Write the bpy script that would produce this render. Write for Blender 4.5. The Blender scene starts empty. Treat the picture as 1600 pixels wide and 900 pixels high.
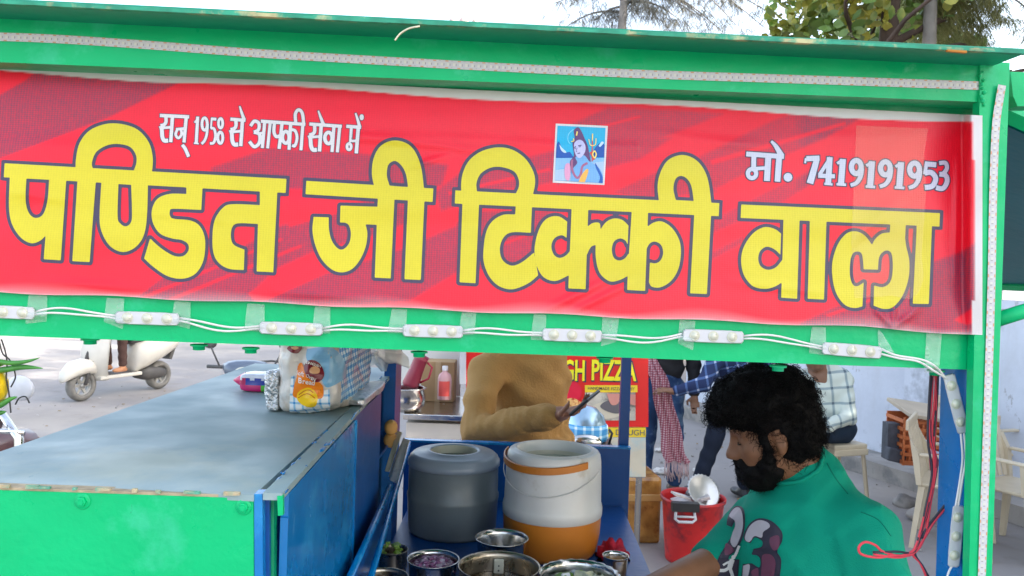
import bpy, bmesh, math, random
import numpy as np
from mathutils import Vector, Matrix, noise as mnoise
from mathutils.bvhtree import BVHTree
random.seed(7); RNG = np.random.default_rng(7)
SC = bpy.context.scene
COL = SC.collection
# ------------------------------------------------------------------ camera, light, exposure
FPX = 1250.0            # focal length in pixels of the 1600 px wide photograph
HC = 1.75               # camera height
ROLL = 0.033
yc = np.array([15.0, 29.0, -FPX]); yc /= np.linalg.norm(yc)
xc = np.array([1.0, -ROLL, 0.0]); xc -= yc * xc.dot(yc); xc /= np.linalg.norm(xc)
zc = np.cross(xc, yc)
RW = np.array([xc, yc, zc])                     # world from camera
CAMP = np.array([0.0, 0.0, HC])
cd = bpy.data.cameras.new('camera'); cam = bpy.data.objects.new('camera', cd); COL.objects.link(cam)
M = Matrix([list(RW[i]) + [CAMP[i]] for i in range(3)] + [[0, 0, 0, 1]])
cam.matrix_world = M
cd.sensor_width = 36; cd.lens = FPX / 1600 * 36; cd.clip_start = 0.05; cd.clip_end = 2000
cd.dof.use_dof = True; cd.dof.focus_distance = 1.15; cd.dof.aperture_fstop = 24
SC.camera = cam
SUN_EL, SUN_AZ = math.radians(27), math.radians(102)   # azimuth measured from +Y towards +X
w = bpy.data.worlds.new("World"); SC.world = w; w.use_nodes = True
nt = w.node_tree; bg = nt.nodes['Background']
sky = nt.nodes.new('ShaderNodeTexSky'); sky.sky_type = 'NISHITA'; sky.sun_disc = False
sky.sun_elevation = SUN_EL; sky.sun_rotation = SUN_AZ; sky.dust_density = 3.0; sky.air_density = 1.0; sky.ozone_density = 1.0
hs = nt.nodes.new('ShaderNodeHueSaturation'); hs.inputs['Saturation'].default_value = .68   # hazy, whitened sky
nt.links.new(sky.outputs[0], hs.inputs['Color']); nt.links.new(hs.outputs[0], bg.inputs[0]); bg.inputs[1].default_value = 0.15
sl = bpy.data.lights.new('sun', 'SUN'); sl.energy = 2.4; sl.angle = math.radians(0.6); sl.color = (1, .93, .82)
so = bpy.data.objects.new('sun', sl); COL.objects.link(so)
sd = Vector((math.sin(SUN_AZ) * math.cos(SUN_EL), math.cos(SUN_AZ) * math.cos(SUN_EL), math.sin(SUN_EL)))
so.rotation_euler = (-sd).to_track_quat('-Z', 'Y').to_euler(); so.location = (6, -1, 5)
SC.view_settings.view_transform = 'Standard'; SC.view_settings.look = 'None'
SC.view_settings.exposure = 2.28; SC.view_settings.gamma = 1.0; SC.view_settings.use_curve_mapping = False
SC.cycles.max_bounces = 6; SC.cycles.transparent_max_bounces = 12; SC.cycles.caustics_reflective = False; SC.cycles.caustics_refractive = False
SC.cycles.use_denoising = True

# ------------------------------------------------------------------ projection helpers (photo pixels -> places)
def ray(x, y):
    return RW @ np.array([(x - 800) / FPX, -(y - 450) / FPX, -1.0])
def P(x, y, D):
    d = ray(x, y); return Vector(CAMP + d * (D / d[1]))
def PH(x, y, h):
    d = ray(x, y); return Vector(CAMP + d * (h / d[2]))
def pxs(D): return FPX / D                        # pixels per metre at depth D
FA = math.radians(2.7)
FU = np.array([math.cos(FA), math.sin(FA), 0]); FN = np.array([math.sin(FA), -math.cos(FA), 0])   # along / out of the cart front
FO = np.array([0.0, 1.0, HC])
def F(x, y, off=0.0):
    d = ray(x, y); t = (FO + FN * off - CAMP).dot(FN) / d.dot(FN); return Vector(CAMP + d * t)

# ------------------------------------------------------------------ objects
def tag(o, label=None, cat=None, group=None, kind=None):
    if label: o['label'] = label
    if cat: o['category'] = cat
    if group: o['group'] = group
    if kind: o['kind'] = kind
    return o
def empty(name, loc, label, cat, group=None, rz=0):
    o = bpy.data.objects.new(name, None); COL.objects.link(o); o.location = loc; o.rotation_euler = (0, 0, rz); o.empty_display_size = .1
    return tag(o, label, cat, group)
def mkobj(name, mesh, parent=None, world=True):
    o = bpy.data.objects.new(name, mesh); COL.objects.link(o)
    if parent is not None:
        o.parent = parent
        if world:
            o.matrix_parent_inverse = wmat(parent).inverted()
    return o
def wmat(o):
    m = o.matrix_basis.copy()
    if o.parent: m = wmat(o.parent) @ o.matrix_parent_inverse @ m
    return m
def copy_tree(o, parent=None):
    c = o.copy(); COL.objects.link(c)
    if parent is not None: c.parent = parent
    for ch in [k for k in o.children]: copy_tree(ch, c)
    return c

class MB:
    """collects shapes into one mesh"""
    def __init__(s): s.v = []; s.f = []; s.mi = []; s.sm = []
    def add(s, vs, fs, smooth=False, mi=0):
        b = len(s.v); s.v += [tuple(v) for v in vs]
        for f in fs: s.f.append(tuple(i + b for i in f)); s.mi.append(mi); s.sm.append(smooth)
        return s
    def box(s, c, d, rot=None, mi=0, bev=0.0):
        x, y, z = [k / 2 for k in d]
        if bev > 0:
            b = min(bev, x * .9, y * .9, z * .9)
            bm = bmesh.new(); bmesh.ops.create_cube(bm, size=1)
            for v in bm.verts: v.co = Vector((v.co.x * 2 * x, v.co.y * 2 * y, v.co.z * 2 * z))
            bmesh.ops.bevel(bm, geom=bm.edges[:], offset=b, segments=2, affect='EDGES', profile=.5)
            vs = [v.co.copy() for v in bm.verts]; bm.verts.index_update(); fs = [[v.index for v in f.verts] for f in bm.faces]; bm.free()
        else:
            vs = [Vector((i * x, j * y, k * z)) for i in (-1, 1) for j in (-1, 1) for k in (-1, 1)]
            fs = [(0, 1, 3, 2), (4, 6, 7, 5), (0, 4, 5, 1), (2, 3, 7, 6), (0, 2, 6, 4), (1, 5, 7, 3)]
        c = Vector(c)
        if rot is not None: vs = [rot @ v for v in vs]
        return s.add([v + c for v in vs], fs, False, mi)
    def hull8(s, a, b, mi=0):
        """prism between two polygons with the same number of points"""
        n = len(a); vs = list(a) + list(b)
        fs = [tuple(range(n)), tuple(range(2 * n - 1, n - 1, -1))] + [(i, i + n, (i + 1) % n + n, (i + 1) % n) for i in range(n)]
        return s.add(vs, fs, False, mi)
    def tube(s, pts, r, n=8, mi=0, caps=True, smooth=True):
        pts = [Vector(p) for p in pts]; m = len(pts)
        rs = r if isinstance(r, (list, tuple)) else [r] * m
        vs = []; prev = None
        for i, p in enumerate(pts):
            t = (pts[min(i + 1, m - 1)] - pts[max(i - 1, 0)])
            t = t.normalized() if t.length > 1e-9 else Vector((0, 0, 1))
            if prev is None:
                a = Vector((0, 0, 1)) if abs(t.z) < .9 else Vector((1, 0, 0))
                u = t.cross(a).normalized()
            else:
                u = (prev - t * prev.dot(t)); u = u.normalized() if u.length > 1e-6 else t.orthogonal().normalized()
            prev = u; v = t.cross(u)
            for k in range(n):
                an = 2 * math.pi * k / n; vs.append(p + (u * math.cos(an) + v * math.sin(an)) * rs[i])
        fs = [(i * n + k, i * n + (k + 1) % n, (i + 1) * n + (k + 1) % n, (i + 1) * n + k) for i in range(m - 1) for k in range(n)]
        if caps: fs += [tuple(range(n - 1, -1, -1)), tuple(range((m - 1) * n, m * n))]
        return s.add(vs, fs, smooth, mi)
    def lathe(s, prof, c=(0, 0, 0), n=40, mi=0, smooth=True, sx=1, sy=1, wob=None):
        m = len(prof); vs = []
        for i, (r, z) in enumerate(prof):
            for k in range(n):
                a = 2 * math.pi * k / n; rr = r * (wob(a, i) if wob else 1)
                vs.append((c[0] + rr * math.cos(a) * sx, c[1] + rr * math.sin(a) * sy, c[2] + z))
        fs = [(i * n + k, i * n + (k + 1) % n, (i + 1) * n + (k + 1) % n, (i + 1) * n + k) for i in range(m - 1) for k in range(n)]
        return s.add(vs, fs, smooth, mi)
    def ball(s, c, r, n=12, mi=0, rot=None):
        r = (r, r, r) if not isinstance(r, (tuple, list)) else r
        vs = []; m = max(4, n // 2)
        for i in range(m + 1):
            th = math.pi * i / m
            for k in range(n):
                a = 2 * math.pi * k / n
                v = Vector((r[0] * math.sin(th) * math.cos(a), r[1] * math.sin(th) * math.sin(a), r[2] * math.cos(th)))
                if rot is not None: v = rot @ v
                vs.append(v + Vector(c))
        fs = [(i * n + k, (i + 1) * n + k, (i + 1) * n + (k + 1) % n, i * n + (k + 1) % n) for i in range(m) for k in range(n)]
        return s.add(vs, fs, True, mi)
    def mesh(s, name, mats):
        me = bpy.data.meshes.new(name); me.from_pydata(s.v, [], s.f)
        for m in (mats if isinstance(mats, (list, tuple)) else [mats]): me.materials.append(m)
        me.polygons.foreach_set('material_index', s.mi); me.polygons.foreach_set('use_smooth', s.sm)
        me.update(); return me
    def build(s, name, mats, parent=None, fix=True):
        me = s.mesh(name, mats)
        if fix:
            bm = bmesh.new(); bm.from_mesh(me); bmesh.ops.remove_doubles(bm, verts=bm.verts, dist=1e-6)
            bmesh.ops.recalc_face_normals(bm, faces=bm.faces); bm.to_mesh(me); bm.free()
        return mkobj(name, me, parent)

# ------------------------------------------------------------------ materials
def mat(name, col, rough=.5, metal=0., var=.12, vscale=6., bump=.0, bscale=40., col2=None, c2amt=.0, c2scale=3., spec=.5, alpha=1., trans=0., sub=0., rvar=0., coat=0.):
    """paint / plastic / cloth: base colour with uneven tone, a second colour in patches, and a fine bump"""
    m = bpy.data.materials.new(name); m.use_nodes = True; t = m.node_tree; N = t.nodes; L = t.links
    b = N['Principled BSDF']; tc = N.new('ShaderNodeTexCoord')
    b.inputs['Roughness'].default_value = rough; b.inputs['Metallic'].default_value = metal
    b.inputs['Specular IOR Level'].default_value = spec; b.inputs['Alpha'].default_value = alpha
    b.inputs['Transmission Weight'].default_value = trans; b.inputs['Coat Weight'].default_value = coat
    if sub: b.inputs['Subsurface Weight'].default_value = sub; b.inputs['Subsurface Radius'].default_value = (.01, .004, .002)
    n1 = N.new('ShaderNodeTexNoise'); n1.inputs['Scale'].default_value = vscale; n1.inputs['Detail'].default_value = 6
    L.new(tc.outputs['Object'], n1.inputs['Vector'])
    mr = N.new('ShaderNodeMapRange'); mr.inputs[1].default_value = .3; mr.inputs[2].default_value = .7; mr.inputs[3].default_value = 1 - var; mr.inputs[4].default_value = 1 + var
    L.new(n1.outputs['Fac'], mr.inputs[0])
    mx = N.new('ShaderNodeMix'); mx.data_type = 'RGBA'; mx.blend_type = 'MULTIPLY'; mx.inputs[0].default_value = 1
    src = None
    if col2 is not None:
        n2 = N.new('ShaderNodeTexNoise'); n2.inputs['Scale'].default_value = c2scale; n2.inputs['Detail'].default_value = 8; n2.inputs['Roughness'].default_value = .65
        L.new(tc.outputs['Object'], n2.inputs['Vector'])
        rp = N.new('ShaderNodeMapRange'); rp.inputs[1].default_value = .62 - c2amt * .3; rp.inputs[2].default_value = .72 - c2amt * .25
        L.new(n2.outputs['Fac'], rp.inputs[0])
        m2 = N.new('ShaderNodeMix'); m2.data_type = 'RGBA'; m2.inputs[6].default_value = (*col, 1); m2.inputs[7].default_value = (*col2, 1)
        L.new(rp.outputs[0], m2.inputs[0]); src = m2.outputs[2]
        L.new(src, mx.inputs[6])
    else: mx.inputs[6].default_value = (*col, 1)
    L.new(mr.outputs[0], mx.inputs[7]); L.new(mx.outputs[2], b.inputs['Base Color'])
    if rvar:
        r2 = N.new('ShaderNodeMapRange'); r2.inputs[1].default_value = .3; r2.inputs[2].default_value = .7; r2.inputs[3].default_value = max(.02, rough - rvar); r2.inputs[4].default_value = min(1, rough + rvar)
        n4 = N.new('ShaderNodeTexNoise'); n4.inputs['Scale'].default_value = vscale * 2.3; n4.inputs['Detail'].default_value = 5
        L.new(tc.outputs['Object'], n4.inputs['Vector']); L.new(n4.outputs['Fac'], r2.inputs[0]); L.new(r2.outputs[0], b.inputs['Roughness'])
    if bump:
        n3 = N.new('ShaderNodeTexNoise'); n3.inputs['Scale'].default_value = bscale; n3.inputs['Detail'].default_value = 4
        L.new(tc.outputs['Object'], n3.inputs['Vector'])
        bp = N.new('ShaderNodeBump'); bp.inputs['Strength'].default_value = bump; bp.inputs['Distance'].default_value = .01
        L.new(n3.outputs['Fac'], bp.inputs['Height']); L.new(bp.outputs['Normal'], b.inputs['Normal'])
    return m
def nodes(m): return m.node_tree.nodes, m.node_tree.links, m.node_tree.nodes['Principled BSDF']
def checkmat(name, c1, c2, c3, scale, axis=(0, 1, 2), lw=.5, rough=.6, rot=0.0):
    """gingham / plaid: two sets of stripes over object coordinates"""
    m = mat(name, c1, rough); N, L, b = nodes(m)
    tc = N.new('ShaderNodeTexCoord'); mp = N.new('ShaderNodeMapping'); mp.inputs['Rotation'].default_value = (0, rot, rot); L.new(tc.outputs['Object'], mp.inputs['Vector'])
    sp = N.new('ShaderNodeSeparateXYZ'); L.new(mp.outputs[0], sp.inputs[0])
    def stripe(ax):
        a = N.new('ShaderNodeMath'); a.operation = 'MULTIPLY'; a.inputs[1].default_value = scale; L.new(sp.outputs[ax], a.inputs[0])
        f = N.new('ShaderNodeMath'); f.operation = 'FRACT'; L.new(a.outputs[0], f.inputs[0])
        g = N.new('ShaderNodeMath'); g.operation = 'LESS_THAN'; g.inputs[1].default_value = lw; L.new(f.outputs[0], g.inputs[0]); return g
    s1 = stripe(axis[0]); s2 = stripe(axis[1])
    ad = N.new('ShaderNodeMath'); ad.operation = 'ADD'; L.new(s1.outputs[0], ad.inputs[0]); L.new(s2.outputs[0], ad.inputs[1])
    hv = N.new('ShaderNodeMath'); hv.operation = 'MULTIPLY'; hv.inputs[1].default_value = .5; L.new(ad.outputs[0], hv.inputs[0])
    cr = N.new('ShaderNodeValToRGB'); cr.color_ramp.interpolation = 'CONSTANT'
    e = cr.color_ramp.elements; e[0].position = 0; e[0].color = (*c1, 1); e[1].position = .3; e[1].color = (*c2, 1); q = e.new(.8); q.color = (*c3, 1)
    L.new(hv.outputs[0], cr.inputs[0]); L.new(cr.outputs[0], b.inputs['Base Color'])
    return m
def S(r, g, b):   # display colour -> linear
    f = lambda c: (c / 255 / 12.92) if c <= 10 else ((c / 255 + .055) / 1.055) ** 2.4
    return (f(r), f(g), f(b))

# ------------------------------------------------------------------ flat shapes: signed distance rasters -> contour meshes
def smooth_poly(pts, sub=5):
    """closed outline; points with a third value are sharp corners, the others lie on smooth curves"""
    n = len(pts); out = []
    sharp = [len(p) > 2 for p in pts]; q = [np.array(p[:2], float) for p in pts]
    for i in range(n):
        p1, p2 = q[i], q[(i + 1) % n]
        p0 = q[i - 1] if not sharp[i] else p1 - (p2 - p1) * .5
        p3 = q[(i + 2) % n] if not sharp[(i + 1) % n] else p2 + (p2 - p1) * .5
        if sharp[i] and sharp[(i + 1) % n]: out.append(p1); continue
        for k in range(sub):
            t = k / sub
            out.append(.5 * ((2 * p1) + (-p0 + p2) * t + (2 * p0 - 5 * p1 + 4 * p2 - p3) * t * t + (-p0 + 3 * p1 - 3 * p2 + p3) * t ** 3))
    return np.array(out)
def smooth_line(pts, sub=6):
    q = [np.array(p, float) for p in pts]
    if len(q) < 3: return np.array(q)
    out = []
    for i in range(len(q) - 1):
        p1, p2 = q[i], q[i + 1]; p0 = q[i - 1] if i else p1; p3 = q[i + 2] if i + 2 < len(q) else p2
        for k in range(sub):
            t = k / sub
            out.append(.5 * ((2 * p1) + (-p0 + p2) * t + (2 * p0 - 5 * p1 + 4 * p2 - p3) * t * t + (-p0 + 3 * p1 - 3 * p2 + p3) * t ** 3))
    out.append(q[-1]); return np.array(out)
class Raster:
    def __init__(s, x0, y0, x1, y1, step):
        s.x0, s.y0, s.h = x0, y0, step
        s.X = np.arange(x0, x1 + step * .5, step); s.Y = np.arange(y0, y1 + step * .5, step)
        s.d = np.full((len(s.Y), len(s.X)), 99.0)
    def win(s, a, b, pad=14):
        i0 = max(0, int((a[0] - pad - s.x0) / s.h)); i1 = min(len(s.X), int((b[0] + pad - s.x0) / s.h) + 2)
        j0 = max(0, int((a[1] - pad - s.y0) / s.h)); j1 = min(len(s.Y), int((b[1] + pad - s.y0) / s.h) + 2)
        return i0, i1, j0, j1
    @staticmethod
    def sdpoly(X, Y, p):
        d = np.full(X.shape, 1e9); ins = np.zeros(X.shape, bool); n = len(p)
        for i in range(n):
            a, b = p[i], p[(i + 1) % n]; e = b - a; L2 = e.dot(e)
            if L2 < 1e-9: continue
            t = np.clip(((X - a[0]) * e[0] + (Y - a[1]) * e[1]) / L2, 0, 1)
            d = np.minimum(d, (X - a[0] - e[0] * t) ** 2 + (Y - a[1] - e[1] * t) ** 2)
            c = (a[1] > Y) != (b[1] > Y)
            if a[1] != b[1]: ins ^= c & (X < e[0] * (Y - a[1]) / e[1] + a[0])
        d = np.sqrt(d); return np.where(ins, -d, d)
    def poly(s, pts, holes=(), raw=False, pad=14):
        p = np.array(pts, float) if raw else smooth_poly(pts)
        i0, i1, j0, j1 = s.win(p.min(0), p.max(0), pad)
        if i1 <= i0 or j1 <= j0: return s
        X, Y = np.meshgrid(s.X[i0:i1], s.Y[j0:j1]); d = s.sdpoly(X, Y, p)
        for h in holes: d = np.maximum(d, -s.sdpoly(X, Y, smooth_poly(h)))
        s.d[j0:j1, i0:i1] = np.minimum(s.d[j0:j1, i0:i1], d); return s
    def stroke(s, pts, w0, w1=None, butt=True):
        p = smooth_line(pts); n = len(p); w1 = w0 if w1 is None else w1
        R = np.linspace(w0 / 2, w1 / 2, n); m = R.max()
        i0, i1, j0, j1 = s.win(p.min(0) - m, p.max(0) + m)
        if i1 <= i0 or j1 <= j0: return s
        X, Y = np.meshgrid(s.X[i0:i1], s.Y[j0:j1]); D = np.full(X.shape, 1e9)
        arc = np.r_[0, np.cumsum(np.linalg.norm(np.diff(p, axis=0), axis=1))]
        ts = (p[0] - p[1]) / np.linalg.norm(p[0] - p[1]); te = (p[-1] - p[-2]) / np.linalg.norm(p[-1] - p[-2])
        for i in range(n - 1):
            a, b = p[i], p[i + 1]; e = b - a; L2 = max(e.dot(e), 1e-9)
            t = np.clip(((X - a[0]) * e[0] + (Y - a[1]) * e[1]) / L2, 0, 1)
            d = np.hypot(X - a[0] - e[0] * t, Y - a[1] - e[1] * t) - (R[i] + (R[i + 1] - R[i]) * t)
            if butt:
                if arc[i] < m * 1.6: d = np.maximum(d, (X - p[0][0]) * ts[0] + (Y - p[0][1]) * ts[1])
                if arc[-1] - arc[i + 1] < m * 1.6: d = np.maximum(d, (X - p[-1][0]) * te[0] + (Y - p[-1][1]) * te[1])
            D = np.minimum(D, d)
        s.d[j0:j1, i0:i1] = np.minimum(s.d[j0:j1, i0:i1], D); return s
    def ring(s, c, rx, ry, w):
        return s.stroke([(c[0] + rx * math.cos(a), c[1] + ry * math.sin(a)) for a in np.linspace(0, 2 * math.pi, 14)], w, butt=False)
    def contour(s, iso=0.0, merge=6):
        """marching squares of {d < iso}: returns 2-D vertices and faces"""
        f = s.d - iso; ny, nx = f.shape; ins = f < 0
        V = []; FA_ = []; idx = {}
        def gv(j, i):
            k = (0, j, i)
            if k not in idx: idx[k] = len(V); V.append((s.X[i], s.Y[j]))
            return idx[k]
        def ev(j, i, j2, i2):
            k = (1, j, i, j2, i2) if (j, i) < (j2, i2) else (1, j2, i2, j, i)
            if k not in idx:
                a, b = f[j, i], f[j2, i2]; t = a / (a - b)
                idx[k] = len(V); V.append((s.X[i] + (s.X[i2] - s.X[i]) * t, s.Y[j] + (s.Y[j2] - s.Y[j]) * t))
            return idx[k]
        c = ins[:-1, :-1].astype(int) + ins[:-1, 1:] + ins[1:, 1:] + ins[1:, :-1]
        full = c == 4
        for j in range(ny - 1):
            row = np.flatnonzero(full[j])
            if len(row):
                brk = np.flatnonzero(np.diff(row) > 1); st = np.r_[row[0], row[brk + 1]]; en = np.r_[row[brk], row[-1]]
                for a, b in zip(st, en):
                    for k in range(a, b + 1, merge):
                        k2 = min(k + merge, b + 1)
                        FA_.append([gv(j, k), gv(j, k2), gv(j + 1, k2), gv(j + 1, k)])
        for j, i in zip(*np.nonzero((c > 0) & (c < 4))):
            cs = [(j, i), (j, i + 1), (j + 1, i + 1), (j + 1, i)]; pl = []
            for k in range(4):
                a, b = cs[k], cs[(k + 1) % 4]
                if ins[a]: pl.append(gv(*a))
                if ins[a] != ins[b]: pl.append(ev(a[0], a[1], b[0], b[1]))
            if len(pl) >= 3: FA_.append(pl)
        return V, FA_
    def mesh(s, name, m, to3d, iso=0.0, merge=6, parent=None):
        V, Fc = s.contour(iso, merge)
        vs = [to3d(x, y) for x, y in V]
        keep = [f[::-1] for f in Fc if all(vs[k] is not None for k in f)]
        vs = [v if v is not None else Vector((0, 0, -50)) for v in vs]
        me = bpy.data.meshes.new(name); me.from_pydata([tuple(v) for v in vs], [], keep)
        bm = bmesh.new(); bm.from_mesh(me); bmesh.ops.delete(bm, geom=[v for v in bm.verts if not v.link_faces], context='VERTS'); bm.to_mesh(me); bm.free()
        me.polygons.foreach_set('use_smooth', [True] * len(me.polygons)); me.materials.append(m); me.update()
        return mkobj(name, me, parent)
def bvh_of(*obs):
    vs = []; fs = []
    for o in obs:
        b = len(vs); mw = wmat(o); vs += [mw @ v.co for v in o.data.vertices]; fs += [[i + b for i in p.vertices] for p in o.data.polygons]
    return BVHTree.FromPolygons(vs, fs)
def onto(bvh, off=.0012):
    def f(x, y):
        d = Vector(ray(x, y)).normalized(); h = bvh.ray_cast(Vector(CAMP), d)
        if h[0] is None: return None
        n = h[1] if h[1].dot(d) < 0 else -h[1]
        return h[0] + n * off
    return f

# ------------------------------------------------------------------ organic bodies: smooth-union distance fields -> surface nets
def smin(a, b, k):
    h = np.clip(.5 + .5 * (b - a) / k, 0, 1); return b + (a - b) * h - k * h * (1 - h)
def cap(p0, p1, r0, r1):
    p0 = np.array(p0, float); p1 = np.array(p1, float)
    def f(Q):
        e = p1 - p0; L2 = max(e.dot(e), 1e-9); t = np.clip((Q - p0) @ e / L2, 0, 1)
        return np.linalg.norm(Q - p0 - t[..., None] * e, axis=-1) - (r0 + (r1 - r0) * t)
    m = max(r0, r1); f.lo = np.minimum(p0, p1) - m; f.hi = np.maximum(p0, p1) + m; return f
def ell(c, r, rot=None):
    c = np.array(c, float); r = np.array(r, float); R = None if rot is None else np.array(rot)
    def f(Q):
        q = Q - c
        if R is not None: q = q @ R
        k0 = np.linalg.norm(q / r, axis=-1); k1 = np.linalg.norm(q / (r * r), axis=-1)
        return np.where(k1 > 1e-9, k0 * (k0 - 1) / np.maximum(k1, 1e-9), -r.min())
    m = r.max(); f.lo = c - m; f.hi = c + m; return f
def union(prims, k):
    def f(Q):
        d = None
        for p in prims:
            v = p(Q); d = v if d is None else smin(d, v, k)
        return d
    f.lo = np.min([p.lo for p in prims], 0); f.hi = np.max([p.hi for p in prims], 0); return f
def nets(f, h, lo=None, hi=None, pad=.02):
    lo = np.array(f.lo if lo is None else lo) - pad; hi = np.array(f.hi if hi is None else hi) + pad
    ax = [np.arange(lo[i], hi[i] + h, h) for i in range(3)]
    G = np.stack(np.meshgrid(*ax, indexing='ij'), -1); D = f(G); nx, ny, nz = D.shape
    ins = D < 0; acc = np.zeros((nx - 1, ny - 1, nz - 1, 3)); cnt = np.zeros((nx - 1, ny - 1, nz - 1))
    sl_ = lambda o: tuple(slice(a, a + n - 1) for a, n in zip(o, (nx, ny, nz)))
    cs = [(i, j, k) for i in (0, 1) for j in (0, 1) for k in (0, 1)]
    for a in cs:
        for b in cs:
            if sum(b) - sum(a) == 1 and all(y >= x for x, y in zip(a, b)):
                da, db = D[sl_(a)], D[sl_(b)]; cr = (da < 0) != (db < 0)
                t = np.where(cr, da / np.where(cr, da - db, 1), 0)
                for d in range(3): acc[..., d] += np.where(cr, a[d] + t * (b[d] - a[d]), 0)
                cnt += cr
    act = cnt > 0; ids = np.full(act.shape, -1); ids[act] = np.arange(act.sum())
    cell = np.argwhere(act); V = lo + (cell + acc[act] / cnt[act][:, None]) * h
    Fs = []
    for d in range(3):
        a = [slice(1, -1)] * 3; b = [slice(1, -1)] * 3
        a[d] = slice(0, -1); b[d] = slice(1, None)
        A = ins[tuple(a)]; B = ins[tuple(b)]; e = np.argwhere(A != B)
        if not len(e): continue
        o = np.ones(3, int); o[d] = 0; e = e + o; u, v = (d + 1) % 3, (d + 2) % 3
        def at(du, dv):
            q = e.copy(); q[:, u] -= du; q[:, v] -= dv; return ids[q[:, 0], q[:, 1], q[:, 2]]
        q = np.stack([at(1, 1), at(0, 1), at(0, 0), at(1, 0)], 1)
        fl = ~ins[e[:, 0], e[:, 1], e[:, 2]]
        q[fl] = q[fl][:, ::-1]; Fs.append(q)
    return V, np.concatenate(Fs)
def net_obj(name, f, h, m, parent=None, xf=None, disp=None, smooth=2, lo=None, hi=None, keep=None):
    V, Fs = nets(f, h, lo, hi)
    Fs = Fs[:, ::-1]
    for _ in range(smooth):
        acc = np.zeros_like(V); c = np.zeros(len(V))
        for k in range(4):
            a, b = Fs[:, k], Fs[:, (k + 1) % 4]
            np.add.at(acc, a, V[b]); np.add.at(c, a, 1); np.add.at(acc, b, V[a]); np.add.at(c, b, 1)
        V = V * .5 + .5 * acc / np.maximum(c, 1)[:, None]
    if disp is not None: V = disp(V)
    if keep is not None:
        kv = keep(V); Fs = Fs[kv[Fs].all(1)]
    if xf is not None:
        A = np.array(xf); V = V @ A[:3, :3].T + A[:3, 3]
    me = bpy.data.meshes.new(name); me.from_pydata(V.tolist(), [], Fs.tolist())
    if keep is not None:
        bm = bmesh.new(); bm.from_mesh(me); bmesh.ops.delete(bm, geom=[v for v in bm.verts if not v.link_faces], context='VERTS'); bm.to_mesh(me); bm.free()
    me.polygons.foreach_set('use_smooth', [True] * len(me.polygons)); me.materials.append(m); me.update()
    return mkobj(name, me, parent)
def vnoise(V, s, seed=0):
    return np.array([mnoise.noise(Vector(v) * s + Vector((seed, seed * .7, -seed))) for v in V])

def scuff(m, col, scale, thr, stretch=(1, 1, 1), rough=None, amt=1.0, soft=.03):
    """chips, stains or scratches of another colour with a shape of their own"""
    N, L, b = nodes(m); old = b.inputs['Base Color'].links[0].from_socket
    tc = N.new('ShaderNodeTexCoord'); mp = N.new('ShaderNodeMapping'); mp.inputs['Scale'].default_value = stretch; L.new(tc.outputs['Object'], mp.inputs['Vector'])
    n = N.new('ShaderNodeTexNoise'); n.inputs['Scale'].default_value = scale; n.inputs['Detail'].default_value = 9; n.inputs['Roughness'].default_value = .7; L.new(mp.outputs[0], n.inputs['Vector'])
    r = N.new('ShaderNodeMapRange'); r.inputs[1].default_value = thr; r.inputs[2].default_value = thr + soft; r.inputs[4].default_value = amt; L.new(n.outputs['Fac'], r.inputs[0])
    x = N.new('ShaderNodeMix'); x.data_type = 'RGBA'; x.inputs[7].default_value = (*col, 1); L.new(r.outputs[0], x.inputs[0]); L.new(old, x.inputs[6]); L.new(x.outputs[2], b.inputs['Base Color'])
    return m
# ------------------------------------------------------------------ materials in use
GREEN = mat('green_enamel', (.0, .47, .165), .36, spec=.28, var=.06, vscale=9, bump=.12, bscale=60, col2=(.03, .52, .25), c2amt=.2, c2scale=8, rvar=.1)
GREEN_D = mat('deep_green_enamel', (.0, .27, .11), .38, var=.08, vscale=7, bump=.15, bscale=55, rvar=.1)
TEAL = mat('teal_enamel', (.0, .16, .2), .4, var=.1, vscale=5, bump=.1, bscale=40)
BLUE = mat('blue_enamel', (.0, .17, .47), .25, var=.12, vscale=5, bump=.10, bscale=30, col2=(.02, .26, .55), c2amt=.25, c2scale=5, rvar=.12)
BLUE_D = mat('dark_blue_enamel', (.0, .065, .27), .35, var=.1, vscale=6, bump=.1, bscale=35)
TOPGREY = mat('worn_grey_blue_sheet', (.25, .345, .36), .5, var=.07, vscale=3.5, bump=.10, bscale=25, col2=(.36, .41, .36), c2amt=.3, c2scale=2.6, rvar=.14)
scuff(TOPGREY, (.10, .22, .26), 26, .665, (1, .35, 1)); scuff(TOPGREY, (.45, .46, .40), 14, .66, (1.6, .5, 1), soft=.1, amt=.7); scuff(TOPGREY, (.16, .24, .27), 4.5, .60, (1, 1.6, 1), soft=.16, amt=.28); scuff(TOPGREY, (.52, .58, .58), 30, .68, (.25, 2.2, 1), soft=.03, amt=.6); scuff(TOPGREY, (.13, .2, .22), 40, .69, (2.2, .3, 1), soft=.02, amt=.6)
scuff(GREEN, (.02, .25, .12), 60, .70, (1, 1, .5), amt=.8); scuff(GREEN, (.16, .60, .36), 22, .67, soft=.08, amt=.5); scuff(BLUE, (.10, .34, .62), 18, .64, (1, .6, .25), soft=.09, amt=.6); scuff(BLUE, (.01, .05, .2), 45, .69, amt=.8); scuff(BLUE_D, (.03, .14, .42), 20, .66, (1, .6, .3), soft=.08, amt=.5)
CHIP = mat('chipped_paint', (.10, .36, .25), .7, var=.25, vscale=30, bump=.4, bscale=90, col2=(.5, .4, .25), c2amt=.6, c2scale=18)
STEEL = mat('stainless_steel', (.62, .60, .57), .2, metal=1, var=.05, vscale=12, bump=.03, bscale=30, rvar=.08)
STEEL_D = mat('stained_steel', (.42, .36, .28), .3, metal=1, var=.2, vscale=16, rvar=.12)
WHITEP = mat('white_plastic', (.58, .58, .60), .4, var=.06, vscale=20, bump=.03)
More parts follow.
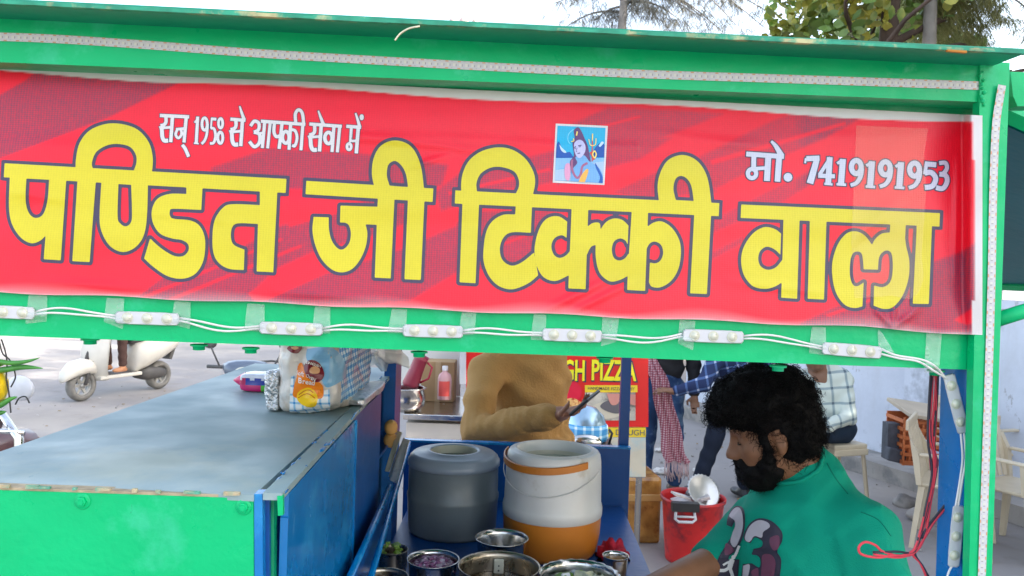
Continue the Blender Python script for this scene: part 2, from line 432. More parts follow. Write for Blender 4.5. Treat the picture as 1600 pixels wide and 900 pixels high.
LENS = mat('clear_lens', (.56, .56, .44), .08, var=.02, spec=.8, coat=.6)
WIREW = mat('white_wire', (.75, .73, .70), .45, var=.05)
WIRER = mat('red_wire', (.72, .045, .07), .45, var=.08)
WIREK = mat('black_wire', (.03, .025, .04), .45, var=.1)
TAPE = mat('clear_tape', (.75, .85, .8), .12, alpha=.30, var=.1, vscale=60, bump=.35, bscale=120, spec=.7)
BLACK = mat('black_plastic', (.02, .02, .022), .4, var=.1)
RUBBER = mat('dusty_rubber', (.13, .125, .115), .85, var=.2, vscale=14)
COPPER = mat('copper_pad', (.62, .30, .13), .5, var=.1)
CHIPM = mat('light_chip', (.66, .66, .60), .3, var=.02)
SLATE = mat('dark_pad', (.12, .11, .12), .5); PADG = mat('grey_pad', (.34, .33, .34), .5)

# ------------------------------------------------------------------ ground
def ground():
    m = mat('dusty_ground', (.29, .265, .25), .92, var=.16, vscale=.6, bump=.35, bscale=9, col2=(.36, .32, .28), c2amt=.5, c2scale=.35)
    scuff(m, (.22, .19, .165), 2.2, .56, soft=.12, amt=.6); scuff(m, (.50, .46, .41), 26, .66, soft=.04, amt=.7); scuff(m, (.12, .10, .09), 40, .70, soft=.03, amt=.8)
    vs = []; fs = []
    xs = np.r_[np.linspace(-200, -14, 10), np.linspace(-13, 8, 43), np.linspace(9, 200, 10)]
    ys = np.r_[np.linspace(-60, -4, 6), np.linspace(-3, 20, 36), np.linspace(22, 600, 14)]
    def gz(x, y):
        t = min(1, max(0, (-1.3 - x) / 2.0)); return -.25 * t * t * (3 - 2 * t)
    for y in ys:
        for x in xs: vs.append((x, y, gz(x, y) + (.006 * mnoise.noise(Vector((x * .8, y * .8, 0))) if abs(x) < 14 else 0)))
    n = len(xs)
    fs = [(j * n + i, j * n + i + 1, (j + 1) * n + i + 1, (j + 1) * n + i) for j in range(len(ys) - 1) for i in range(n - 1)]
    me = bpy.data.meshes.new('ground'); me.from_pydata(vs, [], fs); me.materials.append(m)
    me.polygons.foreach_set('use_smooth', [True] * len(fs)); me.update()
    tag(mkobj('ground', me), 'dusty grey street ground reaching past the food cart', None, None, 'structure')
ground()

# ------------------------------------------------------------------ the food cart
cart = empty('food_cart', (0, 1.0, 0), 'green and blue street food cart with a flat roof behind the red banner', 'food cart')
NV = Vector(FN)
def slab(mb, pts, o0, o1, mi=0):
    a = [F(x, y, o0) for x, y in pts]; return mb.hull8(a, [p + NV * (o1 - o0) for p in a], mi)
def hz(x, y, D): return P(x, y, D).z
# top beam, lower beam
b = MB(); slab(b, [(-130, 23), (1577, 99), (1574, 161), (-130, 92)], .012, -.045); tb = b.build('top_beam', GREEN, cart)
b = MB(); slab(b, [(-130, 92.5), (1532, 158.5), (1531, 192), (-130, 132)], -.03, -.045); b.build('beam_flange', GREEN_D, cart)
b = MB(); slab(b, [(-130, 436), (1531, 503), (1524, 578), (-130, 520)], 0, -.04); lb = b.build('lower_beam', GREEN, cart)
# right post: green front leg of the angle and its blue inner leg
b = MB(); slab(b, [(1532, 96), (1578, 98), (1549.5, 905), (1503, 2260), (1462, 2260), (1514, 905)], .016, .002); b.build('post', GREEN, cart)
b = MB(); slab(b, [(1523, 575), (1528, 575), (1520, 905), (1469, 2250), (1463, 2250), (1514.5, 905)], .0, -.075); o = b.build('post', BLUE, cart); o['label'] = 'blue inner leg of the front post'
# weld beads and paint drips where the beams meet the post
b = MB()
for i in range(16):
    x, y = 1529 + random.uniform(-3, 3), 505 + i * 4.6; b.ball(F(x, y, .004), random.uniform(.0018, .0036), 8)
for i in range(9):
    b.ball(F(1535 + random.uniform(-4, 5), 112 + i * 6.5, .017), random.uniform(.0015, .0034), 8)
b.build('weld_bead', GREEN, cart)
# roof with a rolled front lip
A0, A1 = F(-140, -1, .078), F(1602, 84, .078)
dR = Vector((-.02, 1.62, .05))
b = MB(); t = Vector((0, 0, .006))
b.hull8([A0, A1, A1 + dR, A0 + dR], [A0 + t, A1 + t, A1 + dR + t, A0 + dR + t]); rf = b.build('roof', mat('roof_teal_green', (.0, .25, .15), .42, var=.12, vscale=4, bump=.1, bscale=30), cart)
b = MB()
for k in range(60):       # torn, rough front edge of the roof sheet
    u0 = k / 60; u1 = (k + 1) / 60; p0 = A0.lerp(A1, u0); p1 = A0.lerp(A1, u1)
    hgt = .0025 + .0018 * random.random(); up = Vector((0, 0, hgt)); f = NV * .004
    b.hull8([p0 - up * .3 + f, p1 - up * .3 + f, p1 + up * .9 + f, p0 + up * .9 + f], [q - NV * .007 for q in (p0 - up * .3 + f, p1 - up * .3 + f, p1 + up * .9 + f, p0 + up * .9 + f)])
b.build('roof_edge', mat('chalky_green_edge', (.03, .30, .18), .7, var=.3, vscale=40, col2=(.45, .42, .22), c2amt=.35, c2scale=25), cart)
b = MB(); slab(b, [(1481, 77), (1511, 79), (1511, 82.5), (1481, 80)], .084, .080); o = b.build('rust_patch', mat('rust', (.5, .2, .03), .8), cart)
# rear posts carry the roof
def vpost(D, x0, x1, y0, ztop, dep, m, name='post'):
    a = P(x0, y0, D); c = P(x1, y0, D); q = MB()
    q.hull8([Vector((a.x, D, 0)), Vector((c.x, D, 0)), Vector((c.x, D + dep, 0)), Vector((a.x, D + dep, 0))], [Vector((a.x, D, ztop)), Vector((c.x, D, ztop)), Vector((c.x, D + dep, ztop)), Vector((a.x, D + dep, ztop))])
    return q.build(name, m, cart)
zr = A0.z - .004
vpost(2.42, 967, 982, 700, 2.10, .025, BLUE_D)
# cabinet
H1 = -.2905
c_fl = F(-150, 754, .002); c_fr = F(397, 773, .002); zt = HC + H1
TL = Vector((-.752, 1.0, zt)); TLb = Vector((-.745, 2.25, zt)); TR = Vector((c_fr.x, c_fr.y, zt)); TRb = Vector((-.352, 2.25, zt))
q = MB()
L0 = F(-260, 760, .0)
q.hull8([Vector((-.752, 1.07, zt)), Vector((-.752, 1.0, zt)), Vector((TR.x, TR.y - .001, zt)), TRb, TLb], [v - Vector((0, 0, .008)) for v in (Vector((-.752, 1.07, zt)), Vector((-.752, 1.0, zt)), Vector((TR.x, TR.y - .001, zt)), TRb, TLb)])
ctop = q.build('cabinet_top', TOPGREY, cart)
q = MB()
for k in range(9):     # chipped, lifted paint along the near edge of the sheet
    x = -20 + k * 46 + random.uniform(-16, 16); wd = random.uniform(5, 26); y = 760 + x * .0335
    slab(q, [(x, y - 1.5 - random.random() * 2), (x + wd, y - 1 - random.random() * 2), (x + wd, y + 2 + random.random() * 2), (x, y + 2 + random.random() * 3)], .004, .0)
q.build('chipped_edge', CHIP, ctop)
q = MB(); slab(q, [(-160, 760.5), (396, 779), (398.5, 1130), (396, 2050), (-160, 2050)], .0, -.012); fp = q.build('front_panel', GREEN, cart)
q = MB(); slab(q, [(-160, 756), (396, 774.5), (396, 779), (-160, 760.5)], -.001, -.02)
q.build('panel_gap', mat('sandy_dirt', (.42, .33, .22), .9, var=.3, vscale=50), cart)
for (x, y) in ((129, 783), (381, 792), (255, 1200), (20, 1200)):
    c = F(x, y, 0); R = Vector((0, 0, 1)).rotation_difference(NV).to_matrix()
    q = MB(); pr = [(.0, .0015), (.0095, .0015), (.0103, .0), (.0103, -.001)]
    def place(q0):
        q0.v = [tuple(c + R @ Vector(v)) for v in q0.v]; return q0
    w_ = MB().lathe([(.0, .0018), (.0095, .0016), (.0103, .0008), (.0104, -.001)], n=24); place(w_); bo = w_.build('bolt', GREEN, fp)
    h_ = MB().lathe([(.0, .0065), (.0038, .0065), (.0045, .0055), (.006, .0052), (.0066, .004), (.0066, .001)], n=6, smooth=False); place(h_); h_.build('bolt_head', GREEN, bo)
# corner strip, inner slots
q = MB(); slab(q, [(397, 772), (410, 772), (412, 1130), (405, 2050), (392, 2050), (399, 1130)], .001, -.02); q.build('corner_strip', BLUE, cart)
q = MB(); slab(q, [(410.5, 779), (421, 779), (421, 2050), (406, 2050)], -.012, -.03); q.build('inner_strip', BLUE_D, cart)
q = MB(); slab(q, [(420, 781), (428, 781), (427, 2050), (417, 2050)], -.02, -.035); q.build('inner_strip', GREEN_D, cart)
# top rail on the right-hand side of the cabinet
r0 = F(411, 765, .003); r1 = F(441, 766, .003)
ra, rb2 = Vector((r0.x, r0.y, zt + .003)), Vector((r1.x, r1.y, zt + .003)); rc, rd = Vector((-.333, 2.06, zt + .003)), Vector((-.349, 2.06, zt + .003))
q = MB(); dn = Vector((0, 0, .009)); q.hull8([ra, rb2, rc, rd], [v - dn for v in (ra, rb2, rc, rd)]); q.build('side_rail', TOPGREY, cart)
q = MB()
for k in range(30):
    u = random.random(); a = ra.lerp(rd, u); q.ball(a + Vector((random.uniform(-.003, .003), 0, random.uniform(-.003, .002))), (random.uniform(.001, .0025), random.uniform(.004, .014), .0012), 8)
    a = rb2.lerp(rc, random.random()); q.ball(a + Vector((random.uniform(-.002, .001), 0, random.uniform(-.006, .0))), (random.uniform(.0015, .004), random.uniform(.006, .02), .002), 8)
q.build('peeled_paint', BLUE, cart)
q = MB(); slab(q, [(433, 775), (441.5, 775), (442, 805), (434, 806)], .004, -.004, 0); q.build('door_cap', GREEN, cart)
# side door panel (glossy), then the recessed darker panel and rear post
dz = zt - .008
def side(x0, y0, x1, y1, z0, z1, th, m, name):
    q = MB(); a = [Vector((x0, y0, z0)), Vector((x1, y1, z0)), Vector((x1, y1, z1)), Vector((x0, y0, z1))]
    q.hull8(a, [v + Vector((-th, 0, 0)) for v in a]); return q.build(name, m, cart)
dx0 = r1.x - .002
door = side(dx0, 1.02, -.3085, 1.525, .25, dz, .010, BLUE, 'door')
q = MB(); q.hull8([Vector((dx0 + .001, 1.0155, .25)), Vector((dx0 - .009, 1.0155, .25)), Vector((dx0 - .009, 1.0155, dz - .03)), Vector((dx0 + .001, 1.0155, dz - .03))], [Vector((dx0 + .001, 1.0195, .25)), Vector((dx0 - .009, 1.0195, .25)), Vector((dx0 - .009, 1.0195, dz - .03)), Vector((dx0 + .001, 1.0195, dz - .03))])
q.build('door_edge', BLUE, door)
q = MB(); q.hull8([Vector((-.306, 1.526, .25)), Vector((-.312, 1.526, .25)), Vector((-.312, 1.526, dz - .002)), Vector((-.306, 1.526, dz - .002))], [Vector((-.306, 1.532, .25)), Vector((-.312, 1.532, .25)), Vector((-.312, 1.532, dz - .002)), Vector((-.306, 1.532, dz - .002))]); q.build('door_edge', BLUE, door)
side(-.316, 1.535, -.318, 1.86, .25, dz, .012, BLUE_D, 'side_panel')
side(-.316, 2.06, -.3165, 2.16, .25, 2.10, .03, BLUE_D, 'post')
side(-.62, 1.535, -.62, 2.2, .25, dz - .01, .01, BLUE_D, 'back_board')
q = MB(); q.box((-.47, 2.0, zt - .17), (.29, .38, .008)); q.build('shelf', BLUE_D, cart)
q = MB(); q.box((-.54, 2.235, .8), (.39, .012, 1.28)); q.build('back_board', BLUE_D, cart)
# counter deck with back panel and splash rails
DK = HC - .70
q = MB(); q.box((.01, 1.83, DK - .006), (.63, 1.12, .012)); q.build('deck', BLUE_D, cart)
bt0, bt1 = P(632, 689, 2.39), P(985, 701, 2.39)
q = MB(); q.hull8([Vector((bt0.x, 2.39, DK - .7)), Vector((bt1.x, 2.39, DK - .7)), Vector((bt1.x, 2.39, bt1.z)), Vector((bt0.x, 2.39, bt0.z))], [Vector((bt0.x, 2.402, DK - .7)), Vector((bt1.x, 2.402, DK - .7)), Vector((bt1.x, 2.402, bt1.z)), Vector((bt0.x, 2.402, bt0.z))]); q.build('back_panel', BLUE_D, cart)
q = MB(); q.hull8([bt0 + Vector((0, -.012, 0)), bt1 + Vector((0, -.012, 0)), bt1 + Vector((0, .014, 0)), bt0 + Vector((0, .014, 0))], [v + Vector((0, 0, .006)) for v in (bt0 + Vector((0, -.012, 0)), bt1 + Vector((0, -.012, 0)), bt1 + Vector((0, .014, 0)), bt0 + Vector((0, .014, 0)))])
q.build('back_rail', BLUE, cart)
q = MB(); q.tube([P(640, 692, 2.36), P(600, 832, 1.70), P(571, 930, 1.43)], .0065, 6); q.build('splash_rail', BLUE, cart)
q = MB(); q.tube([P(609, 760, 1.86), P(583, 822, 1.64), P(545, 905, 1.38)], .007, 6); q.build('splash_rail', BLUE, cart)
q = MB(); a = [P(606, 764, 1.86), P(546, 900, 1.385)]
q.hull8([a[0], a[1], a[1] - Vector((0, 0, .25)), a[0] - Vector((0, 0, .25))], [v + Vector((-.004, 0, 0)) for v in (a[0], a[1], a[1] - Vector((0, 0, .25)), a[0] - Vector((0, 0, .25)))]); q.build('splash_panel', BLUE_D, cart)
q = MB(); q.box((.01, 1.28, DK - .36), (.6, .01, .7)); q.build('front_skirt', BLUE, cart)
# bolts under the lower beam
for (x, y) in ((141, 531), (311, 540), (392, 545), (655, 551), (945, 560), (1216, 573), (1462, 580)):
    q = MB(); R = Matrix.Identity(3); c = F(x, y - 2, -.018)
    q.lathe([(.011, 0), (.011, -.002), (.0075, -.0025), (.0075, -.007), (.0, -.0075)], c, 10); q.build('bolt', GREEN, cart)
# wheels out of sight below (the cart stands on them)
for x in (-.6, .25):
    q = MB(); R = Matrix.Rotation(math.pi / 2, 3, 'Y'); w_ = MB().lathe([(.02, -.03), (.2, -.03), (.25, -.025), (.27, 0), (.25, .025), (.2, .03), (.02, .03)], n=32)
    w_.v = [tuple(R @ Vector(v) + Vector((x, 1.75, .27))) for v in w_.v]; w_.build('wheel', RUBBER, cart)
# raised side flap with its tube frame and strut, to the right of the post
h0, h1 = Vector((.625, 1.14, HC + .245)), Vector((.60, 2.35, HC + .245)); e0, e1 = Vector((1.22, 1.14, HC + .0)), Vector((1.20, 2.35, HC + .0))
q = MB(); up = Vector((.002, 0, .006)); q.hull8([h0, e0, e1, h1], [v + up for v in (h0, e0, e1, h1)]); flap = q.build('side_flap', TEAL, cart)
q = MB(); q.tube([h0 + Vector((0, -.012, .012)), e0 + Vector((0, -.012, .012))], .013, 4, smooth=False); q.tube([e0, e1], .012, 4, smooth=False); q.build('flap_frame', GREEN, flap)
q = MB(); slab(q, [(1579, 112), (1640, 114), (1640, 166), (1590, 166), (1583, 150)], -.02, -.05); q.build('bracket', GREEN, cart)
q = MB(); q.tube([F(1556, 500, -.01), F(1640, 474, -.02)], .0095, 10); q.build('strut', GREEN, cart)

# ------------------------------------------------------------------ printed banner
YT = lambda x: 103 + x * .0505; YB = lambda x: 456.5 + x * .0405
CREASE = [(830, 495, 985, 420, 7, .0028), (885, 492, 1015, 428, 6, .0024), (1395, 512, 1362, 476, 5, .004), (1395, 512, 1445, 476, 6, .0045), (1395, 512, 1398, 470, 4, .003), (1300, 405, 1440, 280, 11, .0022), (560, 215, 860, 246, 7, .0022), (640, 262, 720, 236, 5, .002), (60, 440, 250, 452, 8, .0022), (200, 330, 420, 352, 7, .0014), (720, 362, 980, 388, 8, .0012), (1000, 205, 1330, 250, 9, .0013), (1140, 440, 1330, 462, 8, .0016), (430, 455, 620, 470, 6, .002), (20, 300, 130, 318, 8, .0015), (1497, 250, 1490, 470, 5, .003)]
def bang(x, y):
    """place on the hung banner for a photo pixel: recessed under the top beam, lapping over the lower beam, slightly slack"""
    t = (y - YT(x)) / (YB(x) - YT(x))
    o = -.026 + .036 * t
    X = x / 100.0; Yy = y / 100.0
    s = math.sin(max(0, min(1, t)) * math.pi)
    o += s * (.0012 * math.sin(X * 1.1 + 1) + .0011 * math.sin(Yy * 5.2 + X * .7) + .0007 * math.sin(Yy * 9 - X * .35))
    o += .0018 * math.exp(-((y - 222 - 8 * math.sin(X * .8)) / 9) ** 2) * (1 if 550 < x < 1000 else .3)
    for (ax, ay, bx2, by2, wd, am) in CREASE:
        if min(ax, bx2) - 30 < x < max(ax, bx2) + 30 and min(ay, by2) - 30 < y < max(ay, by2) + 30:
            ex, ey = bx2 - ax, by2 - ay; tt = min(1, max(0, ((x - ax) * ex + (y - ay) * ey) / (ex * ex + ey * ey))); dd = math.hypot(x - ax - ex * tt, y - ay - ey * tt); o += am * math.exp(-(dd / wd) ** 2) * math.sin(min(1, tt + .12) * 3.0)
    if x > 1380 and t > .8: o += .004 * math.sin((x - 1380) / 14.0) * (t - .8) * 3
    if x > 1503: k = min(1, (x - 1503) / 15); k = k * k * (3 - 2 * k); o = o * (1 - k) + (.0195 + .003 * math.sin(y / 31.0)) * k
    return o
def onban(k): return lambda x, y: F(x, y, bang(x, y) + k)
# background print: red with slanting dark bands
step = 2.5
rb_ = Raster(-130, 96, 1536, 528, step)
bx, by = np.meshgrid(rb_.X, rb_.Y)
BANDS = [[(40, 126), (66, 104), (302, 118), (170, 183), (0, 247), (-130, 290), (-130, 220)],
         [(205, 472), (260, 430), (380, 385), (440, 352), (545, 330), (560, 318), (600, 300), (665, 290), (660, 340), (560, 375), (492, 392), (430, 420), (390, 460), (400, 474)],
         [(395, 474), (500, 428), (590, 402), (640, 385), (720, 350), (722, 420), (640, 470), (560, 476)],
         [(330, 262), (420, 232), (560, 240), (640, 250), (700, 258), (690, 290), (560, 300), (400, 292), (330, 290)],
         [(690, 330), (760, 300), (870, 285), (1000, 248), (1050, 215), (940, 215), (830, 245), (730, 262), (680, 300)],
         [(690, 420), (720, 330), (860, 330), (870, 400), (800, 420)],
         [(870, 205), (950, 168), (1060, 172), (1130, 178), (1010, 225), (960, 255), (870, 290)],
         [(960, 300), (1040, 262), (1110, 240), (1120, 300), (1000, 312)],
         [(1060, 262), (1120, 232), (1200, 192), (1240, 176), (1345, 184), (1290, 215), (1180, 262), (1110, 300)],
         [(1110, 345), (1150, 325), (1215, 292), (1265, 268), (1280, 278), (1220, 318), (1180, 335), (1112, 365)],
         [(1105, 398), (1160, 370), (1165, 378), (1108, 408)],
         [(1250, 505), (1300, 482), (1390, 450), (1440, 415), (1500, 395), (1536, 372), (1536, 528), (1250, 528)]]
STREAK = [[(215, 466), (440, 372), (441, 375), (220, 470)], [(255, 470), (470, 382), (471, 386), (262, 473)], [(450, 350), (560, 318), (561, 322), (452, 355)], [(700, 300), (860, 262), (861, 266), (702, 305)], [(905, 205), (1000, 180), (1001, 184), (906, 209)], [(730, 400), (860, 352), (861, 355), (731, 404)], [(1290, 492), (1440, 438), (1441, 441), (1294, 495)], [(388, 458), (505, 404), (507, 408), (392, 463)], [(398, 470), (515, 420), (518, 424), (402, 476)], [(664, 365), (722, 338), (723, 343), (665, 370)], [(1110, 250), (1320, 190), (1322, 195), (1112, 258)], [(1105, 320), (1240, 262), (1242, 268), (1107, 328)], [(1490, 500), (1536, 470), (1536, 500), (1510, 508)]]
dB = np.full(bx.shape, 99.0)
for k, bp in enumerate(BANDS):
    d = Raster.sdpoly(bx, by, np.array(bp, float)); dB = np.minimum(dB, d)
soft = np.where(bx < 320, 2.5, 6.0)
dark = np.clip(.5 - dB / soft, 0, 1) * np.interp(bx, [200, 700, 1000, 1240, 1260], [1, .9, .7, .6, 1])
for sp in STREAK: dark *= np.clip(.5 + Raster.sdpoly(bx, by, np.array(sp, float)) / 3, 0, 1)
V = []; Fc = []; keep = -np.ones(bx.shape, int); yt = 103 + bx * .0505; yb_ = 456.5 + bx * .0405 + np.where(bx > 1350, (bx - 1350) * .03, 0) + 1.5 * np.sin(bx / 37.0)
dk = []; mg = []
for j in range(bx.shape[0]):
    for i in range(bx.shape[1]):
        x, y = bx[j, i], by[j, i]
        if y < yt[j, i] - 3 or y > yb_[j, i] + 3: continue
        yy = min(max(y, yt[j, i]), yb_[j, i]); keep[j, i] = len(V); V.append(F(x, yy, bang(x, yy)))
        dk.append(dark[j, i])
        tm = 5 + (6 + 3 * math.sin(x / 95.0)) * min(1, max(0, (x + 60) / 300)); rt = 1522 - (3 if 170 < y < 250 else 0)
        mg.append(max(1 - min(1, max(0, (yy - yt[j, i] - tm) / 1.5)), min(1, max(0, (x - rt + (4 if y > 470 else 0)) / 2)), min(1, max(0, (yy - yb_[j, i] + 3) / 2)) * .55, .34 * max(0, 1 - (yb_[j, i] - yy) / (15 + 6 * math.sin(x / 41.0))) ** 1.4))
a_, b_, c_, d_ = keep[:-1, :-1], keep[:-1, 1:], keep[1:, 1:], keep[1:, :-1]
okf = (a_ >= 0) & (b_ >= 0) & (c_ >= 0) & (d_ >= 0)
Fc = np.stack([a_[okf], d_[okf], c_[okf], b_[okf]], 1)
banner = empty('banner', F(760, 290, 0), 'red printed banner with big yellow Hindi lettering across the front of the food cart', 'banner')
me = bpy.data.meshes.new('sheet'); me.from_pydata([tuple(v) for v in V], [], Fc.tolist())
for nm, arr in (('band', dk), ('margin', mg)):
    at = me.attributes.new(nm, 'FLOAT', 'POINT'); at.data.foreach_set('value', np.array(arr, np.float32))
me.polygons.foreach_set('use_smooth', [True] * len(me.polygons)); me.update()
def flexmat(name, col, rough=.42):
    """woven, slightly glossy flex print: fine vertical ribs"""
    m = mat(name, col, rough, var=.07, vscale=5, spec=.42); N, L, b = nodes(m)
    tc = N.new('ShaderNodeTexCoord'); wv = N.new('ShaderNodeTexWave'); wv.wave_type = 'BANDS'; wv.bands_direction = 'X'; wv.inputs['Scale'].default_value = 95; wv.inputs['Distortion'].default_value = 2.0; wv.inputs['Detail'].default_value = 2; wv.inputs['Detail Scale'].default_value = 3
    L.new(tc.outputs['Object'], wv.inputs['Vector'])
    nz = N.new('ShaderNodeTexNoise'); nz.inputs['Scale'].default_value = 220; nz.inputs['Detail'].default_value = 2; L.new(tc.outputs['Object'], nz.inputs['Vector'])
    nb = N.new('ShaderNodeTexNoise'); nb.inputs['Scale'].default_value = 9; nb.inputs['Detail'].default_value = 3; L.new(tc.outputs['Object'], nb.inputs['Vector'])
    wh = N.new('ShaderNodeTexWave'); wh.bands_direction = 'Z'; wh.inputs['Scale'].default_value = 120; wh.inputs['Distortion'].default_value = 2.5; wh.inputs['Detail'].default_value = 2; L.new(tc.outputs['Object'], wh.inputs['Vector'])
    wx = N.new('ShaderNodeMix'); wx.inputs[0].default_value = .45; L.new(wv.outputs['Fac'], wx.inputs[2]); L.new(wh.outputs['Fac'], wx.inputs[3])
    ad = N.new('ShaderNodeMath'); ad.operation = 'ADD'; L.new(wx.outputs[0], ad.inputs[0]); L.new(nz.outputs['Fac'], ad.inputs[1])
    tm_ = N.new('ShaderNodeMapRange'); tm_.inputs[1].default_value = .5; tm_.inputs[2].default_value = 1.4; tm_.inputs[3].default_value = .955; tm_.inputs[4].default_value = 1.035; L.new(ad.outputs[0], tm_.inputs[0])
    mu = [n for n in N if n.type == 'MIX' and n.blend_type == 'MULTIPLY'][0]; m3 = N.new('ShaderNodeMath'); m3.operation = 'MULTIPLY'; L.new(mu.inputs[7].links[0].from_socket, m3.inputs[0]); L.new(tm_.outputs[0], m3.inputs[1]); L.new(m3.outputs[0], mu.inputs[7])
    b1 = N.new('ShaderNodeBump'); b1.inputs['Strength'].default_value = .25; b1.inputs['Distance'].default_value = .0006; L.new(ad.outputs[0], b1.inputs['Height'])
    b2 = N.new('ShaderNodeBump'); b2.inputs['Strength'].default_value = .25; b2.inputs['Distance'].default_value = .01; L.new(nb.outputs['Fac'], b2.inputs['Height']); L.new(b1.outputs[0], b2.inputs['Normal'])
    L.new(b2.outputs[0], b.inputs['Normal'])
    return m, ad
RED, thr = flexmat('red_flex_print', (.53, .004, .020)); N, L, b = nodes(RED)
mulnode = [n for n in N if n.type == 'MIX' and n.blend_type == 'MULTIPLY'][0]
at = N.new('ShaderNodeAttribute'); at.attribute_name = 'band'; am = N.new('ShaderNodeAttribute'); am.attribute_name = 'margin'
sc_ = N.new('ShaderNodeMath'); sc_.operation = 'MULTIPLY'; L.new(at.outputs['Fac'], sc_.inputs[0])
tr_ = N.new('ShaderNodeMapRange'); tr_.inputs[1].default_value = .4; tr_.inputs[2].default_value = 1.5; tr_.inputs[3].default_value = 1.0; tr_.inputs[4].default_value = .45; L.new(thr.outputs[0], tr_.inputs[0]); L.new(tr_.outputs[0], sc_.inputs[1])
mb_ = N.new('ShaderNodeMix'); mb_.data_type = 'RGBA'; mb_.inputs[6].default_value = (.80, .008, .03, 1); mb_.inputs[7].default_value = (.20, .035, .075, 1); L.new(sc_.outputs[0], mb_.inputs[0]); L.new(mb_.outputs[2], mulnode.inputs[6])
mm_ = N.new('ShaderNodeMix'); mm_.data_type = 'RGBA'; mm_.inputs[7].default_value = (.62, .6, .6, 1); L.new(am.outputs['Fac'], mm_.inputs[0]); L.new(mulnode.outputs[2], mm_.inputs[6]); L.new(mm_.outputs[2], b.inputs['Base Color'])
me.materials.append(RED); mkobj('sheet', me, banner)

# lettering: outlines in photo pixels (z(): zoomed trace -> pixels)
def z(ox, oy, pts, k=4.0): return [(ox + p[0] / k, oy + p[1] / k) + tuple(p[2:]) for p in pts]
big = Raster(-6, 180, 1480, 500, 1.25)
def A(ox, oy, pts, *holes): big.poly(z(ox, oy, pts), [z(ox, oy, h) for h in holes])
for (x0, y0, x1, y1, wd) in ((6.5, 266, 447, 290.5, 22), (478, 293, 676.5, 305, 21), (711, 307.7, 1123.5, 327.6, 20.5), (1157.7, 330, 1468.3, 343.5, 21)): big.stroke([(x0, y0), (x1, y1)], wd)
# first word
A(0, 240, [(62, 130, 1), (56, 330), (75, 440), (130, 525), (195, 560), (250, 545), (285, 512, 1), (273, 660, 1), (380, 667, 1), (415, 150, 1)], [(165, 155, 1), (160, 290), (180, 370), (222, 402), (270, 378), (297, 290), (307, 163, 1)])
A(0, 90, [(475, 720, 1), (474, 640), (497, 535), (560, 455), (660, 415), (760, 415), (860, 450), (930, 530), (955, 630), (948, 730, 1)], [(580, 697, 1), (575, 655), (602, 590), (670, 548), (745, 540), (815, 560), (850, 610), (852, 660), (836, 706, 1)])
A(0, 240, [(485, 150, 1), (600, 160, 1), (560, 678, 1), (452, 672, 1)])
A(0, 240, [(635, 160, 1), (622, 400), (640, 500), (690, 580), (765, 615), (840, 590), (895, 520), (918, 400), (925, 170, 1)], [(740, 190, 1), (735, 390), (750, 435), (785, 455), (815, 435), (825, 385), (820, 195, 1)])
A(0, 240, [(1165, 190, 1), (1267, 190, 1), (1258, 352, 1), (1085, 345), (1062, 360), (1064, 392), (1090, 408), (1190, 418), (1250, 455), (1282, 540), (1272, 665), (1222, 750), (1140, 782), (1045, 765), (955, 705), (901, 655, 1), (938, 530, 1), (1005, 590), (1085, 638), (1145, 640), (1178, 605), (1174, 565), (1135, 540), (1075, 530), (1000, 500), (955, 430), (950, 350), (985, 282), (1060, 252), (1165, 252, 1)])
big.poly([(406, 285, 1), (434, 285, 1), (427, 425.5, 1), (401, 424, 1), (403, 350, 1), (372, 349), (362.5, 356), (361, 372), (366, 383), (382, 390, 1), (381, 422, 1), (358, 420), (342, 411), (333.5, 395), (332, 370), (335.5, 344), (348, 325), (363, 319), (406, 320.5, 1)])
# second word
A(380, 280, [(440, 235, 1), (535, 238, 1), (536, 310), (552, 380), (588, 430), (625, 438), (662, 400), (673, 340), (662, 292), (640, 273), (605, 270, 1), (608, 165, 1), (838, 172, 1), (838, 285, 1), (765, 282, 1), (776, 340), (766, 420), (732, 500), (682, 560), (620, 582), (555, 565), (490, 500), (450, 410), (433, 320)])
A(380, 280, [(842, 100, 1), (946, 110, 1), (922, 620, 1), (822, 615, 1)])
A(380, 280, [(1030, 110, 1), (1133, 120, 1), (1110, 630, 1), (1008, 625, 1)])
A(380, 200, [(820, 370, 1), (804, 285), (815, 190), (852, 120), (910, 84), (975, 80), (1040, 108), (1085, 168), (1115, 260), (1132, 400, 1)], [(915, 360, 1), (898, 300), (905, 235), (935, 208), (965, 212), (1000, 250), (1020, 300), (1030, 370, 1)])
# third word
A(700, 200, [(85, 415, 1), (82, 350), (95, 275), (135, 200), (210, 145), (310, 121), (400, 135), (480, 188), (530, 265), (545, 340), (527, 430, 1)], [(182, 400, 1), (178, 345), (205, 285), (270, 247), (340, 245), (410, 270), (440, 315), (443, 365), (425, 408, 1)])
big.poly([(722.8, 312, 1), (748.7, 314, 1), (743, 442.5, 1), (718, 441, 1)])
big.poly([(806, 318, 1), (831.5, 318, 1), (829.5, 363.7, 1), (800, 363), (787, 371), (781, 388), (785, 406), (799, 415), (815, 410), (834, 395, 1), (841, 430, 1), (828, 441), (812, 449), (796, 452), (778, 446), (764, 431), (756, 410), (755.5, 390), (759, 365), (768, 347), (785, 336), (805, 335, 1)])
A(780, 260, [(425, 345, 1), (370, 312), (305, 322), (255, 380), (222, 500), (232, 610), (275, 690), (350, 716), (432, 682, 1), (455, 600, 1), (445, 525, 1), (418, 556), (378, 572), (342, 552), (326, 500), (345, 450), (390, 430), (421, 447, 1)])
A(780, 260, [(453, 250, 1), (557, 250, 1), (540, 768, 1), (432, 762, 1), (435, 680, 1), (442, 520, 1)])
A(780, 260, [(550, 378, 1), (585, 354), (626, 354), (634, 395, 1), (640, 480, 1), (605, 490), (572, 505), (545, 560, 1)])
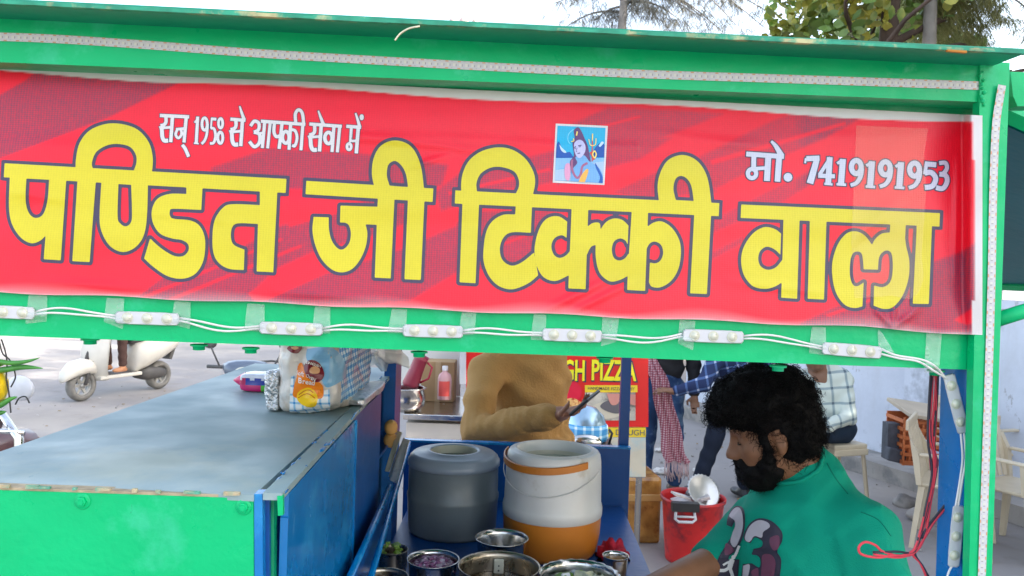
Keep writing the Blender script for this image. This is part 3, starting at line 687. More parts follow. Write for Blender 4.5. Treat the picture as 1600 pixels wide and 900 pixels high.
A(780, 260, [(808, 370, 1), (770, 335), (720, 325), (672, 345), (634, 395), (605, 480), (605, 580), (630, 668), (690, 718), (750, 711), (803, 685, 1), (820, 600, 1), (808, 545, 1), (785, 575), (750, 588), (716, 570), (704, 520), (718, 470), (755, 450), (788, 463), (803, 490, 1)])
A(780, 260, [(829, 270, 1), (931, 270, 1), (912, 778, 1), (800, 772, 1), (803, 680, 1), (812, 530, 1)])
A(780, 260, [(922, 380, 1), (968, 350), (1020, 345), (1080, 385), (1125, 460), (1136, 540), (1120, 640), (1075, 715), (1010, 755), (955, 752), (936, 725, 1), (942, 600, 1), (975, 606), (1008, 588), (1025, 540), (1012, 492), (975, 470), (940, 483), (914, 530, 1)])
A(780, 260, [(1220, 280, 1), (1325, 290, 1), (1298, 798, 1), (1193, 793, 1)])
big.poly([(1030.5, 320, 1), (1027.5, 293), (1031, 272), (1042, 252), (1059, 243), (1075, 243.5), (1090, 252), (1101, 267), (1107.5, 287), (1112, 322, 1)], [[(1056, 312.5, 1), (1052.3, 296), (1055, 281), (1062.5, 275), (1072, 278), (1080, 290), (1084, 314, 1)]])
# fourth word
A(1100, 290, [(482, 300, 1), (440, 270), (375, 260), (305, 300), (248, 385), (232, 470), (250, 560), (305, 628), (380, 645), (440, 632), (487, 605, 1), (500, 540, 1), (488, 466, 1), (450, 510), (400, 526), (355, 505), (339, 458), (352, 408), (392, 382), (440, 398), (477, 432, 1)])
A(1100, 290, [(497, 190, 1), (598, 190, 1), (582, 707, 1), (482, 700, 1), (486, 590, 1), (490, 460, 1)])
A(1100, 290, [(662, 200, 1), (766, 200, 1), (750, 712, 1), (648, 707, 1)])
A(1100, 290, [(1050, 370, 1), (1005, 312), (950, 286), (890, 300), (835, 370), (802, 480), (805, 590), (830, 680), (880, 745), (940, 765), (990, 755, 1), (998, 605, 1), (960, 628), (930, 618), (912, 560), (915, 470), (932, 423), (962, 412), (988, 432), (998, 523, 1), (1087, 525, 1), (1094, 450), (1118, 415), (1150, 406), (1174, 432), (1180, 520), (1165, 600), (1120, 634), (1063, 625, 1), (1060, 750, 1), (1120, 770), (1180, 760), (1240, 690), (1278, 580), (1283, 470), (1265, 385), (1257, 330, 1), (1262, 215, 1), (1165, 210, 1), (1162, 293, 1), (1112, 300), (1072, 332)])
A(1100, 290, [(1331, 225, 1), (1426, 225, 1), (1405, 740, 1), (1305, 738, 1)])
INK, _ = flexmat('dark_print', (.055, .045, .085)); YEL, _ = flexmat('yellow_print', (.62, .53, .02)); WPR, _ = flexmat('white_print', (.66, .64, .66)); WPB, _ = flexmat('grey_white_print', (.52, .55, .66))
big.mesh('headline_outline', INK, onban(.0004), 5.2, parent=banner)
big.mesh('headline_lettering', YEL, onban(.0008), 0, parent=banner)
# small white line
sm = Raster(240, 150, 580, 262, .6)
def Z1(p): return [(230 + x / 4.571, 150 + y / 4.571) for x, y in p]
def s1(p, wd, w1=None): sm.stroke(Z1(p), wd * .86 / 4.571, None if w1 is None else w1 * .86 / 4.571)
def sa(dx, dy):
    sh = lambda p: [(x + dx, y + dy) for x, y in p]
    s1(sh([(133, 140), (134, 185), (120, 205), (95, 212)]), 28); s1(sh([(95, 214), (104, 240), (108, 290), (122, 318), (150, 318)]), 30, 34)
    s1(sh([(112, 228), (178, 222)]), 22); s1(sh([(181, 140), (168, 330)]), 29)
s1([(90, 139), (300, 149)], 28); sa(0, 0)
s1([(205, 238), (268, 232)], 22); s1([(240, 232), (245, 275), (222, 300), (203, 275), (215, 240)], 22); s1([(279, 148), (263, 332)], 28); s1([(250, 348), (272, 378), (296, 434)], 28)
s1([(361, 147), (350, 336)], 26); s1([(338, 190), (362, 160)], 14); s1([(333, 337), (369, 341)], 12)
sm.ring(Z1([(410, 200)])[0], 19 / 4.571, 44 / 4.571, 20 / 4.571); s1([(431, 200), (426, 270), (410, 318), (388, 342)], 22)
s1([(456, 163), (494, 166)], 24); s1([(461, 160), (455, 232)], 15); s1([(454, 230), (478, 235), (488, 285), (475, 333), (448, 338)], 22)
sm.ring(Z1([(524, 195)])[0], 15 / 4.571, 34 / 4.571, 19 / 4.571); sm.ring(Z1([(522, 298)])[0], 18 / 4.571, 40 / 4.571, 21 / 4.571)
s1([(594, 165), (702, 174)], 27); sa(500, 28); s1([(660, 72), (672, 110), (692, 170)], 12, 30)
s1([(738, 215), (765, 180), (797, 195), (795, 240), (762, 258)], 27); s1([(762, 258), (802, 275), (800, 335), (765, 362), (730, 325)], 28); s1([(795, 268), (832, 262)], 20)
s1([(812, 180), (1130, 203)], 27); s1([(840, 180), (822, 372)], 27); s1([(879, 185), (860, 374)], 25)
s1([(910, 188), (905, 255), (922, 290), (950, 282)], 27); s1([(964, 190), (942, 378)], 27)
s1([(1025, 195), (1013, 384)], 27); sm.ring(Z1([(990, 295)])[0], 24 / 4.571, 42 / 4.571, 24 / 4.571); s1([(1030, 240), (1058, 250), (1070, 300), (1055, 355), (1035, 352)], 24)
s1([(1112, 200), (1098, 388)], 26); s1([(1062, 200), (1058, 130), (1082, 98), (1108, 125), (1118, 205)], 26)
s1([(1158, 200), (1390, 217)], 27); sa(1062, 66); s1([(1222, 105), (1238, 150), (1257, 200)], 12, 30)
sm.ring(Z1([(1295, 300)])[0], 26 / 4.571, 40 / 4.571, 25 / 4.571); s1([(1334, 215), (1320, 400)], 27); s1([(1375, 215), (1358, 402)], 26)
s1([(1422, 216), (1528, 224)], 27); s1([(1458, 220), (1452, 330)], 24); sm.ring(Z1([(1442, 362)])[0], 15 / 4.571, 22 / 4.571, 20 / 4.571); s1([(1445, 322), (1502, 320)], 21); s1([(1508, 222), (1493, 410)], 29)
s1([(1488, 122), (1502, 165), (1518, 222)], 14, 28); sm.ring(Z1([(1532, 152)])[0], 4 / 4.571, 10 / 4.571, 22 / 4.571)
sm.mesh('small_line_outline', INK, onban(.0004), 1.0, parent=banner); sm.mesh('small_line_lettering', WPR, onban(.0008), 0, parent=banner)
# phone number line
ph = Raster(1155, 210, 1495, 305, .7)
def Z2(p): return [(1100 + x / 4, 150 + y / 4) for x, y in p]
def s2(p, wd, w1=None): ph.stroke(Z2(p), wd / 4, None if w1 is None else w1 / 4)
s2([(264, 362), (500, 379)], 30); s2([(312, 370), (310, 455)], 30); ph.ring(Z2([(300, 485)])[0], 6.5, 7, 6.5); s2([(305, 455), (392, 450)], 22); s2([(402, 375), (393, 531)], 37); s2([(470, 378), (459, 535)], 36)
s2([(420, 282), (450, 315), (483, 372)], 14, 38); ph.ring(Z2([(525, 508)])[0], 3, 3, 7.5)
def one(x, y): s2([(x + 6, y - 78), (x - 6, y + 80)], 38); s2([(x - 30, y - 50), (x + 4, y - 72)], 18); s2([(x - 34, y + 79), (x + 26, y + 83)], 16)
def nine(x, y): ph.ring(Z2([(x, y - 38)])[0], 7.6, 10.2, 8); s2([(x + 32, y - 30), (x + 26, y + 20), (x + 2, y + 60), (x - 36, y + 76)], 32, 22)
s2([(640, 392), (722, 388)], 32); s2([(636, 388), (632, 420)], 12); s2([(706, 392), (690, 450), (662, 546)], 34, 42)
s2([(792, 384), (722, 492)], 22); s2([(714, 498), (818, 502)], 26); s2([(786, 382), (776, 552)], 36); s2([(752, 548), (804, 553)], 14)
one(862, 472); nine(952, 482); one(1044, 486); nine(1134, 490); one(1226, 492); nine(1316, 498)
s2([(1380, 424), (1452, 430)], 32); s2([(1390, 425), (1380, 490)], 22); s2([(1380, 482), (1420, 478), (1448, 515), (1428, 562), (1380, 572)], 32)
s2([(1470, 420), (1508, 418), (1518, 450), (1498, 482), (1472, 488)], 26); s2([(1472, 488), (1512, 498), (1518, 540), (1492, 578), (1450, 572)], 30)
ph.mesh('phone_number_outline', INK, onban(.0004), 1.7, parent=banner); ph.mesh('phone_number_lettering', WPB, onban(.0008), 0, parent=banner)
# small devotional picture: layered flat print
def Zp(p): return [(850 + q[0] / 7.5, 180 + q[1] / 7.5) + tuple(q[2:]) for q in p]
def pic(name, polys, col, k, rings=(), step=.5, rough=.4):
    r = Raster(862, 190, 952, 292, step)
    for p in polys: r.poly(Zp(p))
    for (p, wd) in rings: r.stroke(Zp(p), wd / 7.5)
    if isinstance(col, tuple): col = flexmat(name + '_print', col)[0]
    r.mesh(name, col, onban(k), 0, parent=pico)
pico = banner
r = Raster(862, 190, 952, 292, .8); r.poly(Zp([(138, 98, 1), (748, 126, 1), (708, 818, 1), (102, 790, 1)])); pico = r.mesh('picture', WPR, onban(.0006), 0, parent=banner)
pic('sky_print', [[(158, 122, 1), (722, 148, 1), (690, 798, 1), (128, 765, 1)]], S(30, 170, 215), .0009)
pic('mountain_print', [[(147, 345, 1), (175, 310), (215, 400), (250, 440), (300, 430), (345, 490, 1), (345, 500, 1), (138, 500, 1)], [(560, 480, 1), (600, 380), (670, 320), (712, 350, 1), (706, 495, 1), (560, 495, 1)]], S(18, 80, 165), .0012)
pic('snow_print', [[(178, 330, 1), (200, 370), (260, 430), (235, 440), (195, 400)], [(640, 360, 1), (675, 310), (700, 325), (660, 370)]], S(190, 215, 235), .0015)
pic('lake_print', [[(138, 503, 1), (704, 500, 1), (700, 560, 1), (600, 640), (240, 625), (132, 640, 1)]], S(130, 180, 220), .0012)
pic('shore_print', [[(132, 640, 1), (250, 628), (300, 640), (330, 770, 1), (128, 763, 1)], [(560, 560, 1), (702, 540, 1), (690, 797, 1), (500, 787, 1)]], S(165, 190, 215), .00135)
pic('hair_print', [[(350, 180), (400, 140), (440, 190), (470, 260), (510, 350), (530, 450), (545, 560), (480, 640), (330, 620), (305, 540), (350, 470), (335, 330), (360, 270)]], S(95, 60, 110), .0015)
pic('body_print', [[(370, 490), (470, 470), (530, 540), (600, 580), (660, 640), (690, 720), (690, 797, 1), (310, 772, 1), (330, 640), (390, 560)]], S(110, 165, 215), .0018)
pic('arm_print', [[(600, 560), (650, 640), (685, 720), (688, 795, 1), (640, 792, 1), (655, 720), (610, 620)]], S(25, 90, 175), .0021)
pic('cloth_print', [[(440, 700), (500, 630), (520, 660), (480, 784, 1), (405, 780, 1)]], S(235, 175, 80), .0021)
pic('garland_print', [], S(165, 95, 130), .0021, rings=[([(330, 520), (325, 600), (345, 680), (390, 735), (430, 690), (450, 600), (510, 560)], 26)])
pic('hand_print', [[(255, 575), (300, 570), (310, 680), (290, 765), (250, 740), (240, 650)]], S(215, 150, 185), .0021)
pic('face_print', [[(355, 330), (400, 290), (450, 300), (485, 360), (480, 430), (440, 490), (405, 500), (375, 470), (355, 410)]], S(185, 185, 225), .0021)
pic('feature_print', [], S(60, 60, 110), .0024, rings=[([(352, 378), (375, 368)], 11), ([(400, 358), (440, 350)], 11), ([(405, 372), (432, 368)], 8), ([(356, 392), (374, 388)], 8), ([(392, 450), (425, 442)], 9), ([(388, 380), (378, 425), (392, 428)], 5)])
pic('trident_print', [], S(205, 70, 60), .0021, rings=[([(568, 220), (565, 540)], 12), ([(545, 430), (590, 520)], 26)])
pic('gold_print', [], S(240, 215, 110), .0024, rings=[([(525, 280), (545, 350), (600, 345), (610, 270)], 10), ([(570, 215), (568, 300)], 12), ([(590, 415), (570, 460), (595, 500), (612, 455), (592, 415)], 14), ([(318, 310), (350, 300), (345, 270)], 10), ([(390, 190), (380, 240)], 16)])
pic('halo_print', [], S(120, 205, 230), .0012, rings=[([(345, 165), (290, 220), (280, 290), (310, 340)], 9)])
# tape film over the banner's right end
tp = Raster(1290, 190, 1460, 505, 1.3); tp.poly([(1338, 196, 1), (1450, 201, 1), (1444, 240, 1), (1447, 300, 1), (1440, 400, 1), (1442, 440), (1425, 466), (1395, 462, 1), (1335, 466, 1), (1330, 380, 1)])
CT = mat('yellowed_clear_tape', (.85, .62, .35), .1, alpha=.11, var=.1, bump=.15, bscale=20, spec=.8)
tag(tp.mesh('clear_tape', CT, onban(.0026), 0, merge=2), 'wide yellowed clear tape film over the right end of the red banner', 'tape')

# ------------------------------------------------------------------ LED ribbon (two runs)
def ribbon(name, path, wd, offs, label, unit=9.6):
    p = smooth_line(path, 12); arc = np.r_[0, np.cumsum(np.linalg.norm(np.diff(p, axis=0), axis=1))]
    at_ = lambda s: (np.interp(s, arc, p[:, 0]), np.interp(s, arc, p[:, 1]))
    def fr(s, v, o):
        x, y = at_(s); x2, y2 = at_(min(s + 1, arc[-1])); x1, y1 = at_(max(s - 1, 0)); t = np.array([x2 - x1, y2 - y1]); t /= np.linalg.norm(t)
        return F(x - t[1] * v, y + t[0] * v, np.interp(s, arc, np.interp(np.arange(len(p)), np.linspace(0, len(p) - 1, len(offs)), offs)) + o)
    def rect(mb, s0, s1, v0, v1, o, mi):
        a = [fr(s0, v0, o), fr(s0, v1, o), fr(s1, v1, o), fr(s1, v0, o)]; mb.add(a, [(0, 1, 2, 3)], False, mi)
    mb = MB(); h = wd / 2; n = int(arc[-1] / 12)
    ss = np.linspace(0, arc[-1], n + 1)
    for i in range(n):
        mb.hull8([fr(ss[i], -h, .0012), fr(ss[i], h, .0012), fr(ss[i + 1], h, .0012), fr(ss[i + 1], -h, .0012)], [fr(ss[i], -h, 0), fr(ss[i], h, 0), fr(ss[i + 1], h, 0), fr(ss[i + 1], -h, 0)], 0)
    k = 0; s = 3.0
    while s < arc[-1] - 6:
        rect(mb, s - 1.9, s + 1.9, -h * .34, h * .34, .0016, 1); rect(mb, s + 2.6, s + 3.9, -h * .2, h * .32, .0017, 3)
        if k % 2 == 0:
            rect(mb, s + 5.2, s + 10.2, -h * .93, -h * .68, .0016, 2); rect(mb, s + 5.2, s + 10.2, h * .68, h * .93, .0016, 2)
        else: rect(mb, s + 4.6, s + 8, -h * .9, -h * .8, .0016, 3); rect(mb, s + 5, s + 7, h * .62, h * .72, .0016, 3)
        k += 1; s += unit
    o = mb.build(name, [WHITEP, CHIPM, COPPER, PADG], fix=False); tag(o, label, 'light strip', 'LED light strips on the cart frame'); return o
ribbon('light_strip', [(-60, 56), (60, 59.5), (200, 68), (400, 83), (600, 95), (800, 106), (1000, 115.5), (1250, 124), (1450, 131), (1560, 135)], 13.2, [.0125, .0125], 'long white LED light strip running along the green top beam')
ribbon('light_strip', [(1566, 133), (1562, 155), (1556, 200), (1552, 300), (1549, 450), (1542, 675), (1534, 905), (1520, 1300)], 12.4, [.020, .0165, .0165], 'white LED light strip stuck down the right green post')

# ------------------------------------------------------------------ LED module string with its wires
string = empty('light_module_string', F(700, 515, .01), 'string of white LED modules and wires taped along the green lower beam', 'light string')
mods = [(4, 487.5, .045, 102), (230, 497.5, .035, 101), (455, 513.5, .035, 100), (676.5, 517.5, .03, 95), (894, 524, .035, 94), (1114.5, 525.5, .04, 96), (1331, 547.5, .08, 94), (1494, 631, 1.32, 96), (1494, 838, 1.66, 98)]
ends = []
def molds(x, y, ang, L_):
    k = 1 / FPX; ca, sa_ = math.cos(ang), math.sin(ang); R = L_ / 95
    base_off = .0 if y < 560 else -.02
    def at_(u, v, o): return F(x + ca * u - sa_ * v, y + sa_ * u + ca * v, base_off + o)
    mb = MB(); out = [(-47, -6), (-44, -9.5), (-30, -9.8), (-27, -10.2), (27, -10.2), (30, -9.8), (44, -9.5), (47, -6), (47, 6), (44, 9.5), (30, 9.8), (27, 10.2), (-27, 10.2), (-30, 9.8), (-44, 9.5), (-47, 6)]
    out = [(a * R, b_) for a, b_ in out]
    mb.hull8([at_(a * .97, b_ * .9, .0085) for a, b_ in out], [at_(a, b_, .006) for a, b_ in out]); mb.hull8([at_(a, b_, .006) for a, b_ in out], [at_(a, b_, .001) for a, b_ in out])
    body = mb.build('light_module', WHITEP, string)
    for u in (-29, 0, 29):
        c = at_(u * R, 0, .0085); q = MB(); Rm = Vector((0, 0, 1)).rotation_difference(NV).to_matrix()
        q.lathe([(.0066, -.001), (.0066, .0009), (.0060, .0012), (.0054, .0008), (.0050, .0012), (.0036, .0025), (.0018, .0031), (.0, .0033)], n=18)
        q.v = [tuple(c + Rm @ Vector(v)) for v in q.v]; q.build('lens', LENS, body)
    return (at_(-47 * R, -2.5, .004), at_(-47 * R, 3.5, .004), at_(47 * R, -2.5, .004), at_(47 * R, 3.5, .004), (x - ca * 47 * R, y - sa_ * 47 * R), (x + ca * 47 * R, y + sa_ * 47 * R), base_off)
for m_ in mods: ends.append(molds(*m_))
def wirepair(a, b, sag, name='wire'):
    for s_, (p, q) in enumerate(((a[2], b[0]), (a[3], b[1]))):
        mb = MB(); pts = []
        for t in np.linspace(0, 1, 15):
            v = p.lerp(q, t); k = math.sin(t * math.pi); tw = math.sin(t * math.pi * 2 + s_ * 1.2) * .0016
            pts.append(v + Vector((0, 0, sag * k + tw)) + NV * (.004 * k))
        mb.tube(pts, .0014, 6); mb.build(name, WIREW, string)
for i in range(6): wirepair(ends[i], ends[i + 1], (.006, -.004, .004, .003, -.004, .005)[i])
def wpath(pts, off, r, m, parent, name, sub=8):
    p = smooth_line(pts, sub); mb = MB(); o = off if isinstance(off, (list, tuple)) else [off] * len(pts)
    oo = np.interp(np.linspace(0, 1, len(p)), np.linspace(0, 1, len(o)), o)
    mb.tube([F(x, y, k) for (x, y), k in zip(p, oo)], r, 7); return mb.build(name, m, parent)
wpath([(1377, 545), (1400, 555), (1440, 562), (1462, 573), (1477, 590)], [.004, .008, .010, .008, -.014], .0014, WIREW, string, 'wire')
wpath([(1377, 553), (1405, 560), (1435, 565), (1460, 580), (1480, 592)], [.004, .008, .010, .008, -.014], .0014, WIREW, string, 'wire')
wpath([(1501, 676), (1504, 715), (1500, 750), (1493, 792)], [-.014, -.012, -.012, -.014], .0014, WIREW, string, 'wire')
wpath([(1506, 676), (1509, 715), (1503, 755), (1497, 792)], [-.014, -.010, -.010, -.014], .0014, WIREW, string, 'wire')
wpath([(1487, 885), (1482, 895), (1476, 915)], -.014, .0014, WIREW, string, 'wire')
wpath([(-45, 486), (-70, 480)], .004, .0014, WIREW, string, 'wire')
wpath([(-45, 492), (-70, 488)], .004, .0014, WIREW, string, 'wire')
ordn = ['leftmost', 'second', 'third', 'fourth', 'fifth', 'sixth', 'seventh', 'eighth', 'ninth', 'tenth', 'eleventh', 'twelfth', 'thirteenth', 'fourteenth']
tapes = [(44, 74, 460, 490), (165, 196, 465, 498), (270, 300, 470, 500), (384, 414, 474, 508), (490, 519, 478, 508), (610, 638, 482, 512), (720, 745, 486, 515), (832, 856, 490, 520), (940, 968, 494, 524), (1062, 1088, 500, 528), (1268, 1293, 510, 540), (1371, 1398, 513, 548), (1445, 1472, 518, 568)]
for i, (x0, x1, y0, y1) in enumerate(tapes):
    r = Raster(x0 - 6, y0 - 6, x1 + 6, y1 + 30, 2.0)
    if i == 11: r.poly([(x0, y0, 1), (x0 + 8, y0 + 8, 1), (x1, y1 + 4, 1), (x0 + 2, y1, 1)])
    else: r.poly([(x0 + random.uniform(0, 3), y0, 1), (x1 - random.uniform(0, 3), y0 + 1.5, 1), (x1 - random.uniform(0, 6), y1 + random.uniform(8, 20), 1), (x0 - 3 + random.uniform(-2, 2), y1 + random.uniform(5, 18), 1)])
    mid = (y0 + y1) / 2
    def on(x, y, y0=y0, y1=y1): return F(x, y, .0022 + .009 * math.exp(-((y - y1 - 2) / 7) ** 2) + .0008 * math.sin(x * 1.3) * math.sin(y * .9))
    lab = f'{ordn[i]} from the left of the clear tape patches on the green lower beam' if i else 'leftmost of the clear tape patches on the green lower beam'
    tag(r.mesh('tape_patch', TAPE, on, 0, merge=2), lab, 'tape', 'clear tape patches along the lower beam')
# dangling red and black wires
harness = empty('wire_bundle', F(1455, 580, -.03), 'loose bundle of red and black wires hanging with a loop beside the right post', 'wire bundle')
D0 = -.06
def hw(pts, m, r=.0016): return wpath(pts, D0, r, m, harness, 'wire', 10)
hw([(1458, 572), (1456, 620), (1452, 680), (1461, 720), (1450, 780), (1438, 830), (1428, 860), (1405, 871), (1365, 866)], WIRER)
hw([(1463, 572), (1461, 620), (1456, 680), (1463, 725), (1454, 785), (1444, 840), (1425, 866), (1395, 868), (1370, 871), (1346, 866), (1342, 855), (1352, 847), (1368, 852), (1380, 862), (1410, 868), (1436, 852), (1460, 815), (1485, 785)], WIRER, .0017)
hw([(1460, 572), (1453, 625), (1455, 690), (1464, 725), (1452, 790), (1440, 830), (1428, 862), (1400, 862), (1364, 863)], WIREK)
hw([(1466, 572), (1464, 625), (1460, 690), (1462, 740), (1448, 800), (1434, 845), (1430, 866), (1442, 885), (1452, 903)], WIREK)
hw([(1461, 574), (1463, 640), (1459, 700), (1458, 750), (1446, 812), (1432, 850), (1426, 866), (1438, 880), (1448, 903)], WIRER)
hw([(1455, 572), (1451, 640), (1450, 690), (1456, 740), (1445, 800), (1440, 840), (1450, 822), (1484, 780)], WIREK)
# frayed thread on the roof edge
mb = MB(); p = smooth_line([(656, 41), (640, 44), (626, 52), (617, 63)], 8); mb.tube([F(x, y, .088) for x, y in p], .0011, 5)
tag(mb.build('loose_thread', mat('pale_fibre', (.72, .68, .5), .8)), 'pale loose fibre curling down from the torn roof edge', 'thread')
# ------------------------------------------------------------------ boundary wall, plinth, far wall
def WL(D): return 3.25 + .42 * (7.87 - D)      # the wall line: X for a given depth
WALL = mat('whitewash_wall', (.60, .63, .70), .85, var=.10, vscale=1.6, bump=.25, bscale=18, col2=(.36, .38, .42), c2amt=.25, c2scale=2.2)
CONC = mat('worn_concrete', (.34, .31, .28), .9, var=.18, vscale=3, bump=.5, bscale=22, col2=(.22, .21, .20), c2amt=.4, c2scale=4)
wall = empty('boundary_wall', (WL(6), 6, 0), 'long whitewashed boundary wall with flaking patches behind the plastic chairs', 'wall')
def along(mb, D0, D1, dx0, dx1, z0, z1, mi=0):
    a = [Vector((WL(D0) + dx0, D0, z0)), Vector((WL(D1) + dx0, D1, z0)), Vector((WL(D1) + dx1, D1 + .001, z0)), Vector((WL(D0) + dx1, D0, z0))]
    return mb.hull8(a, [Vector((v.x, v.y, z1)) for v in a], mi)
q = MB(); along(q, 3.0, 10.4, 0, .22, 0, 1.56); q.build('wall_panel', WALL, wall)
q = MB(); along(q, 3.0, 10.4, -.03, .25, 1.561, 1.63); q.build('coping', WALL, wall)
for D in (6.95, 9.2, 4.6):
    q = MB(); along(q, D, D + .28, -.04, -.002, 0, 1.558); q.build('pilaster', WALL, wall)
rail = empty('railing', (WL(6), 6, 1.63), 'white bar railing standing on top of the boundary wall', 'railing')
for k in range(34):
    D = 3.2 + k * .21; q = MB(); q.tube([Vector((WL(D) + .1, D, 1.632)), Vector((WL(D) + .1, D, 2.1))], .018, 6); q.build('bar', WHITEP, rail)
for zz in (1.72, 2.02):
    q = MB(); q.tube([Vector((WL(3.1) + .1, 3.1, zz)), Vector((WL(10.3) + .1, 10.3, zz))], .014, 6); q.build('rail', WHITEP, rail)
# plinth step at the wall's foot, broken along its front edge
pl = MB(); n = 60
ds = np.linspace(3.6, 10.2, n)
top = []; frt = []
for i, D in enumerate(ds):
    fx = -.42 + .02 * mnoise.noise(Vector((D * 3, 0, 0))) + .015 * mnoise.noise(Vector((D * 9, 3, 0)))
    top.append((WL(D) - .001, WL(D) + fx, D))
for i in range(n - 1):
    a, b2 = top[i], top[i + 1]; zj = .15 + .006 * mnoise.noise(Vector((a[2] * 4, 7, 0))); zk = .15 + .006 * mnoise.noise(Vector((b2[2] * 4, 7, 0)))
    v = [Vector((a[0], a[2], zj)), Vector((a[1], a[2], zj)), Vector((b2[1], b2[2], zk)), Vector((b2[0], b2[2], zk)), Vector((a[1] + .02, a[2], 0)), Vector((b2[1] + .02, b2[2], 0))]
    pl.add(v, [(0, 1, 2, 3), (1, 4, 5, 2)])
tag(pl.build('plinth', CONC), 'broken concrete plinth step along the foot of the whitewashed wall', 'step')
def rock(D, x, y, r, label):
    q = MB(); bm = bmesh.new(); bmesh.ops.create_icosphere(bm, subdivisions=3, radius=1); c = PH(x, y, -HC)
    vs = []
    for v in bm.verts:
        k = v.co.copy(); d = 1 + .35 * mnoise.noise(k * 1.3 + Vector((x, 0, 0))) + .1 * mnoise.noise(k * 5); vs.append(Vector((k.x * r * d, k.y * r * d * .8, max(-.3 * r, k.z * r * d * .7))) + c + Vector((0, 0, r * .25)))
    bm.verts.index_update(); q.add(vs, [[v.index for v in f.verts] for f in bm.faces], True); bm.free()
    tag(q.build('concrete_lump', CONC), label, 'rubble', 'lumps of broken concrete by the plinth')
rock(6, 1414, 790, .09, 'pale concrete lump against the plinth, nearer the seated man'); rock(6, 1437, 812, .09, 'broken concrete lump lying closest to the hanging wires')
# far buildings closing the street
q = MB(); q.box((1.0, 17, 1.9), (9, .3, 3.8)); tag(q.build('compound_wall', mat('faded_plaster', (.46, .44, .44), .9, var=.15, vscale=.8, bump=.2, bscale=6, col2=(.34, .32, .31), c2amt=.4, c2scale=.9)), 'long faded plaster wall closing the far end of the street', 'wall')

# ------------------------------------------------------------------ leaves and trees
LEAF1 = mat('broad_leaf', (.15, .25, .045), .45, var=.45, vscale=1.6, col2=(.42, .38, .06), c2amt=.6, c2scale=1.3)
LEAF2 = mat('needle_foliage', (.26, .29, .10), .7, var=.35, vscale=1.0, col2=(.36, .36, .13), c2amt=.5, c2scale=.8)
LEAF3 = mat('deep_leaf', (.08, .15, .035), .55, var=.4, vscale=.8)
for m_ in (LEAF1, LEAF2, LEAF3): nodes(m_)[2].inputs['Transmission Weight'].default_value = 0
BARK = mat('brown_bark', (.085, .055, .04), .9, var=.3, vscale=5, bump=.8, bscale=18)
BARKG = mat('grey_bark', (.30, .27, .24), .9, var=.25, vscale=5, bump=.7, bscale=16, col2=(.18, .15, .13), c2amt=.4, c2scale=3)
def leafcrown(blobs, n, size, m, parent, seed, name='crown', flat=.0):
    r = np.random.default_rng(seed); vs = []; fs = []
    wts = np.array([b[1] ** 2 for b in blobs]); wts = wts / wts.sum()
    for k in r.choice(len(blobs), n, p=wts):
        c, R = blobs[k]; d = r.normal(size=3); d /= np.linalg.norm(d); c = np.array(c) + d * R * (r.random() ** .45) * np.array([1, 1, .8])
        if mnoise.noise(Vector(c * 1.7 + seed)) < -.12: continue
        s_ = size * r.uniform(.6, 1.25); a = r.normal(size=3); a[2] *= 1 - flat; a /= np.linalg.norm(a); u = np.cross(a, r.normal(size=3)); u /= np.linalg.norm(u); v = np.cross(a, u)
        b0 = len(vs); pts = [(-1, 0), (-.55, .5), (.1, .62), (.6, .36), (1.05, 0), (.6, -.36), (.1, -.62), (-.55, -.5)]
        fold = .12
        for (x, y) in pts: vs.append(tuple(c + s_ * (x * u + y * v + fold * abs(y) * a)))
        fs.append(tuple(range(b0, b0 + 8)))
    me = bpy.data.meshes.new(name); me.from_pydata(vs, [], fs); me.materials.append(m); me.update(); return mkobj(name, me, parent)
def branchset(base, top, nb, ln, r0, seed, droop=0., up=.6):
    r = random.Random(seed); mb = MB(); base = Vector(base); top = Vector(top)
    pts = [base.lerp(top, t) + Vector((math.sin(t * 5 + seed) * .05, math.cos(t * 4 + seed) * .05, 0)) for t in np.linspace(0, 1, 9)]
    mb.tube(pts, [r0 * (1 - .6 * t) for t in np.linspace(0, 1, 9)], 12); tips = []
    for k in range(nb):
        t = r.uniform(.4, 1); p = base.lerp(top, t); a = r.uniform(0, 6.28); L_ = ln * r.uniform(.5, 1.1)
        bp = [p + Vector((math.cos(a + s * .6) * L_ * s, math.sin(a + s * .6) * L_ * s, L_ * (up * s - droop * s * s))) for s in np.linspace(0, 1, 7)]
        mb.tube(bp, [r0 * .34 * (1 - .8 * s) for s in np.linspace(0, 1, 7)], 6); tips += bp[2:]
    return mb, tips
# broad-leaved tree, its brown trunk showing over the roof
t = P(1384, 50, 8.3); bt = empty("broadleaf_tree", (t.x, 8.3, 0), 'broad leaved tree with a brown trunk and yellowing leaves above the roof', 'tree')
mb, tips = branchset((t.x, 8.3, 0), (t.x + .1, 8.3, 7.2), 12, 1.8, .14, 3, droop=.25); mb.build('trunk', BARK, bt)
bl = [(P(x, y, 8.1 + dd), rr * 1.27) for x, y, dd, rr in ((1240, 30, 0, .32), (1265, 5, .2, .35), (1290, 40, -.2, .28), (1310, 10, 0, .3), (1335, 40, .3, .22), (1345, -10, .1, .35), (1410, 20, .2, .22), (1425, 45, .3, .18), (1340, -70, .2, .6), (1300, -80, 0, .6), (1430, -50, 0, .6), (1360, -190, .3, 1.0), (1230, 50, .1, .14), (1280, 55, .1, .18))]
leafcrown(bl, 2800, .066, LEAF1, bt, 5)
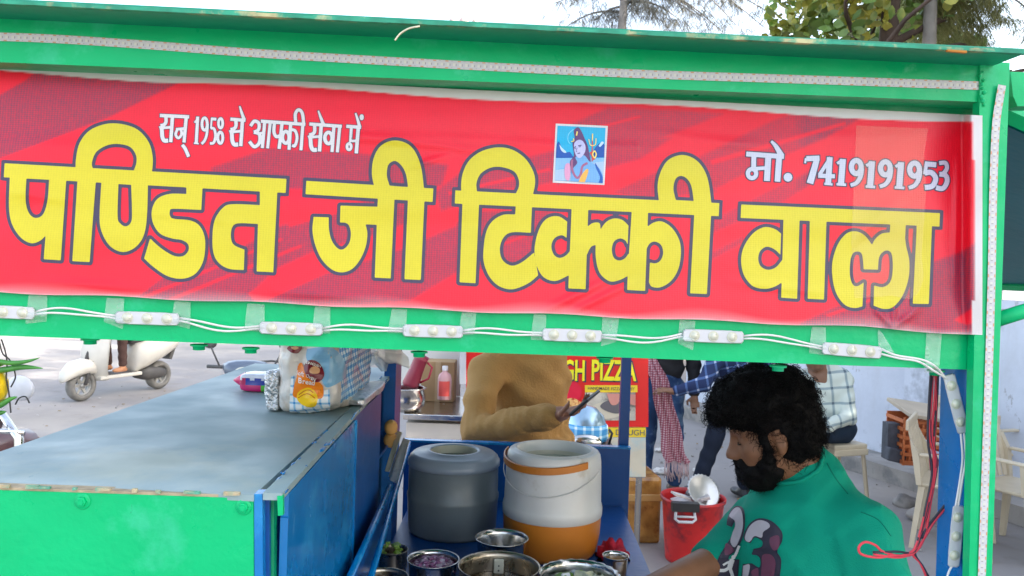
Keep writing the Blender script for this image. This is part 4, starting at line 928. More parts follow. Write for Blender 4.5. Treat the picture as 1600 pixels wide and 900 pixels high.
# grey trunk with fine feathery foliage to the right
def needles(mb, p, L_, r, n=10, wd_=.0035):
    for k in range(n):
        a = r.uniform(0, 6.28); e = Vector((math.cos(a) * .6, math.sin(a) * .6, -1 + r.random() * .5)).normalized() * L_ * r.uniform(.5, 1.2)
        q0 = p + Vector((r.uniform(-.05, .05), r.uniform(-.05, .05), 0)); wd = Vector((r.uniform(-1, 1), r.uniform(-1, 1), 0)).normalized() * wd_
        mid = q0 + e * .5 + Vector((0, 0, .02)); b0 = len(mb.v)
        mb.add([q0 - wd, q0 + wd, mid + wd, mid - wd, q0 + e], [(0, 1, 2, 3), (3, 2, 4)])
def casuarina(x, D, rad, blobs, label, seed, nlen, nn, m, h=7.5, bark=BARKG, dens=1.0):
    c = P(x, 40, D); t = empty('feathery_tree', (c.x, D, 0), label, 'tree'); r = random.Random(seed)
    mb, tips = branchset((c.x - .02, D, 0), (c.x + .02, D, h), 0, 1, rad, seed)
    fol = MB()
    for (bx_, by_, ex, ey, dz_) in blobs:
        p0, p1 = P(bx_, by_, D + dz_ * .2), P(ex, ey, D + dz_); L_ = (p1 - p0).length
        pts = [p0.lerp(p1, s) + Vector((0, 0, .12 * L_ * math.sin(s * 3.1))) for s in np.linspace(0, 1, 9)]
        mb.tube(pts, [rad * .22 * (1 - .75 * s) for s in np.linspace(0, 1, 9)], 5)
        for s in np.linspace(.12, 1, int(24 * dens)):
            p = p0.lerp(p1, s) + Vector((0, 0, .12 * L_ * math.sin(s * 3.1))); needles(fol, p + Vector((r.gauss(0, .10), r.gauss(0, .12), r.uniform(-.30, .06))), nlen, r, nn)
    mb.build('trunk', bark, t); fol.build('foliage', m, t, fix=False); return t
r_ = random.Random(11)
casuarina(974, 12, .11, [(975, -50, 1195, 45, .1), (975, -70, 1150, 40, -.5), (975, -20, 1130, 52, .6), (975, -60, 1215, 8, .8), (975, 0, 866, 6, 0), (975, 20, 885, 42, .5), (975, -20, 1110, 38, .2), (975, -30, 1200, 20, -.2), (975, 5, 1060, 30, .5), (975, 10, 930, 32, .3), (975, -30, 1050, 5, 0), (975, -10, 1085, 22, -.3), (975, -60, 1120, -10, .4), (975, -60, 1185, -5, 0), (975, -40, 1160, 18, .6), (975, -80, 900, -20, 0), (975, -110, 1030, -50, .5), (975, -130, 1130, -70, -.4), (975, -20, 1010, 8, .2)], 'thin feathery tree with drooping grey needles against the sky', 21, .27, 13, mat('grey_needles', (.20, .19, .15), .8, var=.3, vscale=2), bark=BARKG)
bl2 = []
for k in range(20):
    ex, ey = r_.uniform(1470, 1640), r_.uniform(-60, 66); bl2.append((1458 + r_.uniform(-4, 4), ey - 30 - r_.random() * 50, ex, ey, r_.uniform(.15, 1.6)))
for k in range(6): bl2.append((1458, -40, r_.uniform(1405, 1450), r_.uniform(-20, 30), r_.uniform(.3, 1.2)))
casuarina(1457, 8.4, .10, bl2, 'grey barked tree with dense feathery olive foliage at the far right', 33, .19, 20, LEAF2, dens=1.6)
# trees added beyond the wall, mostly past the frame, to block direct sun
for k, (x, y, hh, R) in enumerate(((7.6, -3.6, 8, 2.4), (7.4, .2, 8, 2.4), (7.6, 4, 8.5, 2.4), (8.4, 8, 8.8, 2.5), (9.2, 12, 9, 2.6), (11.6, -2, 10, 2.8), (11.6, 2.6, 10, 2.8), (12, 7, 10, 2.8), (12.6, 11.5, 10.5, 3.), (13, 16, 10.5, 3.), (8.0, 19.5, 8.2, 2.3))):
    t = empty('added_shade_tree', (x, y, 0), ('leafy shade tree added behind the boundary wall to block the sun, ' + ['nearest the camera', 'second along', 'third along', 'fourth along', 'fifth along', 'sixth along', 'seventh along', 'eighth along', 'ninth along', 'tenth along', 'set apart at the far end'][k]), 'tree', 'added shade trees beyond the wall')
    mb, tips = branchset((x, y, 0), (x + .2, y, hh - .6), 9, R * .9, .16, 40 + k, droop=.1); mb.build('trunk', BARK, t); r = random.Random(k)
    blobs = [((x + r.uniform(-1, 1) * R * .6, y + r.uniform(-1, 1) * R * .6, (2.6 if k < 10 else 4.5) + (hh - 2.6) * (j / 13)), R * r.uniform(.42, .6)) for j in range(14)]
    leafcrown(blobs, 3900, .20, LEAF3, t, 60 + k)
# far lamp mast head peeking over the roof
mt = P(725, 33, 60); mo = empty('lamp_mast', (mt.x, 60, 0), 'pale three headed lamp mast far behind, just clearing the roof', 'street lamp')
MASTM = mat('weathered_mast', (.55, .42, .38), .7, var=.2)
q = MB(); q.tube([(mt.x, 60, 0), (mt.x, 60, mt.z + .5)], [.14, .08], 8); q.tube([(mt.x - .85, 60, mt.z - .15), (mt.x, 60, mt.z), (mt.x + .85, 60, mt.z - .2)], .05, 6); q.build('pole', MASTM, mo)
for dx, s in ((-.85, .26), (0, .42), (.85, .28)):
    q = MB(); q.lathe([(.0, .9 * s), (.35 * s, .8 * s), (.8 * s, .1), (1.0 * s, -.5 * s), (.7 * s, -.9 * s), (.0, -.9 * s)], (mt.x + dx, 60, mt.z), 14); q.build('lamp_head', MASTM, mo)

# ------------------------------------------------------------------ pots and coolers on the deck
def lathe_obj(name, prof, c, m, parent=None, n=48, **k): return MB().lathe(prof, c, n, **k).build(name, m, parent)
GREYP = mat('grey_cooler_plastic', (.12, .15, .165), .38, var=.10, vscale=10, bump=.05, bscale=60, rvar=.08)
GREYL = mat('pale_grey_plastic', (.22, .27, .33), .35, var=.08, vscale=12, bump=.03)
CREAMP = mat('cream_plastic', (.55, .53, .42), .45, var=.08, vscale=20)
WHC = mat('off_white_cooler', (.62, .61, .58), .36, var=.07, vscale=9, bump=.03, col2=(.5, .46, .4), c2amt=.15, c2scale=12)
ORC = mat('orange_cooler', (.52, .17, .018), .38, var=.08, vscale=9, bump=.03)
WATER = mat('dark_liquid', (.05, .08, .06), .06, spec=.8)
WATER2 = mat('milky_liquid', (.36, .40, .34), .1, spec=.6)
c = P(710, 702, 2.12); zt_ = c.z - DK
co = empty('grey_cooler', (c.x, c.y, DK), 'round dark grey water cooler standing open on the cart deck', 'cooler')
R = 71 / pxs(2.12)
lathe_obj('body', [(0, .001), (R * .93, .001), (R * .97, .01), (R, zt_ * .40), (R * 1.012, zt_ * .43), (R * 1.012, zt_ * .47), (R * .99, zt_ * .49), (R * .985, zt_ * .80), (R * .99, zt_ * .82)], (c.x, c.y, DK), GREYP, co, 56)
lathe_obj('lid', [(R * .99, zt_ * .82), (R * 1.015, zt_ * .83), (R * 1.015, zt_ * .885), (R * .99, zt_ * .90), (R * .97, zt_ * .93), (R * .90, zt_ * .965), (R * .88, zt_ * .97), (R * .62, zt_ * .985), (R * .60, zt_ * 1.0), (R * .53, zt_ * 1.0), (R * .51, zt_ * .985)], (c.x, c.y, DK), GREYL, co, 56)
lathe_obj('neck', [(R * .51, zt_ * .987), (R * .50, zt_ * .9), (R * .5, zt_ * .86)], (c.x, c.y, DK), CREAMP, co, 40)
lathe_obj('water', [(0, zt_ * .89), (R * .503, zt_ * .89)], (c.x, c.y, DK), mat('green_water', (.03, .09, .07), .08), co, 40)
c = P(866, 700, 1.99); zt_ = c.z - DK; R = 78 / pxs(1.99)
co = empty('orange_white_cooler', (c.x, c.y, DK), 'white topped orange water cooler standing open beside the grey one', 'cooler')
lathe_obj('lower_body', [(0, .001), (R * .86, .001), (R * .91, .012), (R * .97, zt_ * .2), (R * .985, zt_ * .36), (R * .985, zt_ * .385)], (c.x, c.y, DK), ORC, co, 56)
ub = lathe_obj('upper_body', [(R * .985, zt_ * .375), (R * 1.0, zt_ * .38), (R * 1.005, zt_ * .45), (R * .995, zt_ * .475), (R * .975, zt_ * .50), (R * .96, zt_ * .75), (R * .95, zt_ * .9), (R * .93, zt_ * .955), (R * .89, zt_ * .985), (R * .86, zt_ * .992), (R * .80, zt_ * .985), (R * .785, zt_ * 1.0), (R * .745, zt_ * 1.0), (R * .735, zt_ * .985), (R * .73, zt_ * .88), (R * .72, zt_ * .84)], (c.x, c.y, DK), WHC, co, 56)
lathe_obj('inner_neck', [(R * .728, zt_ * .9), (R * .715, zt_ * .80), (R * .70, zt_ * .78)], (c.x, c.y, DK), CREAMP, co, 40)
lathe_obj('water', [(0, zt_ * .86), (R * .73, zt_ * .86)], (c.x, c.y, DK), WATER2, co, 40)
mb = MB(); pts = []                                   # folded carrying handle round the rim
for a in np.linspace(math.radians(158), math.radians(308), 26): pts.append((a, .93 - .055 * math.sin((a - 2.75) / 2.62 * math.pi)))
ring_i = []; vs = []
for a, zf in pts:
    for (rr, zz) in ((.985, zf - .035), (1.012, zf - .03), (1.012, zf + .03), (.985, zf + .035)): vs.append((c.x + R * rr * math.cos(a), c.y + R * rr * math.sin(a), DK + zt_ * zz))
m_ = len(pts); mb.add(vs, [(i * 4 + k, i * 4 + (k + 1) % 4, (i + 1) * 4 + (k + 1) % 4, (i + 1) * 4 + k) for i in range(m_ - 1) for k in range(4)] + [(0, 1, 2, 3), (m_ * 4 - 4, m_ * 4 - 1, m_ * 4 - 2, m_ * 4 - 3)], False)
mb.build('handle', ORC, co)
mb = MB(); mb.tube([Vector((c.x + R * 1.003 * math.cos(a), c.y + R * 1.003 * math.sin(a), DK + zt_ * (.86 - .22 * math.sin((a - 2.9) / 2.9 * math.pi)))) for a in np.linspace(2.9, 5.8, 30)], .0012, 5); mb.build('moulding_line', WHC, co)
def pot(x, y, rpx, D, label, name='steel_bowl', m=STEEL, content=None, flute=0, depth=.105, cat='bowl', grp='steel bowls and pots on the deck', rim=.05, fill=.8, taper=.82):
    c = P(x, y, D); R = rpx / pxs(D); h = min(c.z - DK, depth) if depth else c.z - DK; z0 = c.z - h
    e = empty(name, (c.x, c.y, DK), label, cat, grp)
    wob = (lambda a, i: 1 + (.03 * math.cos(a * flute) if 2 <= i <= 7 else 0)) if flute else None
    hh = c.z - DK
    MB().lathe([(0, .001), (R * taper, .001), (R * (taper + .04), .008), (R * (taper + .1), hh * .5), (R * .97, hh * .92), (R * 1.0, hh * .985), (R * (1 + rim), hh), (R * (1 + rim), hh * 1.012), (R * .985, hh * 1.005), (R * .94, hh * .9), (R * (taper + .06), hh * .5), (R * taper * .97, .012), (0, .01)], (c.x, c.y, DK), 48 if not flute else 96, wob=wob).build('bowl_body', m, e)
    return e, c, R, hh
def bits(e, c, R, z0, n, sz, mats, name, seed, heap=.02):
    r = random.Random(seed); mb = MB()
    for k in range(n):
        a = r.uniform(0, 6.28); rr = R * math.sqrt(r.random()); p = Vector((c.x + rr * math.cos(a), c.y + rr * math.sin(a), z0 + heap * (1 - (rr / R) ** 2) + r.uniform(-.003, .003)))
        rot = Matrix.Rotation(r.uniform(0, 6), 3, 'Z') @ Matrix.Rotation(r.uniform(-.8, .8), 3, 'X'); s = sz * r.uniform(.6, 1.3)
        mb.box(p, (s, s * r.uniform(.4, 1), s * r.uniform(.3, .6)), rot, r.randrange(len(mats)), bev=s * .12)
    o = mb.build(name, mats, e, fix=False); o['kind'] = 'stuff'; return o
ONION = mat('chopped_onion', (.22, .07, .17), .4, var=.4, vscale=90); ONION2 = mat('pale_onion', (.45, .33, .40), .4, var=.3, vscale=90)
GRN = mat('green_herb', (.16, .28, .03), .5, var=.35, vscale=60); GRN2 = mat('pale_salad', (.5, .5, .33), .5, var=.2, vscale=60); CURD = mat('white_curd', (.72, .72, .74), .35, var=.06, vscale=60)
e, c, R, hh = pot(677, 873, 40, 1.70, 'small steel bowl heaped with chopped purple onion'); bits(e, c, R * .85, DK + hh * .72, 190, .012, [ONION, ONION, ONION2], 'chopped_onion', 1)
e, c, R, hh = pot(780, 884, 64, 1.62, 'wide steel pot of brown sauce with a pale clip on its wall', 'steel_pot', STEEL_D, cat='pot', rim=.02, taper=.93)
lathe_obj('sauce', [(0, hh * .55), (R * .955, hh * .55)], (c.x, c.y, DK), mat('brown_sauce', (.09, .045, .015), .12, spec=.7), e)
q = MB(); q.box((c.x - .002, c.y + R * .86, c.z - .032), (.022, .006, .04), bev=.004); cl = q.build('clip', CREAMP, e); q = MB(); q.ball((c.x - .002, c.y + R * .86 - .0035, c.z - .036), (.002, .001, .002), 8); q.ball((c.x - .002, c.y + R * .86 - .0035, c.z - .026), (.002, .001, .002), 8); q.build('rivet', BLACK, cl)
pot(784, 840, 40, 1.80, 'empty steel bowl tucked between the two coolers', rim=.06)
e, c, R, hh = pot(905, 897, 62, 1.60, 'fluted steel bowl of white curd and green herbs', flute=22, rim=.03); bits(e, c, R * .8, DK + hh * .7, 60, .02, [GRN, GRN2, CURD], 'salad', 2); lathe_obj('curd', [(0, hh * .72), (R * .93, hh * .72)], (c.x, c.y, DK), CURD, e)
e, c, R, hh = pot(613, 858, 24, 1.78, 'narrow dark steel tumbler by the blue splash rail', 'steel_tumbler', STEEL_D, cat='tumbler', taper=.9); bits(e, c, R * .7, DK + hh * .96, 24, .011, [GRN, LEAF3], 'herb_sprig', 3)
pot(598, 902, 40, 1.60, 'dark steel pot cut off at the bottom left of the deck', 'steel_pot', STEEL_D, cat='pot', rim=.03, taper=.92)
e, c, R, hh = pot(962, 868, 20, 1.78, 'tiny steel bowl beside the crumpled red cloth'); lathe_obj('chutney', [(0, hh * .85), (R * .93, hh * .85)], (c.x, c.y, DK), mat('amber_chutney', (.4, .17, .03), .2), e)
# crumpled red cloth at the deck's right corner
q = MB(); bm = bmesh.new(); bmesh.ops.create_icosphere(bm, subdivisions=4, radius=1); c = P(957, 868, 1.95); vs = []
for v in bm.verts:
    k = v.co; d = 1 + .45 * mnoise.noise(k * 2.2) + .2 * mnoise.noise(k * 6); vs.append(Vector((c.x + k.x * .036 * d, c.y + k.y * .05 * d, max(DK + .002, c.z - .01 + k.z * .045 * d))))
bm.verts.index_update(); q.add(vs, [[v.index for v in f.verts] for f in bm.faces], True); bm.free()
tag(q.build('red_cloth', mat('red_cotton', (.5, .01, .03), .85, var=.25, vscale=40, bump=.3, bscale=200)), 'crumpled bright red cloth at the right corner of the deck', 'cloth')

# ------------------------------------------------------------------ bread bag, foil pack, colour pack, shelf things
zb = zt
GING = checkmat('blue_gingham_film', S(205, 225, 236), S(105, 168, 210), S(35, 120, 190), 80, (1, 2), .5, .2, rot=.5)
scuff(WALL, (.30, .29, .29), 5, .62, (1, 1, .6), soft=.03, amt=.7); scuff(WALL, (.45, .45, .46), 1.3, .52, (1, 1, .35), soft=.2, amt=.5)
CLEARB = mat('cloudy_plastic_film', (.62, .60, .56), .15, var=.2, vscale=20, bump=.6, bscale=28, spec=.7, col2=(.45, .36, .27), c2amt=.35, c2scale=9)
def crumple(V, amt, s, seed): return [v + Vector((mnoise.noise(v * s + Vector((seed, 0, 0))), mnoise.noise(v * s + Vector((0, seed, 5))), mnoise.noise(v * s + Vector((9, 0, seed))))) * amt for v in V]
def loaf(x0, x1, y0, y1, z0, z1, nx=16, ny=26, nz=16, seed=1, amt=.007):
    """bag film: rounded box shell with creases"""
    bm = bmesh.new(); bmesh.ops.create_cube(bm, size=2); bmesh.ops.subdivide_edges(bm, edges=bm.edges[:], cuts=22, use_grid_fill=True); vs = []
    for v in bm.verts:
        k = v.co.copy(); p8 = (abs(k.x) ** 7 + abs(k.y) ** 7 + abs(k.z) ** 7) ** (1 / 7); k = k / p8
        pinch = 1 - .25 * max(0, k.y) ** 3
        p = Vector(((x0 + x1) / 2 + k.x * (x1 - x0) / 2 * pinch, (y0 + y1) / 2 + k.y * (y1 - y0) / 2, (z0 + z1) / 2 + k.z * (z1 - z0) / 2 * (pinch if k.z > 0 else 1)))
        vs.append(p)
    vs2 = []
    for p in vs:
        r1 = 1 - abs(2 * abs((mnoise.noise(p * 14 + Vector((seed, 0, 0)))) ) ); r2 = mnoise.noise(p * 34 + Vector((0, seed, 0)))
        n = (p - Vector(((x0 + x1) / 2, (y0 + y1) / 2, (z0 + z1) / 2))).normalized(); q_ = p + n * amt * (r1 * 1.1 + r2 * .7 - .6); q_.z = max(q_.z, z0 + .0005); vs2.append(q_)
    bm.verts.index_update(); fs = [[v.index for v in f.verts] for f in bm.faces]; bm.free(); return vs2, fs
bagc = PH(480, 648, H1 - .0)
bag = empty('bread_bag', (-.40, 1.62, zb), 'crinkled bread bag with orange label and blue gingham film on the cabinet top', 'bread bag')
vs, fs = loaf(-.458, -.338, 1.49, 1.90, zb + .001, zb + .17, amt=.013)
bg_ = MB().add(vs, fs, True).build('bag_film', [CLEARB, GING], bag)
for p in bg_.data.polygons:
    cpt = p.center; p.material_index = 1 if (cpt.y > 1.53 and cpt.z > zb + .02 and (cpt.x > -.37 or cpt.z > zb + .12)) else 0
bvb = bvh_of(bg_)
def lab(name, polys, col, k, strokes=(), holes=None, step=.8):
    r = Raster(430, 530, 640, 655, step)
    for p in polys: r.poly([(340 + a[0] / 4, 530 + a[1] / 4) + tuple(a[2:]) for a in p])
    for p, wd in strokes: r.stroke([(340 + a / 4, 530 + b / 4) for a, b in p], wd / 4)
    m_ = col if not isinstance(col, tuple) else mat(name + '_ink', col, .25, var=.05); return r.mesh(name, m_, onto(bvb, k), 0, parent=bag, merge=1)
lab('gingham_print', [[(455, 300, 1), (520, 345), (700, 310, 1), (705, 470, 1), (450, 455, 1)], [(460, 230, 1), (482, 225, 1), (478, 320, 1), (456, 310, 1)]], checkmat('label_gingham', S(235, 240, 245), S(150, 195, 225), S(45, 130, 200), 62, (0, 2), .25), .0012)
lab('film_print', [[(560, 60, 1), (700, 50), (780, 120), (800, 230), (690, 300), (640, 240), (560, 130)]], S(120, 175, 210), .0010)
lab('orange_print', [[(500, 170), (525, 145), (545, 180), (560, 230), (640, 270), (662, 300), (655, 365), (580, 370), (480, 360), (478, 300), (495, 240)]], S(235, 130, 20), .0018)
lab('bread_slice_print', [[(505, 330), (560, 300), (605, 320), (625, 370), (605, 415), (540, 412), (500, 375)]], S(250, 205, 30), .0024)
lab('crumb_print', [], S(200, 120, 15), .0030, [([(510, 345), (560, 315), (600, 335)], 7), ([(505, 365), (560, 340), (610, 370)], 6)])
lab('emblem_print', [[(545, 170), (575, 132), (625, 140), (660, 190), (665, 235), (635, 265), (590, 255), (555, 220)], [(440, 55), (480, 30), (530, 45), (505, 85), (465, 85)]], S(110, 20, 35), .0024)
lab('emblem_slice_print', [[(575, 195), (600, 170), (635, 185), (632, 212), (590, 215)], [(465, 50), (490, 45), (505, 55), (480, 65)]], S(215, 165, 120), .0030)
def text_on(s, size, x, y, ang, m, to3d, parent, name, offset=0.0, extr=0, sx=1.0, fitw=None):
    """letters (built-in face) laid on a surface: flat text mesh whose points go through to3d(photo pixel)"""
    cu = bpy.data.curves.new('t', 'FONT'); cu.body = s; cu.size = size; cu.align_x = 'CENTER'; cu.align_y = 'CENTER'; cu.offset = offset; cu.resolution_u = 3
    o = bpy.data.objects.new('t', cu); COL.objects.link(o); dg = bpy.context.evaluated_depsgraph_get(); me = bpy.data.meshes.new_from_object(o.evaluated_get(dg)); bpy.data.objects.remove(o); bpy.data.curves.remove(cu)
    if fitw: xs = [v.co.x for v in me.vertices]; sx = fitw / (max(xs) - min(xs)); mx_ = (max(xs) + min(xs)) / 2 * sx; x -= mx_
    ca, sa_ = math.cos(ang), math.sin(ang); bad = False; pts = []
    for v in me.vertices:
        px, py = x + (v.co.x * sx) * ca + v.co.y * sa_, y + v.co.x * sx * sa_ - v.co.y * ca; p = to3d(px, py); pts.append(p)
    if any(p is None for p in pts):
        ok = [p for p in pts if p is not None]
        if not ok: return None
        pts = [p if p is not None else ok[0] for p in pts]
    for v, p in zip(me.vertices, pts): v.co = p
    me.materials.clear(); me.materials.append(m); return mkobj(name, me, parent)
WINK = mat('white_ink', (.85, .83, .78), .3)
text_on('ENGLISH', 5.6, 340 + 602 / 4, 530 + 160 / 4, .35, WINK, onto(bvb, .0036), bag, 'emblem_lettering', .05)
text_on('OVEN', 5.6, 340 + 585 / 4, 530 + 238 / 4, .5, WINK, onto(bvb, .0036), bag, 'emblem_lettering', .05)
text_on('Bread', 11, 340 + 560 / 4, 530 + 262 / 4, .1, WINK, onto(bvb, .0036), bag, 'label_lettering', .15)
text_on('Soft', 9, 340 + 520 / 4, 530 + 215 / 4, .25, WINK, onto(bvb, .0036), bag, 'label_lettering', .1)
# twisted clear tail of the bag
mb = MB(); r = random.Random(4); c0 = Vector((-.395, 1.88, zb + .085)); n = 20; prof = [(.06, 0), (.035, .05), (.014, .09), (.012, .105), (.035, .14), (.055, .175)]
vs = []; ax = Vector((.32, .9, -.05)).normalized(); u = ax.cross(Vector((0, 0, 1))).normalized(); v_ = ax.cross(u)
for (rr, l) in prof:
    for k in range(n):
        a = 2 * math.pi * k / n; w2 = rr * (1 + .35 * math.sin(a * 5 + l * 30) + .15 * r.uniform(-1, 1)); vs.append(c0 + ax * (l + .01 * math.sin(a * 4)) + (u * math.cos(a) + v_ * math.sin(a)) * w2)
mb.add(vs, [(i * n + k, i * n + (k + 1) % n, (i + 1) * n + (k + 1) % n, (i + 1) * n + k) for i in range(len(prof) - 1) for k in range(n)], True); mb.build('twisted_tail', mat('clear_film', (.66, .66, .64), .12, alpha=.75, bump=.5, bscale=30, spec=.8), bag)
# crumpled silver foil pack against the bag
vs, fs = loaf(-.487, -.459, 1.53, 1.60, zb + .001, zb + .078, seed=8, amt=.010)
tag(MB().add(vs, fs, True).build('foil_pack', mat('silver_foil', (.72, .72, .72), .25, metal=.9, bump=.9, bscale=140, var=.1)), 'crumpled silver foil pack pressed against the bread bag', 'foil')
vs, fs = loaf(-.352, -.305, 1.60, 1.88, zb + .004, zb + .02, seed=9, amt=.006)
tag(MB().add(vs, fs, True).build('foil_sheet', mat('thin_foil', (.62, .63, .65), .28, metal=.8, bump=.8, bscale=70, var=.1)), 'flat strip of foil on the rail under the bread bag', 'foil')
pk = empty('colour_pack', (-.56, 1.78, zb), 'clear pack of bright coloured plastic pieces with a pink tip', 'pack')
vs, fs = loaf(-.615, -.50, 1.75, 1.83, zb + .001, zb + .040, seed=12, amt=.004)
o = MB().add(vs, fs, True).build('pack_film', [mat('pack_%d' % i, S(*cc), .22, var=.1, vscale=30, coat=.4) for i, cc in enumerate(((205, 30, 110), (35, 60, 160), (90, 190, 60), (230, 210, 60), (225, 225, 235), (190, 30, 90)))], pk)
for p in o.data.polygons:
    cx, cz = p.center.x, p.center.z - zb; u = (cx + .615) / .115
    p.material_index = 4 if cz > .032 or (cz > .026 and int(u * 14) % 3 == 0) else (0 if u < .42 and cz < .016 else (2 if cz < .016 and u < .75 else (3 if cz < .016 else (1 if .15 < u < .5 else 5))))
q = MB(); q.lathe([(.019, 0), (.012, .012), (.002, .026), (0, .027)], n=10); Rm = Matrix.Rotation(-math.pi / 2, 3, 'Y'); q.v = [tuple(Rm @ Vector(v) + Vector((-.612, 1.785, zb + .021))) for v in q.v]; q.build('pink_tip', mat('pink_plastic', S(215, 20, 100), .3), pk)
# bun and folded newspapers standing on the inner shelf
q = MB(); c = P(611, 668, 2.02); q.ball(c, (.017, .02, .02), 20); q.ball(c + Vector((-.002, .01, -.034)), (.018, .02, .02), 20)
tag(q.build('bread_bun', mat('bread_crust', (.55, .30, .09), .7, var=.25, vscale=14, bump=.15)), 'golden bread buns on the cabinet shelf behind the papers', 'bread')
def sheet(pts, label, m, seed):
    q = MB(); a = [Vector(p) for p in pts]; n = 14; vs = []
    for i in range(n):
        for j in range(n):
            u, v = i / (n - 1), j / (n - 1); p = a[0].lerp(a[1], u).lerp(a[3].lerp(a[2], u), v); vs.append(p + Vector((.004 * math.sin(u * 9 + seed), .006 * math.sin(v * 6 + seed + u * 4), 0)))
    q.add(vs, [(i * n + j, (i + 1) * n + j, (i + 1) * n + j + 1, i * n + j + 1) for i in range(n - 1) for j in range(n - 1)], True); o = q.build('folded_paper', m)
    tag(o, label, 'paper', 'folded papers leaning in the cabinet opening')
PAPER = mat('newsprint', (.62, .58, .54), .85, var=.12, vscale=25, col2=(.40, .36, .36), c2amt=.3, c2scale=30)
sheet([P(604, 745, 1.86), P(622, 758, 1.78), P(641, 688, 1.98), P(628, 684, 2.04)], 'folded newspaper leaning nearest the grey cooler', PAPER, 1)
sheet([P(603, 735, 1.90), P(610, 738, 1.87), P(630, 676, 2.03), P(621, 672, 2.06)], 'paler folded sheet leaning just behind the newspaper', mat('pale_paper', (.66, .6, .48), .85, var=.1, vscale=20), 3)
q = MB(); vs, fs = loaf(-.345, -.318, 1.56, 1.72, zt - .30, zt - .24, seed=20, amt=.012)
CT2 = None
# lemon and chilli charm hanging from the beam at the far left
ch = empty('lemon_chilli_charm', F(2, 545, .03), 'lemon and green chilli charm hanging on black thread at the left edge', 'hanging charm')
YL = mat('lemon_skin', (.80, .55, .01), .35, var=.08, vscale=40, bump=.15, bscale=160); GC = mat('green_chilli', (.05, .22, .03), .25, var=.3, vscale=30, coat=.3)
q = MB(); q.lathe([(.0, .027), (.006, .025), (.015, .019), (.0205, .006), (.021, -.004), (.017, -.016), (.008, -.023), (.0, -.026)], F(-18, 604, .03), 24); q.build('lemon', YL, ch)
def chilli(pts, o=.035, r=.0038):
    p = smooth_line(pts, 6); q = MB(); n = len(p); q.tube([F(x, y, o) for x, y in p], [r * (.55 + .45 * min(1, i / 5)) * (1 - (i / (n - 1)) ** 3 * .93) for i in range(n)], 8); q.build('chilli', GC, ch)
chilli([(-22, 582), (5, 578), (30, 574), (48, 574), (67, 575.5)]); chilli([(-20, 560), (5, 566), (25, 567), (45, 564), (62, 559)], .04, .003); chilli([(-18, 640), (2, 632), (15, 624), (27, 620)]); chilli([(-25, 650), (-4, 646), (10, 643)], .03); chilli([(-20, 572), (-2, 569), (10, 567)], .03)
mb = MB()
for pts in ([(2, 530), (8, 548), (11, 566), (10, 590), (14, 615), (17, 645)], [(-2, 530), (4, 552), (15, 562), (22, 578), (24, 590), (17, 605)], [(24, 632), (30, 622), (40, 620), (46, 630)]): mb.tube([F(x, y, .032) for x, y in smooth_line(pts, 6)], .0009, 5)
mb.build('thread', BLACK, ch)
# ------------------------------------------------------------------ neighbouring pizza stall
REDP = mat('red_board', (.72, .015, .012), .35, var=.05, vscale=6); YELB = mat('yellow_board', (.85, .62, .03), .4, var=.05); YELL = mat('yellow_letter', (.90, .80, .02), .35)
D = 4.3
def quadD(mb, x0, y0, x1, y1, D, th=.012, mi=0):
    a = [P(x0, y0, D), P(x1, y0, D), P(x1, y1, D), P(x0, y1, D)]; b2 = [v + Vector((0, th, 0)) for v in a]; return mb.hull8(a, b2, mi)
st = empty('pizza_stall', (P(870, 700, D).x, D, 0), 'red pizza stall with yellow lettering on its front board', 'food stall')
tl = P(728, 470, D); br = P(1013, 667, D)
q = MB(); quadD(q, 728, 470, 1013, 667, D, .03); q.build('front_board', REDP, st)
def on(Dd): return lambda x, y: P(x, y, Dd)
for tx, kx, wd in (('DOU', 852, 50), ('GH', 897, 33), ('PIZZA', 959.5, 70)):
    text_on(tx, 44, kx + 1.2, 582, .02, INK, on(D - .003), st, 'board_lettering_shadow', 1.9, fitw=wd + 3)
    text_on(tx, 44, kx, 580.5, .02, YELL, on(D - .006), st, 'board_lettering', 1.2, fitw=wd)
q = MB(); quadD(q, 914, 602, 996, 613, D - .004, .002); q.build('yellow_band', YELB, st); text_on('HANDMADE PIZZA CRUST', 6.6, 955, 607.5, .02, INK, on(D - .008), st, 'band_lettering', .02, sx=.93)
q = MB(); quadD(q, 914, 613.5, 993, 657, D - .004, .002); q.build('photo_print', mat('dough_photo', (.50, .46, .38), .4, var=.3, vscale=12, col2=(.15, .13, .11), c2amt=.5, c2scale=9), st)
rr = Raster(875, 600, 1000, 665, 1); rr.poly([(918, 648), (930, 632), (955, 628), (975, 638), (968, 650), (940, 655)]); rr.mesh('dough_print', mat('dough', (.62, .55, .42), .5, var=.1), on(D - .007), 0, parent=st)
rr = Raster(875, 600, 1000, 665, 1); rr.poly([(938, 636), (950, 626), (975, 630), (985, 642), (960, 646)]); rr.mesh('pan_print', SLATE, on(D - .010), 0, parent=st)
rr = Raster(875, 600, 1000, 665, 1); rr.poly([(948, 615, 1), (968, 615, 1), (966, 630), (955, 632)]); rr.poly([(980, 616, 1), (993, 616, 1), (993, 634, 1), (984, 630)]); rr.mesh('hand_print', mat('hand_pink', (.6, .25, .2), .5), on(D - .012), 0, parent=st)
rr = Raster(875, 590, 920, 665, 1); rr.poly([(880, 610), (895, 596), (908, 606), (906, 622), (890, 630)]); rr.mesh('tomato_print', mat('tomato', S(220, 25, 60), .4), on(D - .007), 0, parent=st)
rr = Raster(875, 590, 920, 665, 1); rr.poly([(878, 630), (895, 622), (912, 634), (908, 655), (882, 655)]); rr.mesh('pizza_print', mat('pizza', S(235, 190, 120), .4, col2=S(190, 60, 30), c2amt=.5, c2scale=60), on(D - .009), 0, parent=st)
